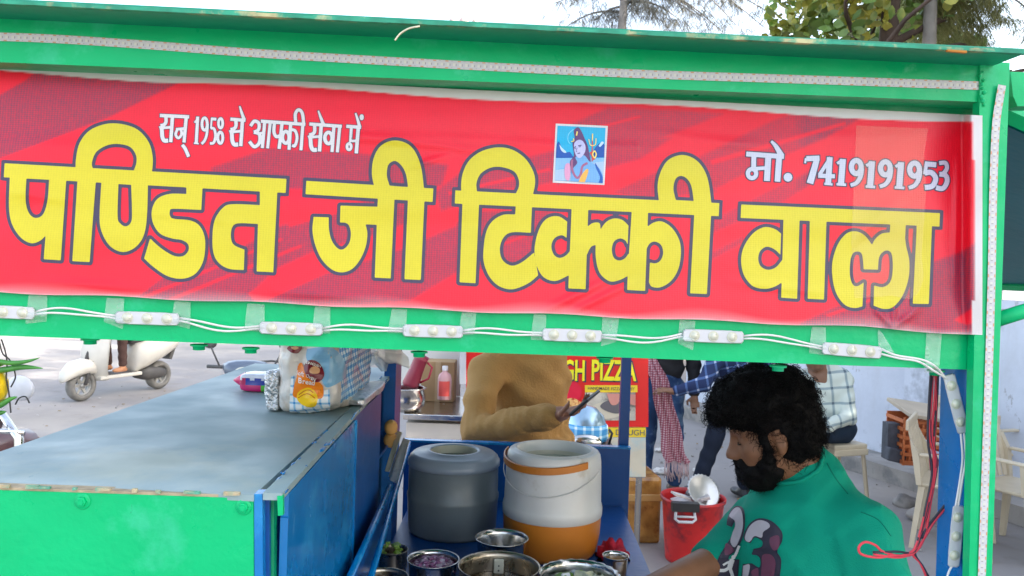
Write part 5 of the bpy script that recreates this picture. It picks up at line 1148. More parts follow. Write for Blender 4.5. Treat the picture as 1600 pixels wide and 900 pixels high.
q = MB(); quadD(q, 718, 530, 728, 600, D - .02, .03); q.build('white_post', WHITEP, st)
q = MB(); quadD(q, 880, 668, 1009, 683, D + .005, .02); q.build('yellow_band', YELB, st)
text_on('PIZZA DOUGH', 12.5, 966, 676, .02, SLATE, on(D), st, 'band_lettering', .06)
q = MB(); quadD(q, 880, 683.5, 1009, 745, D + .005, .02); q.build('poster_panel', mat('faded_poster', (.58, .52, .40), .5, var=.12, vscale=5, col2=(.42, .52, .52), c2amt=.6, c2scale=7), st)
q = MB(); quadD(q, 728, 668, 879, 745, D + .005, .02); q.build('lower_board', REDP, st)
b0 = P(728, 745, D); b1 = P(1009, 745, D)
for x in (b0.x + .03, b1.x - .03):
    for dy in (.04, .56):
        q = MB(); q.tube([(x, D + dy, 0), (x, D + dy, b1.z + .9)], .018, 6); q.build('leg', STEEL, st)
q = MB(); q.box(((b0.x + b1.x) / 2, D + .32, b1.z), (b1.x - b0.x, .58, .03)); q.build('shelf', STEEL, st)
q = MB(); q.box(((b0.x + b1.x) / 2, D + .32, tl.z - .1), (b1.x - b0.x, .58, .03)); q.build('counter_top', STEEL, st)
# steel worktop with things on it, left of the board
D2 = 4.15
tb_ = empty('steel_worktop', (P(685, 690, D2).x, D2, 0), 'stainless steel worktop with a pale front beside the pizza stall', 'table')
zt2 = P(685, 648, D2).z; xl, xr = P(630, 648, D2).x, P(726, 648, D2).x
q = MB(); q.box(((xl + xr) / 2, D2 + .3, zt2 - .015), (xr - xl, .62, .03), bev=.004); q.build('tabletop', STEEL, tb_)
q = MB(); q.box(((xl + xr) / 2, D2 + .3, zt2 - .36), (xr - xl - .03, .56, .62)); q.build('front_panel', mat('pale_laminate', (.58, .52, .46), .4, var=.1), tb_)
for x in (xl + .03, xr - .03):
    for dy in (.06, .54): q = MB(); q.tube([(x, D2 + dy, 0), (x, D2 + dy, zt2 - .67)], .016, 6); q.build('leg', STEEL, tb_)
def bottle(x, y, D, hpx, wpx, col, capc, label, lc, name='soap_bottle'):
    c = P(x, y, D); k = 1 / pxs(D); h, w2 = hpx * k, wpx * k / 2; e = empty(name, c, label, 'bottle')
    lathe_obj('bottle_body', [(0, .0), (w2 * .92, 0), (w2, h * .03), (w2, h * .62), (w2 * .85, h * .74), (w2 * .38, h * .82), (w2 * .36, h * .88)], c, mat(label[:12], col, .2, alpha=.85, var=.05), e, 20)
    lathe_obj('cap', [(w2 * .42, h * .86), (w2 * .42, h * .99), (0, h)], c, mat('cap' + label[:6], capc, .4), e, 16)
    q = MB(); n = 10; vs = []
    for i in range(n):
        a = -2.4 + 1.7 * i / (n - 1)
        for zz in (h * .12, h * .56): vs.append((c.x + w2 * 1.015 * math.cos(a), c.y + w2 * 1.015 * math.sin(a), c.z + zz))
    q.add(vs, [(2 * i, 2 * i + 2, 2 * i + 3, 2 * i + 1) for i in range(n - 1)]); q.build('paper_label', mat('lab' + label[:6], lc, .5), e); return e
bottle(694, 624, 4.35, 53, 22, (.75, .42, .42), (.75, .72, .70), 'pink sanitiser bottle with a red label on the steel worktop', (.7, .08, .07))
q = MB(); a = P(686, 600, 4.62); q.box((a.x, a.y, zt2 + .115), (.19, .16, .23), bev=.004); bx = empty('cardboard_box', (a.x, a.y, zt2), 'brown cardboard box at the back of the steel worktop', 'box'); q.build('box_body', mat('kraft_card', (.42, .27, .13), .8, var=.1, vscale=8), bx)
q = MB(); q.box((a.x, a.y - .082, zt2 + .115), (.03, .002, .228)); q.build('box_tape', mat('kraft_tape', (.5, .36, .2), .3), bx)
c = P(645, 637, 4.3); jg = empty('red_jug', (c.x, c.y, zt2), 'dull red plastic jug tilted on the steel pot', 'jug')
Rm = Matrix.Rotation(.35, 3, 'Y'); w_ = MB().lathe([(0, 0), (.055, 0), (.06, .02), (.05, .12), (.048, .20), (.056, .23), (.053, .225), (.046, .19), (.04, .02), (0, .015)], n=24); w_.v = [tuple(Rm @ Vector(v) * .78 + Vector((c.x - .02, c.y, zt2 + .12))) for v in w_.v]; w_.build('jug_body', mat('red_jug_plastic', (.30, .03, .06), .35), jg)
w_ = MB().tube([Vector((.05, 0, .2)), Vector((.095, 0, .18)), Vector((.1, 0, .1)), Vector((.056, 0, .05))], .008, 8); w_.v = [tuple(Rm @ Vector(v) * .78 + Vector((c.x - .02, c.y, zt2 + .12))) for v in w_.v]; w_.build('jug_handle', mat('red_jug_plastic2', (.42, .02, .05), .35), jg)
e = empty('steel_pot', (c.x - .03, c.y - .06, zt2), 'round steel pot with a rolled rim under the red jug', 'pot'); lathe_obj('pot_body', [(0, .001), (.07, .001), (.1, .03), (.105, .07), (.095, .115), (.11, .122), (.11, .127), (.09, .122), (.1, .07), (.06, .01), (0, .008)], (c.x - .03, c.y - .06, zt2), STEEL, e, 28)
c = P(664, 600, 4.75); q = MB(); q.box((c.x, 4.78, zt2 + .2), (.42, .02, .4)); tag(q.build('menu_board', mat('white_board', (.72, .72, .68), .4, var=.06)), 'plain white board standing behind the steel worktop', 'board')
# steel cooker with a blue printed wrap
D3 = 3.5; c = P(915, 690, D3); k = 1 / pxs(D3); ck = empty('steel_cooker', (c.x, c.y, 0), 'domed steel food warmer wrapped in a blue printed band', 'food warmer')
lathe_obj('wrap', [(.0, .0), (33 * k, .0), (35 * k, 6 * k), (34 * k, 22 * k), (31 * k, 26 * k)], (c.x, c.y, c.z + 4 * k), checkmat('blue_print_wrap', S(60, 150, 210), S(140, 200, 235), S(235, 245, 250), 28, (0, 2), .3), ck, 40)
lathe_obj('dome', [(31 * k, 26 * k), (27 * k, 38 * k), (15 * k, 50 * k), (0, 54 * k)], (c.x, c.y, c.z + 4 * k), mat('blue_steel', (.35, .5, .62), .25, metal=.6, var=.15, vscale=12), ck, 40)
q = MB(); q.ball((c.x - .005, c.y - 33 * k, c.z + 6 * k), (24 * k, 8 * k, 13 * k), 20); q.build('tray', STEEL, ck)
q = MB(); q.box((c.x, c.y, c.z - .01), (80 * k, 60 * k, .02)); q.build('base_plate', SLATE, ck)
for sx in (-1, 1):
    for sy in (-1, 1): q = MB(); q.tube([(c.x + sx * 34 * k, c.y + sy * 26 * k, 0), (c.x + sx * 34 * k, c.y + sy * 26 * k, c.z - .021)], .012, 6); q.build('leg', STEEL, ck)
q = MB(); q.tube([(c.x + 34 * k, c.y - 20 * k, c.z), (c.x + 38 * k, c.y - 26 * k, c.z + 20 * k), (c.x + 34 * k, c.y - 20 * k, c.z + 24 * k)], .006, 6); q.build('handle', BLACK, ck)
# taped carton and bin on the ground
c = PH(1002, 850, -HC); q = MB(); q.box((c.x - .03, c.y + .17, .215), (.27, .34, .43), Matrix.Rotation(.12, 3, 'Z'), bev=.02)
ct = empty('taped_carton', (c.x - .03, c.y + .17, 0), 'amber tape wrapped carton on the ground behind the blue rear post', 'carton'); q.build('carton_body', mat('amber_tape_wrap', (.46, .23, .055), .18, var=.3, vscale=9, bump=.4, bscale=16, col2=(.28, .12, .03), c2amt=.5, c2scale=8), ct)
q = MB(); q.box((c.x - .03, c.y + .17, .30), (.277, .347, .045), Matrix.Rotation(.12, 3, 'Z'), bev=.004); q.build('tape_band', mat('amber_band', (.6, .36, .12), .15), ct)
D4 = 4.9; c = P(1083, 775, D4); k = 1 / pxs(D4); zr_ = c.z; bn = empty('waste_bin', (c.x, c.y, 0), 'scuffed red plastic bin full of waste plates with a white handle', 'bin')
Rb = 49 * k
lathe_obj('bin_body', [(0, .002), (Rb * .80, .002), (Rb * .82, .02), (Rb * .97, zr_ * .93), (Rb * 1.03, zr_ * .95), (Rb * 1.03, zr_), (Rb * .99, zr_), (Rb * .96, zr_ * .93), (Rb * .8, .03), (0, .02)], (c.x, c.y, 0), mat('red_bin_plastic', (.62, .025, .025), .42, var=.15, vscale=6, col2=(.25, .02, .03), c2amt=.4, c2scale=7, rvar=.1), bn, 44)
q = MB(); hx, hy = c.x - .085, c.y - Rb * .93
q.tube([(hx - .055, hy - .012, zr_ - .02), (hx - .06, hy - .022, zr_ - .085), (hx - .04, hy - .026, zr_ - .10), (hx + .04, hy - .026, zr_ - .10), (hx + .06, hy - .022, zr_ - .085), (hx + .05, hy - .012, zr_ - .03)], .009, 8); q.tube([(hx - .055, hy - .022, zr_ - .07), (hx + .055, hy - .022, zr_ - .07)], .007, 8); q.build('handle', WHITEP, bn)
q = MB(); q.box((hx + .0, hy - .004, zr_ - .015), (.16, .05, .05)); q.build('tied_rag', BLACK, bn)
Rm = Matrix.Rotation(.9, 3, 'X') @ Matrix.Rotation(.3, 3, 'Y'); w_ = MB().lathe([(0, 0), (.075, 0), (.1, .018), (.11, .02), (.1, .022), (.07, .004), (0, .004)], n=56, wob=lambda a, i: 1 + (.03 * math.cos(a * 28) if i in (2, 3, 4) else 0)); w_.v = [tuple(Rm @ Vector(v) + Vector((c.x + .06, c.y + .02, zr_ + .02))) for v in w_.v]
tag(w_.build('foil_plate', mat('silver_paper_plate', (.62, .62, .6), .3, metal=.7, var=.1)), 'crimped silver paper plate thrown in the red bin', 'plate')
q = MB(); q.box((c.x - .05, c.y - .03, zr_ - .0), (.2, .05, .012), Matrix.Rotation(.35, 3, 'Y') @ Matrix.Rotation(.4, 3, 'Z')); q.box((c.x - .01, c.y + .04, zr_ - .03), (.22, .16, .02), Matrix.Rotation(-.3, 3, 'Y'))
tag(q.build('waste_paper', PAPER), 'scraps of pale paper waste lying in the red bin', 'waste')
c5 = Vector((c.x + .08, c.y + .1, zr_ - .02)); q = MB(); q.ball(c5, (.11, .07, .06), 14); tag(q.build('waste_bag', mat('dark_bag', (.05, .05, .06), .3)), 'dark plastic bag stuffed in the red bin', 'bag')
# litter on the ground
for i, (x, y, s, lab_) in enumerate(((1092, 738, .05, 'scrap of white paper litter behind the red bin'), (1034, 740, .07, 'crushed white paper litter by the jeans man'), (1030, 706, .04, 'small pale scrap of litter beyond the jeans man'))):
    c = PH(x, y, -HC); q = MB(); bm = bmesh.new(); bmesh.ops.create_icosphere(bm, subdivisions=3, radius=1); vs = [Vector((c.x + v.co.x * s * (1 + .5 * mnoise.noise(v.co * 2)), c.y + v.co.y * s, max(.004, .02 + v.co.z * s * .45 * (1 + .6 * mnoise.noise(v.co * 3))))) for v in bm.verts]; bm.verts.index_update(); q.add(vs, [[v.index for v in f.verts] for f in bm.faces]); bm.free()
    tag(q.build('litter', PAPER), lab_, 'litter', 'litter on the ground')

# ------------------------------------------------------------------ plastic stools, chairs, crate
CREAM = mat('cream_chair_plastic', (.60, .50, .35), .42, var=.08, vscale=6, bump=.04, rvar=.08)
def stool(loc, rz, label, h=.45, w2=.15):
    e = empty('plastic_stool', (0, 0, 0), label, 'stool'); q = MB(); q.box((0, 0, h - .02), (w2 * 2, w2 * 2, .04), bev=.012); q.box((0, 0, h - .06), (w2 * 2.08, w2 * 2.08, .05), bev=.01); q.build('seat', CREAM, e)
    for sx in (-1, 1):
        for sy in (-1, 1):
            q = MB(); t_, b_ = Vector((sx * w2 * .92, sy * w2 * .92, h - .07)), Vector((sx * w2 * 1.2, sy * w2 * 1.2, 0))
            for (ax, ay) in ((.03, .012), (.012, .03)):
                o = Vector((-sx * ax * .5, -sy * ay * .5, 0)); a = [Vector((i * ax / 2, j * ay / 2, 0)) for i, j in ((-1, -1), (1, -1), (1, 1), (-1, 1))]
                q.hull8([t_ + o + v for v in a], [b_ + o + v for v in a])
            q.build('leg', CREAM, e)
    e.location = loc; e.rotation_euler = (0, 0, rz); return e
sl_c = P(1308, 688, 6.0)
stool((sl_c.x, 6.0, 0), .35, 'cream plastic stool under the man in the checked shirt', h=sl_c.z)
def chair(loc, rz, label):
    e = empty('plastic_chair', (0, 0, 0), label, 'chair', 'cream plastic chairs by the wall')
    q = MB(); q.box((0, 0, .42), (.44, .42, .025), bev=.01); q.box((0, -.2, .395), (.44, .02, .05), bev=.005); q.build('seat', CREAM, e)
    q = MB(); n = 7
    for i in range(n): x = -.18 + .36 * i / (n - 1); q.hull8([Vector((x - .02, .19, .44)), Vector((x + .02, .19, .44)), Vector((x + .02, .20, .44)), Vector((x - .02, .20, .44))], [Vector((x * 1.08 - .02, .27, .78)), Vector((x * 1.08 + .02, .27, .78)), Vector((x * 1.08 + .02, .28, .78)), Vector((x * 1.08 - .02, .28, .78))])
    q.box((0, .28, .80), (.47, .02, .07), bev=.008); q.build('backrest', CREAM, e)
    for sx in (-1, 1):
        q = MB(); q.box((sx * .235, 0, .62), (.05, .40, .02), bev=.008); q.hull8([Vector((sx * .22, -.2, .42)), Vector((sx * .25, -.2, .42)), Vector((sx * .25, -.16, .42)), Vector((sx * .22, -.16, .42))], [Vector((sx * .22, -.19, .61)), Vector((sx * .25, -.19, .61)), Vector((sx * .25, -.14, .61)), Vector((sx * .22, -.14, .61))])
        q.hull8([Vector((sx * .21, .18, .42)), Vector((sx * .25, .18, .42)), Vector((sx * .25, .21, .42)), Vector((sx * .21, .21, .42))], [Vector((sx * .21, .2, .61)), Vector((sx * .25, .2, .61)), Vector((sx * .25, .26, .72)), Vector((sx * .21, .26, .72))]); q.build('armrest', CREAM, e)
        for sy in (-1, 1):
            q = MB(); t_, b_ = Vector((sx * .2, sy * .18, .41)), Vector((sx * .235, sy * .225, 0)); a = [Vector((i * .025, j * .02, 0)) for i, j in ((-1, -1), (1, -1), (1, 1), (-1, 1))]; q.hull8([t_ + v for v in a], [b_ + v * .7 for v in a]); q.build('leg', CREAM, e)
    e.location = loc; e.rotation_euler = (0, 0, rz); return e
c = PH(1515, 868, -HC); chair((c.x, c.y + .2, 0), 1.0, 'cream plastic chair standing right behind the blue post leg')
c = PH(1600, 880, -HC); chair((c.x + .1, c.y + .25, 0), .5, 'cream plastic chair cut by the right edge of the picture')
c = PH(1570, 800, -HC); chair((c.x - .02, c.y + .3, 0), 1.9, 'cream plastic chair half hidden by the green post, nearer the wall')
# basket crate with a board lid
DC = 6.1; c0, c1 = P(1411, 727, DC), P(1492, 655, DC); OR2 = mat('orange_crate_plastic', (.62, .17, .05), .45, var=.1)
cr = empty('plastic_crate', ((c0.x + c1.x) / 2, DC + .2, .15), 'orange slatted plastic crate standing on the plinth by the wall', 'crate')
wd, hh = c1.x - c0.x, c1.z - c0.z; q = MB(); zc0 = c0.z
for i in range(6): q.box((c0.x + wd / 2, DC, zc0 + hh * (.06 + .17 * i)), (wd, .014, hh * .07))
for i in range(9): q.box((c0.x + wd * i / 8, DC + .002, zc0 + hh / 2), (.014, .013, hh))
q.build('front_slats', OR2, cr)
q = MB()
for i in range(6): q.box((c0.x, DC + .15, zc0 + hh * (.06 + .17 * i)), (.014, .3, hh * .07)); q.box((c0.x + wd, DC + .15, zc0 + hh * (.06 + .17 * i)), (.014, .3, hh * .07))
q.box((c0.x + wd / 2, DC + .3, zc0 + hh / 2), (wd, .012, hh)); q.box((c0.x + wd / 2, DC + .15, zc0 + .006), (wd, .3, .012)); q.build('crate_sides', OR2, cr)
q = MB(); q.box((c0.x + wd * .52, DC + .12, c1.z + .035), (wd * 1.05, .42, .03), Matrix.Rotation(.12, 3, 'Y') @ Matrix.Rotation(.15, 3, 'X'), bev=.006); tag(q.build('board_lid', mat('pale_board', (.52, .42, .30), .6, var=.12, vscale=5)), 'pale board laid askew on the orange crate', 'board')
q = MB(); cc = P(1396, 690, 6.2); q.box((cc.x, 6.25, cc.z), (.09, .1, .28)); q.box((cc.x + .01, 6.2, cc.z - .1), (.14, .12, .1), Matrix.Rotation(.2, 3, 'Y'), bev=.01); tag(q.build('dark_bundle', mat('dark_bundle_cloth', (.08, .085, .10), .8, var=.3, vscale=14, bump=.4, bscale=25)), 'dark bundle wedged between the wall and the orange crate', 'bundle')
q = MB(); cc = PH(1440, 752, -1.6)
bottle(1443, 739, 5.9, 52, 23, (.62, .28, .32), (.75, .72, .70), 'pink handwash bottle with a red label on the plinth', (.62, .05, .09))

# ------------------------------------------------------------------ scooters and motorcycle at the left
TYRE = mat('dusty_tyre', (.20, .19, .17), .9, var=.2, vscale=14); RIM = mat('grey_rim', (.42, .41, .38), .45, metal=.4); DUST = mat('dust_black_plastic', (.09, .085, .08), .6, var=.2)
def wheelset(mb_parent, c, R, w2, name='wheel'):
    Rm = Matrix.Rotation(math.pi / 2, 3, 'X'); q = MB().lathe([(R * .62, -w2 * .8), (R * .75, -w2), (R * .93, -w2 * .8), (R, 0), (R * .93, w2 * .8), (R * .75, w2), (R * .62, w2 * .8), (R * .62, -w2 * .8)], n=32)
    q.v = [tuple(Rm @ Vector(v) + Vector(c)) for v in q.v]; ty = q.build(name, TYRE, mb_parent)
    q = MB().lathe([(R * .62, w2 * .5), (R * .55, w2 * .3), (R * .55, -w2 * .3), (R * .62, -w2 * .5)], n=32)
    for k in range(6):
        a = k * math.pi / 3; d = Vector((math.cos(a), math.sin(a), 0)); n_ = Vector((-d.y, d.x, 0)); q.hull8([d * R * .1 + n_ * .022 + Vector((0, 0, .015)), d * R * .1 - n_ * .022 + Vector((0, 0, .015)), d * R * .1 - n_ * .022 - Vector((0, 0, .015)), d * R * .1 + n_ * .022 - Vector((0, 0, .015))], [d * R * .57 + n_ * .014 + Vector((0, 0, .012)), d * R * .57 - n_ * .014 + Vector((0, 0, .012)), d * R * .57 - n_ * .014 - Vector((0, 0, .012)), d * R * .57 + n_ * .014 - Vector((0, 0, .012))])
    q.lathe([(0, w2 * .9), (R * .16, w2 * .8), (R * .16, -w2 * .8), (0, -w2 * .9)], n=16); q.v = [tuple(Rm @ Vector(v) + Vector(c)) for v in q.v]; q.build('rim', RIM, ty); return ty
def shell(name, secs, m, parent, n=16, ex=2.6):
    """lofted body panel: sections (x, z_centre, half_width, half_height)"""
    vs = []
    for (x, zc_, hw_, hh_) in secs:
        for k in range(n):
            a = 2 * math.pi * k / n; ca, sa_ = math.cos(a), math.sin(a); e = (abs(ca) ** ex + abs(sa_) ** ex) ** (-1 / ex); vs.append((x, hw_ * ca * e, zc_ + hh_ * sa_ * e))
    m_ = len(secs); q = MB(); q.add(vs, [(i * n + k, i * n + (k + 1) % n, (i + 1) * n + (k + 1) % n, (i + 1) * n + k) for i in range(m_ - 1) for k in range(n)] + [tuple(range(n)), tuple(range((m_ - 1) * n, m_ * n))], True); return q.build(name, m, parent)
def scooter(loc, rz, paint, label, group='scooters on the road'):
    """forward is +x, wheelbase 1.24"""
    e = empty('scooter', (0, 0, 0), label, 'scooter', group); wheelset(e, (.62, 0, .20), .20, .06); wheelset(e, (-.62, 0, .20), .20, .065)
    shell('front_fender', [(.36, .36, .07, .06), (.44, .41, .11, .09), (.60, .44, .12, .10), (.76, .41, .115, .10), (.87, .34, .08, .07), (.90, .30, .04, .04)], paint, e)
    q = MB(); q.tube([(.62, .075, .21), (.52, .07, .5)], .022, 8); q.tube([(.62, -.075, .21), (.52, -.07, .5)], .022, 8); q.tube([(.55, 0, .5), (.38, 0, .95)], .03, 8); q.build('fork', DUST, e)
    vs = []; rows = [(.44, .24, .13), (.52, .40, .20), (.54, .56, .24), (.52, .74, .24), (.47, .88, .20), (.42, .97, .12)]; n = 9     # leg shield, curved front apron
    for (x, zz, hw_) in rows:
        for k in range(n): t = -1 + 2 * k / (n - 1); vs.append((x - .10 * t * t, hw_ * t, zz))
    q = MB(); f = [(i * n + k, i * n + k + 1, (i + 1) * n + k + 1, (i + 1) * n + k) for i in range(5) for k in range(n - 1)]; q.add(vs, f, True); q.add([(v[0] - .03, v[1] * .96, v[2]) for v in vs], [x[::-1] for x in f], True); q.build('front_apron', paint, e)
    shell('handlebar_cover', [(.28, 1.0, .10, .05), (.36, 1.0, .22, .07), (.44, .98, .18, .08), (.49, .96, .08, .05)], paint, e); q = MB(); q.ball((.485, 0, .97), (.025, .085, .05), 14); q.build('headlight', LENS, e)
    q = MB(); q.tube([(.33, -.36, 1.0), (.36, -.2, 1.0), (.36, .2, 1.0), (.33, .36, 1.0)], .017, 8); q.build('handlebar', DUST, e)
    for s in (-1, 1):
        q = MB(); q.tube([(.36, s * .24, 1.0), (.34, s * .30, 1.12), (.33, s * .33, 1.18)], .008, 6); q.ball((.32, s * .34, 1.21), (.02, .06, .045), 12); q.build('mirror', DUST, e)
    for s in (-1, 1): q = MB(); q.hull8([(.515, s * .03, .80), (.515, s * .13, .84), (.515, s * .13, .79), (.515, s * .04, .76)], [(.49, s * .03, .80), (.46, s * .13, .84), (.46, s * .13, .79), (.49, s * .04, .76)]); q.build('indicator', DUST, e)
    q = MB(); q.box((.545, 0, .40), (.01, .17, .07), Matrix.Rotation(.12, 3, 'Y')); q.build('number_plate', CREAMP, e)
    q = MB(); q.box((.12, 0, .28), (.66, .30, .05), bev=.015); q.build('footboard', paint, e); q = MB(); q.box((.12, 0, .308), (.5, .26, .008)); q.build('foot_mat', DUST, e)
    shell('rear_body', [(-.10, .40, .13, .14), (-.14, .50, .18, .22), (-.35, .55, .20, .21), (-.60, .60, .19, .16), (-.84, .66, .14, .11), (-.96, .70, .06, .05)], paint, e)
    shell('seat', [(-.02, .70, .07, .03), (-.08, .73, .13, .055), (-.35, .76, .15, .06), (-.65, .80, .14, .055), (-.80, .82, .10, .04)], DUST, e)
    q = MB(); q.tube([(-.70, -.13, .84), (-.88, -.12, .90), (-.92, 0, .91), (-.88, .12, .90), (-.70, .13, .84)], .012, 8); q.build('grab_rail', DUST, e)
    shell('engine', [(-.25, .26, .10, .07), (-.35, .26, .13, .10), (-.62, .24, .12, .08), (-.72, .23, .06, .05)], DUST, e)
    q = MB(); q.tube([(-.35, -.16, .2), (-.5, -.17, .22), (-.85, -.17, .30)], [.03, .05, .055], 10); q.build('exhaust', RIM, e); q = MB(); q.box((-.80, 0, .50), (.05, .16, .18), Matrix.Rotation(-.4, 3, 'Y')); q.build('rear_mudguard', DUST, e)
    e.location = loc; e.rotation_euler = (0, 0, rz); return e
IVORY = mat('ivory_scooter_paint', (.66, .62, .54), .35, var=.06, coat=.3); SLB = mat('slate_scooter_paint', (.10, .13, .18), .35, var=.1, coat=.3)
fw = PH(124, 622, -2.0); rw = PH(240, 606, -2.0); hd = math.atan2(fw.y - rw.y, fw.x - rw.x) * 1.0; mid = (fw + rw) / 2
hd = math.atan2(-.62, -.78)
hd = math.atan2(-.93, -.366)
sc1 = scooter((mid.x + .12, mid.y - .15, -.25), hd, IVORY, 'ivory white scooter being ridden along the road at the left')
c = PH(325, 562, -.93); sc1.scale = (1.08, 1.08, 1.08)
sc2 = scooter((c.x + .3, c.y + .4, -.245), hd + .5, SLB, 'slate grey scooter mostly hidden behind the cabinet top')
# motorcycle cut by the left edge
CHROME = mat('chrome', (.70, .70, .70), .12, metal=1, var=.05); MB_BODY = mat('maroon_tank', (.10, .045, .05), .35, var=.15, coat=.4)
mo = empty('motorcycle', (0, 0, 0), 'parked motorcycle with chrome guard and mirror cut by the left edge', 'motorcycle')
wheelset(mo, (.66, 0, .30), .30, .05); wheelset(mo, (-.62, 0, .30), .30, .055)
q = MB(); q.tube([(.66, .09, .30), (.50, .08, .85)], .024, 8); q.tube([(.66, -.09, .30), (.50, -.08, .85)], .024, 8); q.build('fork', CHROME, mo)
shell('front_fender', [(.42, .50, .05, .02), (.55, .62, .07, .03), (.68, .63, .07, .03), (.85, .52, .06, .03)], MB_BODY, mo)
shell('fuel_tank', [(-.05, .82, .07, .05), (.05, .86, .13, .10), (.25, .88, .15, .11), (.42, .86, .11, .08), (.48, .85, .05, .04)], MB_BODY, mo); shell('seat', [(-.70, .84, .09, .03), (-.6, .83, .12, .05), (-.2, .79, .12, .05), (-.02, .80, .08, .04)], DUST, mo)
shell('engine', [(-.15, .38, .11, .14), (.0, .45, .14, .2), (.22, .42, .13, .2), (.32, .36, .07, .1)], DUST, mo); q = MB(); q.lathe([(0, .07), (.06, .065), (.085, .03), (.09, -.02), (.07, -.06), (0, -.08)], n=24); Rm = Matrix.Rotation(math.pi / 2, 3, 'Y'); q.v = [tuple(Rm @ Vector(v) + Vector((.60, 0, .92))) for v in q.v]; q.build('headlight', LENS, mo)
q = MB(); q.tube([(.36, -.38, 1.02), (.45, -.2, 1.04), (.50, 0, .98), (.45, .2, 1.04), (.36, .38, 1.02)], .013, 8); q.build('handlebar', CHROME, mo)
for s in (-1, 1):
    q = MB(); q.tube([(.42, s * .25, 1.03), (.42, s * .30, 1.14), (.40, s * .36, 1.2)], .007, 6); q.ball((.385, s * .38, 1.24), (.02, .085, .06), 18); mi_ = q.build('mirror', WHITEP, mo); q = MB(); q.ball((.372, s * .38, 1.24), (.014, .07, .046), 16); q.build('mirror_glass', mat('mirror_grey', (.30, .34, .40), .1, metal=.5), mi_)
q = MB(); q.tube([(.34, -.06, .80), (.36, -.24, 1.10), (.38, -.37, 1.0), (.36, -.36, .46), (.30, -.22, .26), (.26, -.06, .25)], .022, 10); q.tube([(.34, .06, .80), (.36, .24, 1.10), (.38, .37, 1.0), (.36, .36, .46), (.30, .22, .26), (.26, .06, .25)], .022, 10); q.build('crash_guard', CHROME, mo)
q = MB(); q.tube([(-.1, -.14, .22), (-.4, -.16, .24), (-.9, -.17, .36)], [.03, .045, .05], 10); q.build('exhaust', CHROME, mo)
for s in (-1, 1):
    q = MB(); q.ball((.55, s * .17, .84), (.035, .03, .028), 10); q.build('indicator', mat('amber_lens%d' % s, (.7, .25, .03), .2), mo)
mo.location = (-2.60, 4.23, -.13); mo.rotation_euler = (0, 0, math.atan2(-.95, -.3))
# ------------------------------------------------------------------ people
def skinmat(name, col): return mat(name, col, .48, var=.10, vscale=18, bump=.06, bscale=180, spec=.4, sub=.06)
def cloth(name, col, bump=.25, bs=260, var=.08, col2=None, c2amt=0, c2scale=4): return mat(name, col, .85, var=var, vscale=7, bump=bump, bscale=bs, spec=.25, col2=col2, c2amt=c2amt, c2scale=c2scale)
HAIR = mat('black_hair', (.004, .0035, .0035), .7, var=.3, vscale=50, spec=.12)
def nv(v): v = np.array(v, float); return v / np.linalg.norm(v)
def headframe(yaw, pitch, roll=0):
    """columns: forward, left, up"""
    f = np.array([math.cos(yaw) * math.cos(pitch), math.sin(yaw) * math.cos(pitch), -math.sin(pitch)]); l = nv(np.cross([0, 0, 1], f)); u = np.cross(f, l)
    if roll: l, u = l * math.cos(roll) + u * math.sin(roll), u * math.cos(roll) - l * math.sin(roll)
    return np.array([f, l, u]).T
def head_sdf():
    sk = [ell((-.012, 0, .035), (.098, .077, .100)), ell((.035, 0, -.025), (.058, .062, .085)), ell((.040, 0, -.082), (.048, .046, .036)), ell((.01, 0, -.05), (.06, .06, .06))]
    base = union(sk, .035)
    nose = union([cap((.086, 0, .008), (.112, 0, -.034), .009, .0125), ell((.103, .012, -.038), (.012, .009, .009)), ell((.103, -.012, -.038), (.012, .009, .009))], .008)
    brow = union([cap((.084, .012, .024), (.068, .048, .022), .009, .008), cap((.084, -.012, .024), (.068, -.048, .022), .009, .008), ell((.055, .046, -.025), (.025, .022, .02)), ell((.055, -.046, -.025), (.025, .022, .02))], .01)
    lips = union([cap((.088, -.018, -.064), (.088, .018, -.064), .0075, .0075), cap((.086, -.016, -.074), (.086, .016, -.074), .0085, .0085)], .004)
    eyes = union([ell((.070, .032, .0), (.0165, .0165, .0135)), ell((.070, -.032, .0), (.0165, .0165, .0135))], .001)
    sock = [ell((.092, .032, .002), (.018, .020, .013)), ell((.092, -.032, .002), (.018, .020, .013))]
    ears = []
    for s in (1, -1): ears.append(union([ell((-.012, s * .080, .008), (.022, .012, .020)), ell((-.008, s * .079, -.018), (.016, .010, .020)), ell((-.004, s * .077, -.038), (.009, .008, .009))], .008))
    hol = [ell((-.006, s * .0905, -.002), (.010, .007, .018)) for s in (1, -1)]
    def f(Q):
        d = smin(base(Q), brow(Q), .02)
        for s_ in sock: d = -smin(-d, s_(Q), .014)
        d = smin(d, nose(Q), .016); d = smin(d, lips(Q), .008); d = smin(d, eyes(Q), .004)
        for e_ in ears: d = smin(d, e_(Q), .006)
        for h_ in hol: d = -smin(-d, h_(Q), .006)
        return d
    f.lo = np.array([-.13, -.11, -.14]); f.hi = np.array([.14, .11, .15]); return f
HEAD = head_sdf()
def xform(f, Rm, c, s=1.0):
    c = np.array(c, float)
    def g(Q): return f(((Q - c) @ Rm) / s) * s
    cor = np.array([[f.lo[0] if i & 1 else f.hi[0], f.lo[1] if i & 2 else f.hi[1], f.lo[2] if i & 4 else f.hi[2]] for i in range(8)]) * s @ Rm.T + c
    g.lo, g.hi = cor.min(0), cor.max(0); return g
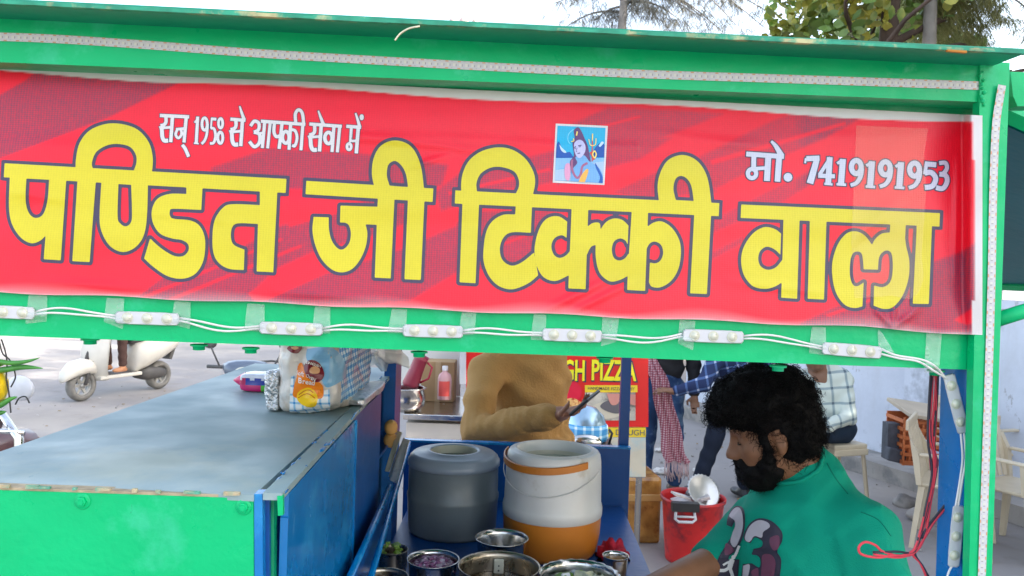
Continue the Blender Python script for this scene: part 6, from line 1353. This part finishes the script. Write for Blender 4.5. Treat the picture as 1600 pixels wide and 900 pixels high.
def hand(wr, fwd, nrm, side, curl=.5, s=1.0, thumb=.6):
    """palm and five fingers; nrm points out of the palm, side +1 puts the thumb along fwd x nrm"""
    wr = np.array(wr, float); f = nv(fwd); n = nv(np.array(nrm) - f * np.dot(nrm, f)); l = np.cross(f, n) * side; out = []
    out.append(cap(wr, wr + f * .035 * s, .024 * s, .026 * s)); palm = []
    for k, (off, L_, fr) in enumerate(((.030, .074, .0088), (.010, .083, .0090), (-.010, .077, .0086), (-.029, .060, .0076))):
        kn = wr + f * (.092 - .006 * abs(k - 1)) * s + l * off * s; out.append(cap(wr + f * .03 * s + l * off * .6 * s, kn, .0135 * s, .0115 * s))
        p = kn; d = f + l * off * .8; a = 0
        for j, q in enumerate((.45, .32, .23)):
            a += curl * (.75 + .15 * k * .3); dd = nv(nv(d) * math.cos(a) + n * math.sin(a)); p2 = p + dd * L_ * q * s; out.append(cap(p, p2, fr * (1 - .08 * j) * s, fr * (1 - .08 * (j + 1)) * s)); p = p2
    t0 = wr + f * .025 * s + l * .02 * s; t1 = t0 + nv(f * .6 + l * .9 + n * .35) * .048 * s; t2 = t1 + nv(f * .9 + l * .25 + n * thumb) * .032 * s; t3 = t2 + nv(f * .95 + n * (thumb + .2) - l * .1) * .026 * s
    out += [cap(t0, t1, .0145 * s, .0115 * s), cap(t1, t2, .0108 * s, .0098 * s), cap(t2, t3, .0098 * s, .0082 * s)]
    return out
def person(label, J, skin, top_m, leg_m, shoe_m, h=.013, fat=1.0, hands=None, headyaw=0., headpitch=.1, sleeve=1.0, fold=.004, hair=True, tw=.185, ak=.014, ar=1.0):
    """J: world joints. One continuous skin body; hair, top, trousers and shoes are children."""
    v = lambda k: np.array(J[k], float)
    Rh = headframe(headyaw, headpitch); e = empty('person', (float(v('hip')[0]), float(v('hip')[1]), 0), label, 'person')
    ac = nv(v('shL') - v('shR')); nb = v('neck'); chest = nb * .6 + v('hip') * .4
    pr = [xform(HEAD, Rh, v('head'), 1.0), cap(v('head') + Rh @ np.array([-.025, 0, -.06]), nb, .052, .058)]
    core = [cap(nb + (v('shL') - nb) * .3, v('shL'), .05, .045), cap(nb + (v('shR') - nb) * .3, v('shR'), .05, .045), cap(nb - np.array([0, 0, .06]), v('hip'), .10 * fat, .11 * fat)]
    limb = []
    for s in 'LR':
        limb += [cap(v('sh' + s), v('el' + s), .044, .036), cap(v('el' + s), v('wr' + s), .037, .025), cap(v('hip' + s), v('kn' + s), .07, .048), cap(v('kn' + s), v('an' + s), .048, .032)]
    hp = []
    for s in 'LR':
        hd_ = (hands or {}).get(s)
        if hd_ is None:
            f_ = nv(v('wr' + s) - v('el' + s)); n_ = np.cross(f_, ac) * (1 if s == 'L' else -1)
            n_ = np.array([0, 0, -1.]) if np.linalg.norm(n_) < .1 else n_; hp += hand(v('wr' + s), f_, n_, 1 if s == 'L' else -1, .35)
        else: hp += hand(v('wr' + s), hd_[0], hd_[1], *hd_[2:])
    big_ = union(pr + core + limb, .03); hs = union(hp, .006)
    def body(Q): return smin(big_(Q), hs(Q), .012)
    body.lo, body.hi = np.minimum(big_.lo, hs.lo), np.maximum(big_.hi, hs.hi)
    net_obj('body', body, h, skin, e, smooth=1)
    fr = nv(np.cross(ac, [0, 0, 1])) * -1
    Rt = np.array([fr, ac, [0, 0, 1]]).T
    def folds(Q, a): return a * (np.sin(Q[..., 2] * 55 + 3 * np.sin(Q[..., 0] * 17) + 2.2 * np.sin(Q[..., 1] * 13)) + .6 * np.sin(Q @ np.array([31., 23., 47.]) + 2 * np.sin(Q @ np.array([-13., 19., 9.]))))
    arms_ = []
    tp_ = [cap(nb + (v('shL') - nb) * .35 - [0, 0, .03], v('shL'), .06, .066), cap(nb + (v('shR') - nb) * .35 - [0, 0, .03], v('shR'), .06, .066), ell(chest, np.array([.125 * fat, tw, .24]), Rt), ell(v('hip') + [0, 0, .10], np.array([.135 * fat, .165 * fat ** .5, .18]), Rt), cap(nb - [0, 0, .02], chest, .065, .09)]
    for s in 'LR':
        if sleeve > 0:
            arms_.append(cap(v('sh' + s), v('el' + s), .066 * ar, .056 * ar))
            if sleeve > .5: arms_.append(cap(v('el' + s), v('el' + s) + (v('wr' + s) - v('el' + s)) * .93, .056 * ar, .042))
    tu0 = union(tp_, .035); au_ = union(arms_, .02)
    def tu(Q): return smin(tu0(Q), au_(Q), ak)
    tu.lo, tu.hi = np.minimum(tu0.lo, au_.lo), np.maximum(tu0.hi, au_.hi)
    def top(Q):
        d = tu(Q) + folds(Q, fold)
        for s in 'LR':                                   # ring creases gathered along the forearm and at the elbow
            a, b_ = v('el' + s), v('wr' + s); e_ = b_ - a; L2 = e_.dot(e_); t = (Q - a) @ e_ / L2; r_2 = np.linalg.norm(Q - a - t[..., None] * e_, axis=-1)
            d = d + np.where((t > -.3) & (t < 1), fold * .9 * np.sin(t * math.sqrt(L2) * 165 + 2.5 * np.sin(Q @ np.array([23., -17., 41.]))), 0) * np.clip(1.6 - r_2 / .05, 0, 1)
        return d
    top.lo, top.hi = tu.lo, tu.hi
    to = net_obj('top', top, h * .9, top_m, e, smooth=1)
    tr = [cap(v('hip') + [0, 0, .02], v('hip') - [0, 0, .05], .135 * fat, .12 * fat)]
    for s in 'LR': tr += [cap(v('hip' + s), v('kn' + s), .088, .066), cap(v('kn' + s), v('an' + s) + (v('kn' + s) - v('an' + s)) * .1, .066, .058)]
    ru = union(tr, .04)
    def leg(Q): return ru(Q) + folds(Q, .003)
    leg.lo, leg.hi = ru.lo, ru.hi
    net_obj('trousers', leg, h, leg_m, e, smooth=1)
    for s in 'LR':
        d = J.get('toe' + s); d = nv(np.array(d) - v('an' + s)) if d is not None else fr; d = nv([d[0], d[1], 0]); a = v('an' + s)
        su = union([cap(a + [0, 0, -.01], a + d * .03 + [0, 0, -.03], .042, .04), ell(a + d * .09 + [0, 0, -.045], (.085, .045, .032), np.array([d, np.cross([0, 0, 1], d), [0, 0, 1]]).T), ell(a - d * .02 + [0, 0, -.045], (.05, .042, .032), np.array([d, np.cross([0, 0, 1], d), [0, 0, 1]]).T)], .02); net_obj('shoe', su, .010, shoe_m, e)
    if hair:
        def hf(Q):
            d = union([ell((-.015, 0, .045), (.110, .088, .105)), ell((-.04, 0, .0), (.085, .084, .09))], .02)(Q)
            d = np.maximum(d, -ell((.10, 0, -.05), (.095, .11, .12))(Q)); return np.maximum(d, -.06 - Q[..., 2])
        hf.lo = np.array([-.14, -.1, -.08]); hf.hi = np.array([.12, .1, .16]); net_obj('hair', hf, .01, HAIR, e, xf=Matrix(np.block([[Rh, v('head')[:, None]], [np.zeros((1, 3)), np.ones((1, 1))]]).tolist()))
    return e, to
# --- the vendor
Dv = 1.86; SK1 = skinmat('brown_skin', (.24, .11, .055)); SHIRT = cloth('jade_cotton', (.0, .30, .19), bs=320)
hc = np.array(P(1205, 674, Dv)); Rh = headframe(math.radians(172), math.radians(17)); hs_ = .93
vd = empty('person', (hc[0], hc[1], 0), 'bearded vendor with curly black hair in a jade T-shirt looking down over the deck', 'person')
nbv = np.array(P(1264, 752, 1.86)); shL = np.array(P(1346, 838, 1.75)); shR = np.array(P(1186, 822, 2.0)); elL = np.array(P(1400, 1030, 1.68)); elR = np.array(P(1122, 872, 1.92)); wrR = np.array(P(955, 950, 1.68)); wrL = np.array(P(1290, 1090, 1.42))
ft = nv([-.72, -.69, 0]); lt = nv([.69, -.72, 0]); Rt = np.array([ft, lt, [0, 0, 1]]).T
hipv = nbv - ft * .16 - np.array([0, 0, .50])
hl, hr_ = hipv + lt * .10, hipv - lt * .10
pr = [xform(HEAD, Rh, hc, hs_), cap(hc + Rh @ np.array([-.035, 0, -.06]), nbv + [0, 0, .0], .055, .060), cap(nbv - [0, 0, .03], nbv + (shL - nbv) * .5 - [0, 0, .025], .05, .045), cap(nbv - [0, 0, .03], nbv + (shR - nbv) * .5 - [0, 0, .025], .05, .045)]
lb_ = [cap(shL, elL, .05, .043), cap(elL, wrL, .043, .028), cap(shR, elR, .046, .038), cap(elR, wrR, .038, .026), cap(nbv - [0, 0, .15] - ft * .02, hipv, .08, .10), cap(hl, [hl[0], hl[1], .45], .075, .05), cap([hl[0], hl[1], .45], [hl[0], hl[1], .09], .05, .035), cap(hr_, [hr_[0], hr_[1], .45], .075, .05), cap([hr_[0], hr_[1], .45], [hr_[0], hr_[1], .09], .05, .035)]
lowb = union(lb_, .03); hbv = union(hand(wrR, wrR - elR, [0, 0, -1], -1, .5) + hand(wrL, wrL - elL, [0, 0, -1], 1, .5), .006)
hdv = union(pr, .022)
def bodyv(Q): return smin(smin(hdv(Q), lowb(Q), .02), hbv(Q), .012)
# one continuous body: fine field for the head and neck joined to the rest at one resolution
bodyv.lo = np.minimum(np.minimum(hdv.lo, lowb.lo), hbv.lo); bodyv.hi = np.maximum(np.maximum(hdv.hi, lowb.hi), hbv.hi)
up_lo = np.array([bodyv.lo[0], bodyv.lo[1], .86]); net_obj('body', bodyv, .0064, SK1, vd, smooth=1, lo=np.array([bodyv.lo[0], bodyv.lo[1], .0]))
HX = Matrix(np.block([[Rh * hs_, hc[:, None]], [np.zeros((1, 3)), np.ones((1, 1))]]).tolist())
def wob3(Q, s, a): return a * (np.sin(Q[..., 0] * s + 2 * np.sin(Q[..., 1] * s * .7)) + np.sin(Q[..., 1] * s * 1.1 + 2 * np.sin(Q[..., 2] * s * .8)) + np.sin(Q[..., 2] * s * .9 + 2 * np.sin(Q[..., 0] * s * .75)))
def hairv(Q):
    d = union([ell((.005, 0, .085), (.122, .100, .082)), ell((-.026, 0, .03), (.101, .092, .103)), ell((.085, .0, .082), (.052, .08, .042)), ell((-.048, 0, -.03), (.062, .076, .07))], .03)(Q)
    d = np.maximum(d, -ell((.13, 0, -.045), (.105, .14, .105))(Q))
    for s in (1, -1): d = np.maximum(d, -ell((.005, s * .095, -.022), (.036, .05, .036))(Q)); d = smin(d, cap((.028, s * .072, .03), (.032, s * .070, -.05), .014, .010)(Q), .012)
    d = np.maximum(d, -.088 - Q[..., 2] - .25 * Q[..., 0]); return d + wob3(Q, 70, .0030) + wob3(Q, 140, .0012)
hairv.lo = np.array([-.17, -.13, -.11]); hairv.hi = np.array([.16, .13, .19]); ho = net_obj('hair', hairv, .0045, HAIR, vd, xf=HX, smooth=0)
def beardv(Q):
    d = union([ell((.048, 0, -.088), (.060, .056, .052)), ell((.028, .047, -.065), (.030, .020, .045)), ell((.028, -.047, -.065), (.030, .020, .045)), cap((.096, .006, -.053), (.072, .042, -.072), .0115, .012), cap((.096, -.006, -.053), (.072, -.042, -.072), .0115, .012), cap((.03, .066, -.03), (.035, .058, -.07), .010, .016), cap((.03, -.066, -.03), (.035, -.058, -.07), .010, .016)], .018)(Q)
    d = np.maximum(d, -ell((.105, 0, -.069), (.014, .016, .0042))(Q)); return d + wob3(Q, 110, .0014) + wob3(Q, 190, .0007)
beardv.lo = np.array([-.03, -.09, -.16]); beardv.hi = np.array([.13, .09, .0]); be = net_obj('beard', beardv, .004, HAIR, vd, xf=HX, smooth=0)
def strands(o, n, L_, r, seed, name, curl=1.0, grav=.3, zmin=None):
    rr = random.Random(seed); me = o.data; mb = MB(); pv = me.polygons; cc = np.mean([v.co for v in me.vertices], 0)
    for k in range(n):
        p = pv[rr.randrange(len(pv))]; c = p.center; nrm = p.normal if p.normal.dot(c - Vector(cc)) > 0 else -p.normal
        u = nrm.orthogonal().normalized(); v = nrm.cross(u); a0 = rr.uniform(0, 6.28); tw = rr.uniform(-1, 1) * 4.5 * curl; R = rr.uniform(.003, .008); l = L_ * rr.uniform(.5, 1.2); pts = []
        for s in np.linspace(0, 1, 7): pts.append(c - nrm * .004 + nrm * l * s * (1 - .35 * s) + (u * (math.cos(a0 + tw * s) - math.cos(a0)) + v * (math.sin(a0 + tw * s) - math.sin(a0))) * R * 1.3 + Vector((0, 0, -grav * l * s * s)))
        mb.tube(pts, [r * (1 - .7 * s) for s in np.linspace(0, 1, 7)], 3, caps=False)
    return mb.build(name, HAIR, o, fix=False)
x_ = strands(ho, 4600, .021, .0009, 1, 'curl', 1.5); x_['kind'] = 'stuff'
x_ = strands(ho, 700, .036, .0010, 5, 'loose_curl', 2.6, .15); x_['kind'] = 'stuff'
x_ = strands(be, 1300, .013, .0006, 2, 'beard_hair', .6); x_['kind'] = 'stuff'
# eyebrows and lashes
mb = MB()
for s in (1, -1):
    pts = [HX @ Vector(p) for p in ((.093, s * .010, .030), (.089, s * .026, .037), (.076, s * .046, .034), (.066, s * .056, .026))]; mb.tube(smooth_line(pts, 5), .0042, 6)
    pts = [HX @ Vector(p) for p in ((.0865, s * .020, -.004), (.0885, s * .032, -.007), (.083, s * .044, -.004))]; mb.tube(smooth_line(pts, 5), .0013, 5)
mb.build('eyebrows', HAIR, vd)
# T-shirt
fo = lambda Q, a: a * (np.sin(Q @ np.array([42., 10., 38.]) + 2.5 * np.sin(Q @ np.array([-14., 17., 11.]))) + .7 * np.sin(Q @ np.array([-25., 30., 52.]) + 2.2 * np.sin(Q @ np.array([19., 7., -13.]))))
cen = nbv + ft * .01 - np.array([0, 0, .20]); slL = shL + (elL - shL) * .62; slR = shR + (elR - shR) * 1.0
su = union([cap(nbv + (shL - nbv) * .30 - [0, 0, .02], shL, .066, .076), cap(nbv + (shR - nbv) * .30 - [0, 0, .02], shR, .066, .074), ell(cen, (.150, .180, .23), Rt), ell(nbv - ft * .03 - [0, 0, .40], (.185, .185, .22), Rt), cap(nbv + [0, 0, .014], cen, .074, .11), cap(shL, slL, .076, .076), cap(shR, slR, .070, .060)], .035)
neckcut = cap(nbv + ft * .006 + [0, 0, .012], nbv + nv(hc - nbv) * .1 + ft * .012, .064, .072)
def shirt(Q):
    g1 = 1 - np.abs(np.sin(Q @ np.array([16., 5., 21.]) + 1.6 * np.sin(Q @ np.array([-9., 12., 7.])))); g2 = 1 - np.abs(np.sin(Q @ np.array([-11., 15., 24.]) + 1.4 * np.sin(Q @ np.array([14., 6., -8.])) + 1))
    return su(Q) + fo(Q, .0024) - .0055 * g1 ** 3 - .0045 * g2 ** 3 + .002
shirt.lo, shirt.hi = su.lo, su.hi; sh_o = net_obj('t_shirt', shirt, .0075, SHIRT, vd, smooth=2)
q = MB(); cl = []
bsh = bvh_of(sh_o)
# collar rib, sleeve and shoulder seams
dn = nv(nbv + nv(hc - nbv) * .1 + ft * .01 - (nbv + ft * .006 + [0, 0, .012])); u = nv(np.cross(dn, [1, 0, 0])); v = np.cross(dn, u)
for k in range(49):
    a = 2 * math.pi * k / 48; dr = u * math.cos(a) + v * math.sin(a); best = None
    for t in np.linspace(.09, -.06, 50):
        c = nbv + ft * .006 + np.array([0, 0, .012]) + dn * t; rr_ = .0645 + .008 * t / .1; p = c + dr * rr_
        if float(su(p[None])[0]) < 0.0005: best = Vector(p); break
    if best: cl.append(best)
if len(cl) > 10: q.tube(cl, .0052, 8, caps=False); q.build('collar', SHIRT, vd)
DSEAM = cloth('dark_jade_thread', (.0, .17, .11))
for nm, pts in (('shoulder_seam', [(1292, 724), (1306, 748), (1325, 772)]), ('sleeve_seam', [(1345, 800), (1372, 812), (1392, 838)])):
    f_ = onto(bsh, .0004); pp = [f_(*p) for p in smooth_line(pts, 6)]; pp = [p for p in pp if p is not None]
    if len(pp) > 3: q = MB(); q.tube(pp, .0011, 5); q.build(nm, DSEAM, sh_o)
# printed numerals with camouflage filling, and a small white jumping figure
def sp(name, polys, col, k, step=1.0, iso=0, zoomed=True):
    r = Raster(1100, 770, 1260, 912, step)
    for p in polys: r.poly([(1000 + a[0] / 4, 675 + a[1] / 4) + tuple(a[2:]) for a in p])
    m_ = mat(name + '_ink', col, .6, var=.06, vscale=30, bump=.1, bscale=300) if isinstance(col, tuple) else col
    return r.mesh(name, m_, onto(bsh, k), iso, parent=sh_o, merge=1)
N2 = [(555, 535), (575, 490), (610, 468), (645, 485), (655, 560), (640, 660), (600, 740), (560, 770), (545, 800, 1), (620, 800, 1), (610, 905, 1), (480, 905, 1), (490, 800), (530, 730), (575, 660), (600, 590), (595, 550), (575, 590, 1), (548, 580, 1)]
N3 = [(655, 665), (680, 590), (740, 545), (820, 560), (880, 620), (885, 680), (855, 745), (880, 800), (870, 905, 1), (740, 905, 1), (640, 905, 1), (650, 830, 1), (700, 825, 1), (750, 850), (760, 800), (740, 770), (705, 762, 1), (715, 735, 1), (765, 720), (770, 680), (720, 655), (690, 690, 1)]
sp('numeral_print', [N2, N3], (.02, .022, .045), .0014, iso=1.1)
sp('numeral_fill', [N2, N3], (.035, .03, .05), .0019, iso=-.6)
sp('pale_patch', [[(560, 530), (590, 485), (620, 475), (640, 500), (650, 570), (635, 650), (600, 720), (570, 690), (585, 630), (600, 590), (596, 552)], [(660, 665), (690, 590), (745, 552), (800, 565), (815, 595), (775, 625), (765, 660), (720, 652), (688, 688)], [(650, 835, 1), (690, 830), (680, 905, 1), (645, 905, 1)]], (.55, .50, .52), .0024)
sp('plum_patch', [[(540, 700), (580, 720), (590, 745), (560, 765), (530, 765)], [(820, 660), (870, 650), (870, 720), (840, 740), (815, 700)], [(770, 770), (820, 765), (850, 810), (840, 900, 1), (760, 900, 1), (765, 830)], [(700, 870), (740, 850), (745, 900, 1), (705, 900, 1)]], (.17, .05, .09), .0024)
r = Raster(1100, 820, 1180, 912, .8)
def zz(p): return [(1000 + a / 4, 675 + b / 4) for a, b in p]
for p, wd in (([(625, 712), (600, 770), (575, 800)], 16), ([(580, 795), (562, 850)], 34), ([(562, 845), (530, 862), (492, 862)], 20), ([(565, 850), (580, 890), (585, 915)], 22), ([(575, 805), (545, 815), (520, 830)], 14)): r.stroke(zz(p), wd / 4)
r.ring(zz([(588, 782)])[0], 1.5, 1.5, 3.5); r.mesh('jumping_figure_print', WINK, onto(bsh, .0022), 0, parent=sh_o, merge=1)
tr = union([cap(hipv, hipv - [0, 0, .06], .16, .15), cap(hl, [hl[0], hl[1], .45], .10, .075), cap([hl[0], hl[1], .45], [hl[0], hl[1], .12], .075, .06), cap(hr_, [hr_[0], hr_[1], .45], .10, .075), cap([hr_[0], hr_[1], .45], [hr_[0], hr_[1], .12], .075, .06)], .04)
net_obj('trousers', tr, .016, cloth('charcoal_denim', (.03, .035, .05)), vd)
for p in (hl, hr_): net_obj('shoe', union([cap([p[0], p[1], .05], np.array([p[0], p[1], .045]) + ft * .16, .046, .042)], .01), .012, BLACK, vd)
# --- man with the phone behind the cart
Db = 2.78; SK2 = skinmat('deep_brown_skin', (.33, .155, .095)); TAN = cloth('tan_fleece', (.43, .245, .085), bs=140, bump=.3)
G = lambda x, y, D: np.array(P(x, y, D))
Jb = dict(head=G(835, 470, Db - .02), neck=G(832, 512, Db + .02), shL=G(760, 580, Db - .10), shR=G(862, 585, Db + .10), elL=G(744, 672, Db - .24), wrL=G(866, 649, Db - .42), elR=G(872, 690, Db + .06), wrR=G(850, 735, Db - .24), hip=G(822, 745, Db + .03))
hb = Jb['hip']; Jb.update(hipL=hb + [-.09, -.02, -.05], hipR=hb + [.09, .02, -.05], knL=np.array([hb[0] - .09, Db - .03, .50]), knR=np.array([hb[0] + .1, Db + .0, .50]), anL=np.array([hb[0] - .1, Db + .02, .09]), anR=np.array([hb[0] + .1, Db + .03, .09]))
phone_c = G(914, 629, 2.30); pu = nv(G(926, 618, 2.30) - G(902, 640, 2.33)); 
fL = nv(G(905, 640, 2.33) - Jb['wrL'])
eb, tb2 = person('man in a tan sweatshirt holding a phone behind the cart', Jb, SK2, TAN, cloth('dark_trousers', (.04, .045, .06)), BLACK, h=.0085, hands={'L': (fL, nv([.25, -.25, .9]), 1, .5, .84), 'R': (nv([-.6, -.7, .1]), nv([0, 0, 1]), -1, .5)}, headyaw=math.radians(-40), headpitch=.45, fold=.005, tw=.150, fat=.9, ak=.004, ar=.88)
hdm = union([cap(Jb['neck'] + [-.07, -.03, .0], Jb['neck'] + [.03, -.085, -.01], .035, .03), cap(Jb['neck'] + [.03, -.085, -.01], Jb['neck'] + [.09, -.01, .01], .03, .035), cap(Jb['neck'] + [-.07, -.03, .0], Jb['neck'] + [-.02, .08, .02], .035, .05), cap(Jb['neck'] + [.09, -.01, .01], Jb['neck'] + [-.02, .08, .02], .035, .05)], .03)
net_obj('hood', hdm, .009, TAN, eb)
q = MB(); cu0, cu1 = Vector(Jb['wrL']), Vector(Jb['elL']); dd_ = (cu1 - cu0).normalized(); q.tube([cu0 + dd_ * t for t in (.012, .02, .045, .06, .066)], [.036, .041, .042, .041, .036], 16); q.build('cuff', TAN, eb)
q = MB(); fx = nv([.32, .94, .05]); fy = np.array([.69, -.23, .69]); fy = nv(fy - fx * fy.dot(fx)); fz = -np.cross(fx, fy); fy = np.cross(fz, fx); Rp = Matrix(np.array([fx, fy, fz]).T.tolist())
pc = Vector(G(915, 630, 2.29)); pc = Vector(G(914, 629, 2.30)); ph_ = empty('phone', pc, 'black smartphone held up in the left hand of the tan sweatshirt man', 'phone')
q.box(pc, (.150, .072, .009), Rp, bev=.004); q.build('phone_body', BLACK, ph_); q = MB(); q.box(pc + Rp @ Vector((0, 0, .0048)), (.140, .066, .0006), Rp); q.build('screen', mat('dark_screen', (.012, .013, .016), .08), ph_)
# --- man in dark vest and jeans with a checked scarf
Ds = 6.3; SK3 = skinmat('tan_skin', (.24, .12, .07)); DENIM = cloth('blue_denim', (.025, .06, .15), var=.3, col2=(.10, .17, .28), c2amt=.4, c2scale=9)
def stand(cx, D, zs=1.42, w2=.19, lean=0, turn=0., legx=.1):
    X = P(cx, 560, D).x; a = np.array([math.cos(turn), math.sin(turn), 0]); nb_ = np.array([X + lean, D, zs]); hp_ = np.array([X, D, .92])
    return dict(head=nb_ + [0, -.03, .19], neck=nb_, shL=nb_ + a * w2 - [0, 0, .07], shR=nb_ - a * w2 - [0, 0, .07], hip=hp_, hipL=hp_ + a * .09 - [0, 0, .05], hipR=hp_ - a * .09 - [0, 0, .05], knL=np.array([X, D - .03, .50]) + a * legx, knR=np.array([X, D - .03, .50]) - a * legx, anL=np.array([X, D, .09]) + a * (legx + .02), anR=np.array([X, D, .09]) - a * (legx + .02),
                elL=nb_ + a * (w2 + .05) - [0, 0, .36], elR=nb_ - a * (w2 + .05) - [0, 0, .36], wrL=nb_ + a * (w2 + .05) - [0, .08, .6], wrR=nb_ - a * (w2 + .05) - [0, .08, .6])
Jv = stand(1036, Ds, legx=.105); VEST = cloth('black_quilted_vest', (.02, .02, .022), var=.2)
person('man in black vest and blue jeans with a pink checked scarf', Jv, SK3, VEST, DENIM, mat('brown_shoe', (.09, .05, .03), .5), headyaw=math.radians(-90), sleeve=1)
SCARF = checkmat('pink_check_scarf', S(150, 75, 90), S(175, 120, 130), S(215, 190, 195), 55, (0, 2), .4, rough=.9)
q = MB(); path = [(1003, 545, 6.12), (1018, 565, 6.06), (1030, 600, 6.02), (1042, 650, 6.02), (1052, 700, 6.03), (1058, 722, 6.04)]; pp = smooth_line([tuple(P(*p)) for p in path], 6); vs = []; n = 14
wds = np.interp(np.linspace(0, 1, len(pp)), [0, .3, 1], [.055, .06, .095])
for i, p in enumerate(pp):
    for k in range(n):
        t = -1 + 2 * k / (n - 1); vs.append((p[0] + t * wds[i] + .008 * math.sin(i * .7), p[1] + .018 * math.sin(t * 9 + i * .15) - .01, p[2] + .01 * math.sin(t * 4 + i * .3)))
fs = [(i * n + k, i * n + k + 1, (i + 1) * n + k + 1, (i + 1) * n + k) for i in range(len(pp) - 1) for k in range(n - 1)]
q.add(vs, fs, True); q.add([(a, b_ + .006, c_) for a, b_, c_ in vs], [f[::-1] for f in fs], True); sf = empty('scarf', P(1042, 640, 6.02), 'long pink checked scarf with tassels hanging down the jeans man', 'scarf'); q.build('scarf_cloth', SCARF, sf)
q = MB()
for k in range(26): x0 = pp[-1][0] - .09 + .18 * k / 25; q.tube([(x0, pp[-1][1], pp[-1][2] + .01), (x0 + random.uniform(-.01, .02), pp[-1][1] - .01, pp[-1][2] - .06), (x0 + random.uniform(-.01, .03), pp[-1][1], pp[-1][2] - random.uniform(.09, .16))], .004, 4)
o = q.build('tassels', mat('pale_tassel', S(190, 165, 165), .9), sf)
# --- man in navy check shirt reaching to the scarf
NAVY = checkmat('navy_check_cotton', S(28, 45, 85), S(70, 95, 140), S(170, 180, 205), 13, (0, 2), .2, rough=.85, rot=.25)
Jn = stand(1150, 6.25, zs=1.40, w2=.18, lean=-.0, turn=.1, legx=.09)
Jn['shR'] = G(1120, 560, 6.15); Jn['elR'] = G(1100, 600, 5.95); Jn['wrR'] = G(1054, 612, 5.92); Jn['anR'] = Jn['anR'] + [-.16, 0, 0]; Jn['knR'] = Jn['knR'] + [-.06, 0, 0]
person('man in a navy checked shirt reaching for the scarf', Jn, SK3, NAVY, cloth('navy_trousers', (.018, .025, .045)), BLACK, headyaw=math.radians(180), hands={'R': (nv([-.9, -.1, .15]), nv([0, .3, -1]), -1, .55)})
# --- seated man in a pale check shirt
PALE = checkmat('pale_check_cotton', S(205, 212, 200), S(150, 165, 165), S(90, 105, 115), 9, (0, 2), .16, rough=.85, rot=.12)
Dp = 5.95; st_ = G(1300, 692, Dp + .02); hz_ = float(sl_c.z) + .11
Jp = dict(hip=np.array([st_[0], Dp + .04, hz_]), neck=G(1282, 578, Dp + .02), head=G(1274, 552, Dp - .06), shL=G(1318, 592, Dp - .02), shR=G(1252, 590, Dp + .05), elL=G(1326, 652, Dp - .12), wrL=G(1288, 668, Dp - .32), elR=G(1250, 650, Dp - .05), wrR=G(1264, 672, Dp - .32))
hb = Jp['hip']; Jp.update(hipL=hb + [.08, -.04, -.02], hipR=hb + [-.09, -.04, -.02], knL=hb + [-.30, -.26, -.02], knR=hb + [-.40, -.16, -.02], anL=np.array([hb[0] - .34, hb[1] - .24, .09]), anR=np.array([hb[0] - .44, hb[1] - .14, .09]), toeL=np.array([hb[0] - .5, hb[1] - .38, .05]), toeR=np.array([hb[0] - .6, hb[1] - .26, .05]))
person('man in a pale checked shirt sitting on a cream stool by the wall', Jp, SK3, PALE, cloth('ink_trousers', (.02, .035, .06)), BLACK, headyaw=math.radians(-115), headpitch=.3)
# --- scooter rider
cdir = np.array([math.cos(hd), math.sin(hd), 0]); ldir = np.array([-cdir[1], cdir[0], 0]); so_ = np.array(sc1.location)
def sl2(x, y, zz): return so_ + (cdir * x + ldir * y + np.array([0, 0, zz])) * SCS
SCS = sc1.scale[0]
Jr = dict(hip=sl2(-.32, 0, .88), neck=sl2(-.18, 0, 1.38), head=sl2(-.14, 0, 1.57), shL=sl2(-.18, .19, 1.31), shR=sl2(-.18, -.19, 1.31), elL=sl2(.05, .26, 1.1), elR=sl2(.05, -.26, 1.1), wrL=sl2(.28, .31, 1.03), wrR=sl2(.28, -.31, 1.03), hipL=sl2(-.28, .1, .84), hipR=sl2(-.28, -.1, .84), knL=sl2(.14, .15, .80), knR=sl2(.14, -.15, .80), anL=sl2(.10, .13, .40), anR=sl2(.10, -.13, .40), toeL=sl2(.3, .13, .4), toeR=sl2(.3, -.13, .4))
person('scooter rider in brown trousers on the ivory white scooter', Jr, SK3, cloth('grey_jacket', (.12, .12, .13)), cloth('brown_trousers', (.10, .055, .045)), mat('tan_shoe', (.55, .25, .12), .6), h=.016, headyaw=hd)

# small stones and dry leaf scraps lying about the street
r = random.Random(77); mb = MB(); ml = [CONC, mat('dry_leaf', (.26, .17, .07), .8), PAPER]
for k in range(900):
    D = 4.2 + 8 * r.random() ** 1.3; x = r.uniform(-6.5, WL(D) - .5)
    if x < 1.0 and r.random() < .45: continue
    t_ = min(1, max(0, (-1.3 - x) / 2.0)); z0 = -.25 * t_ * t_ * (3 - 2 * t_); s_ = r.uniform(.006, .022); k_ = r.random()
    rot = Matrix.Rotation(r.uniform(0, 6), 3, 'Z') @ Matrix.Rotation(r.uniform(-.4, .4), 3, 'X')
    if k_ < .55: mb.box((x, D, z0 + s_ * .3 + .004), (s_, s_ * .8, s_ * .6), rot, 0)
    elif k_ < .92: mb.box((x, D, z0 + .012), (s_ * 2.2, s_ * 1.1, .002), rot, 1)
    else: mb.box((x, D, z0 + .012), (s_ * 2.5, s_ * 1.8, .002), rot, 2)
o = mb.build('gravel', ml, fix=False); tag(o, 'scattered grit and dry leaf scraps on the dusty ground', 'gravel', kind='stuff')
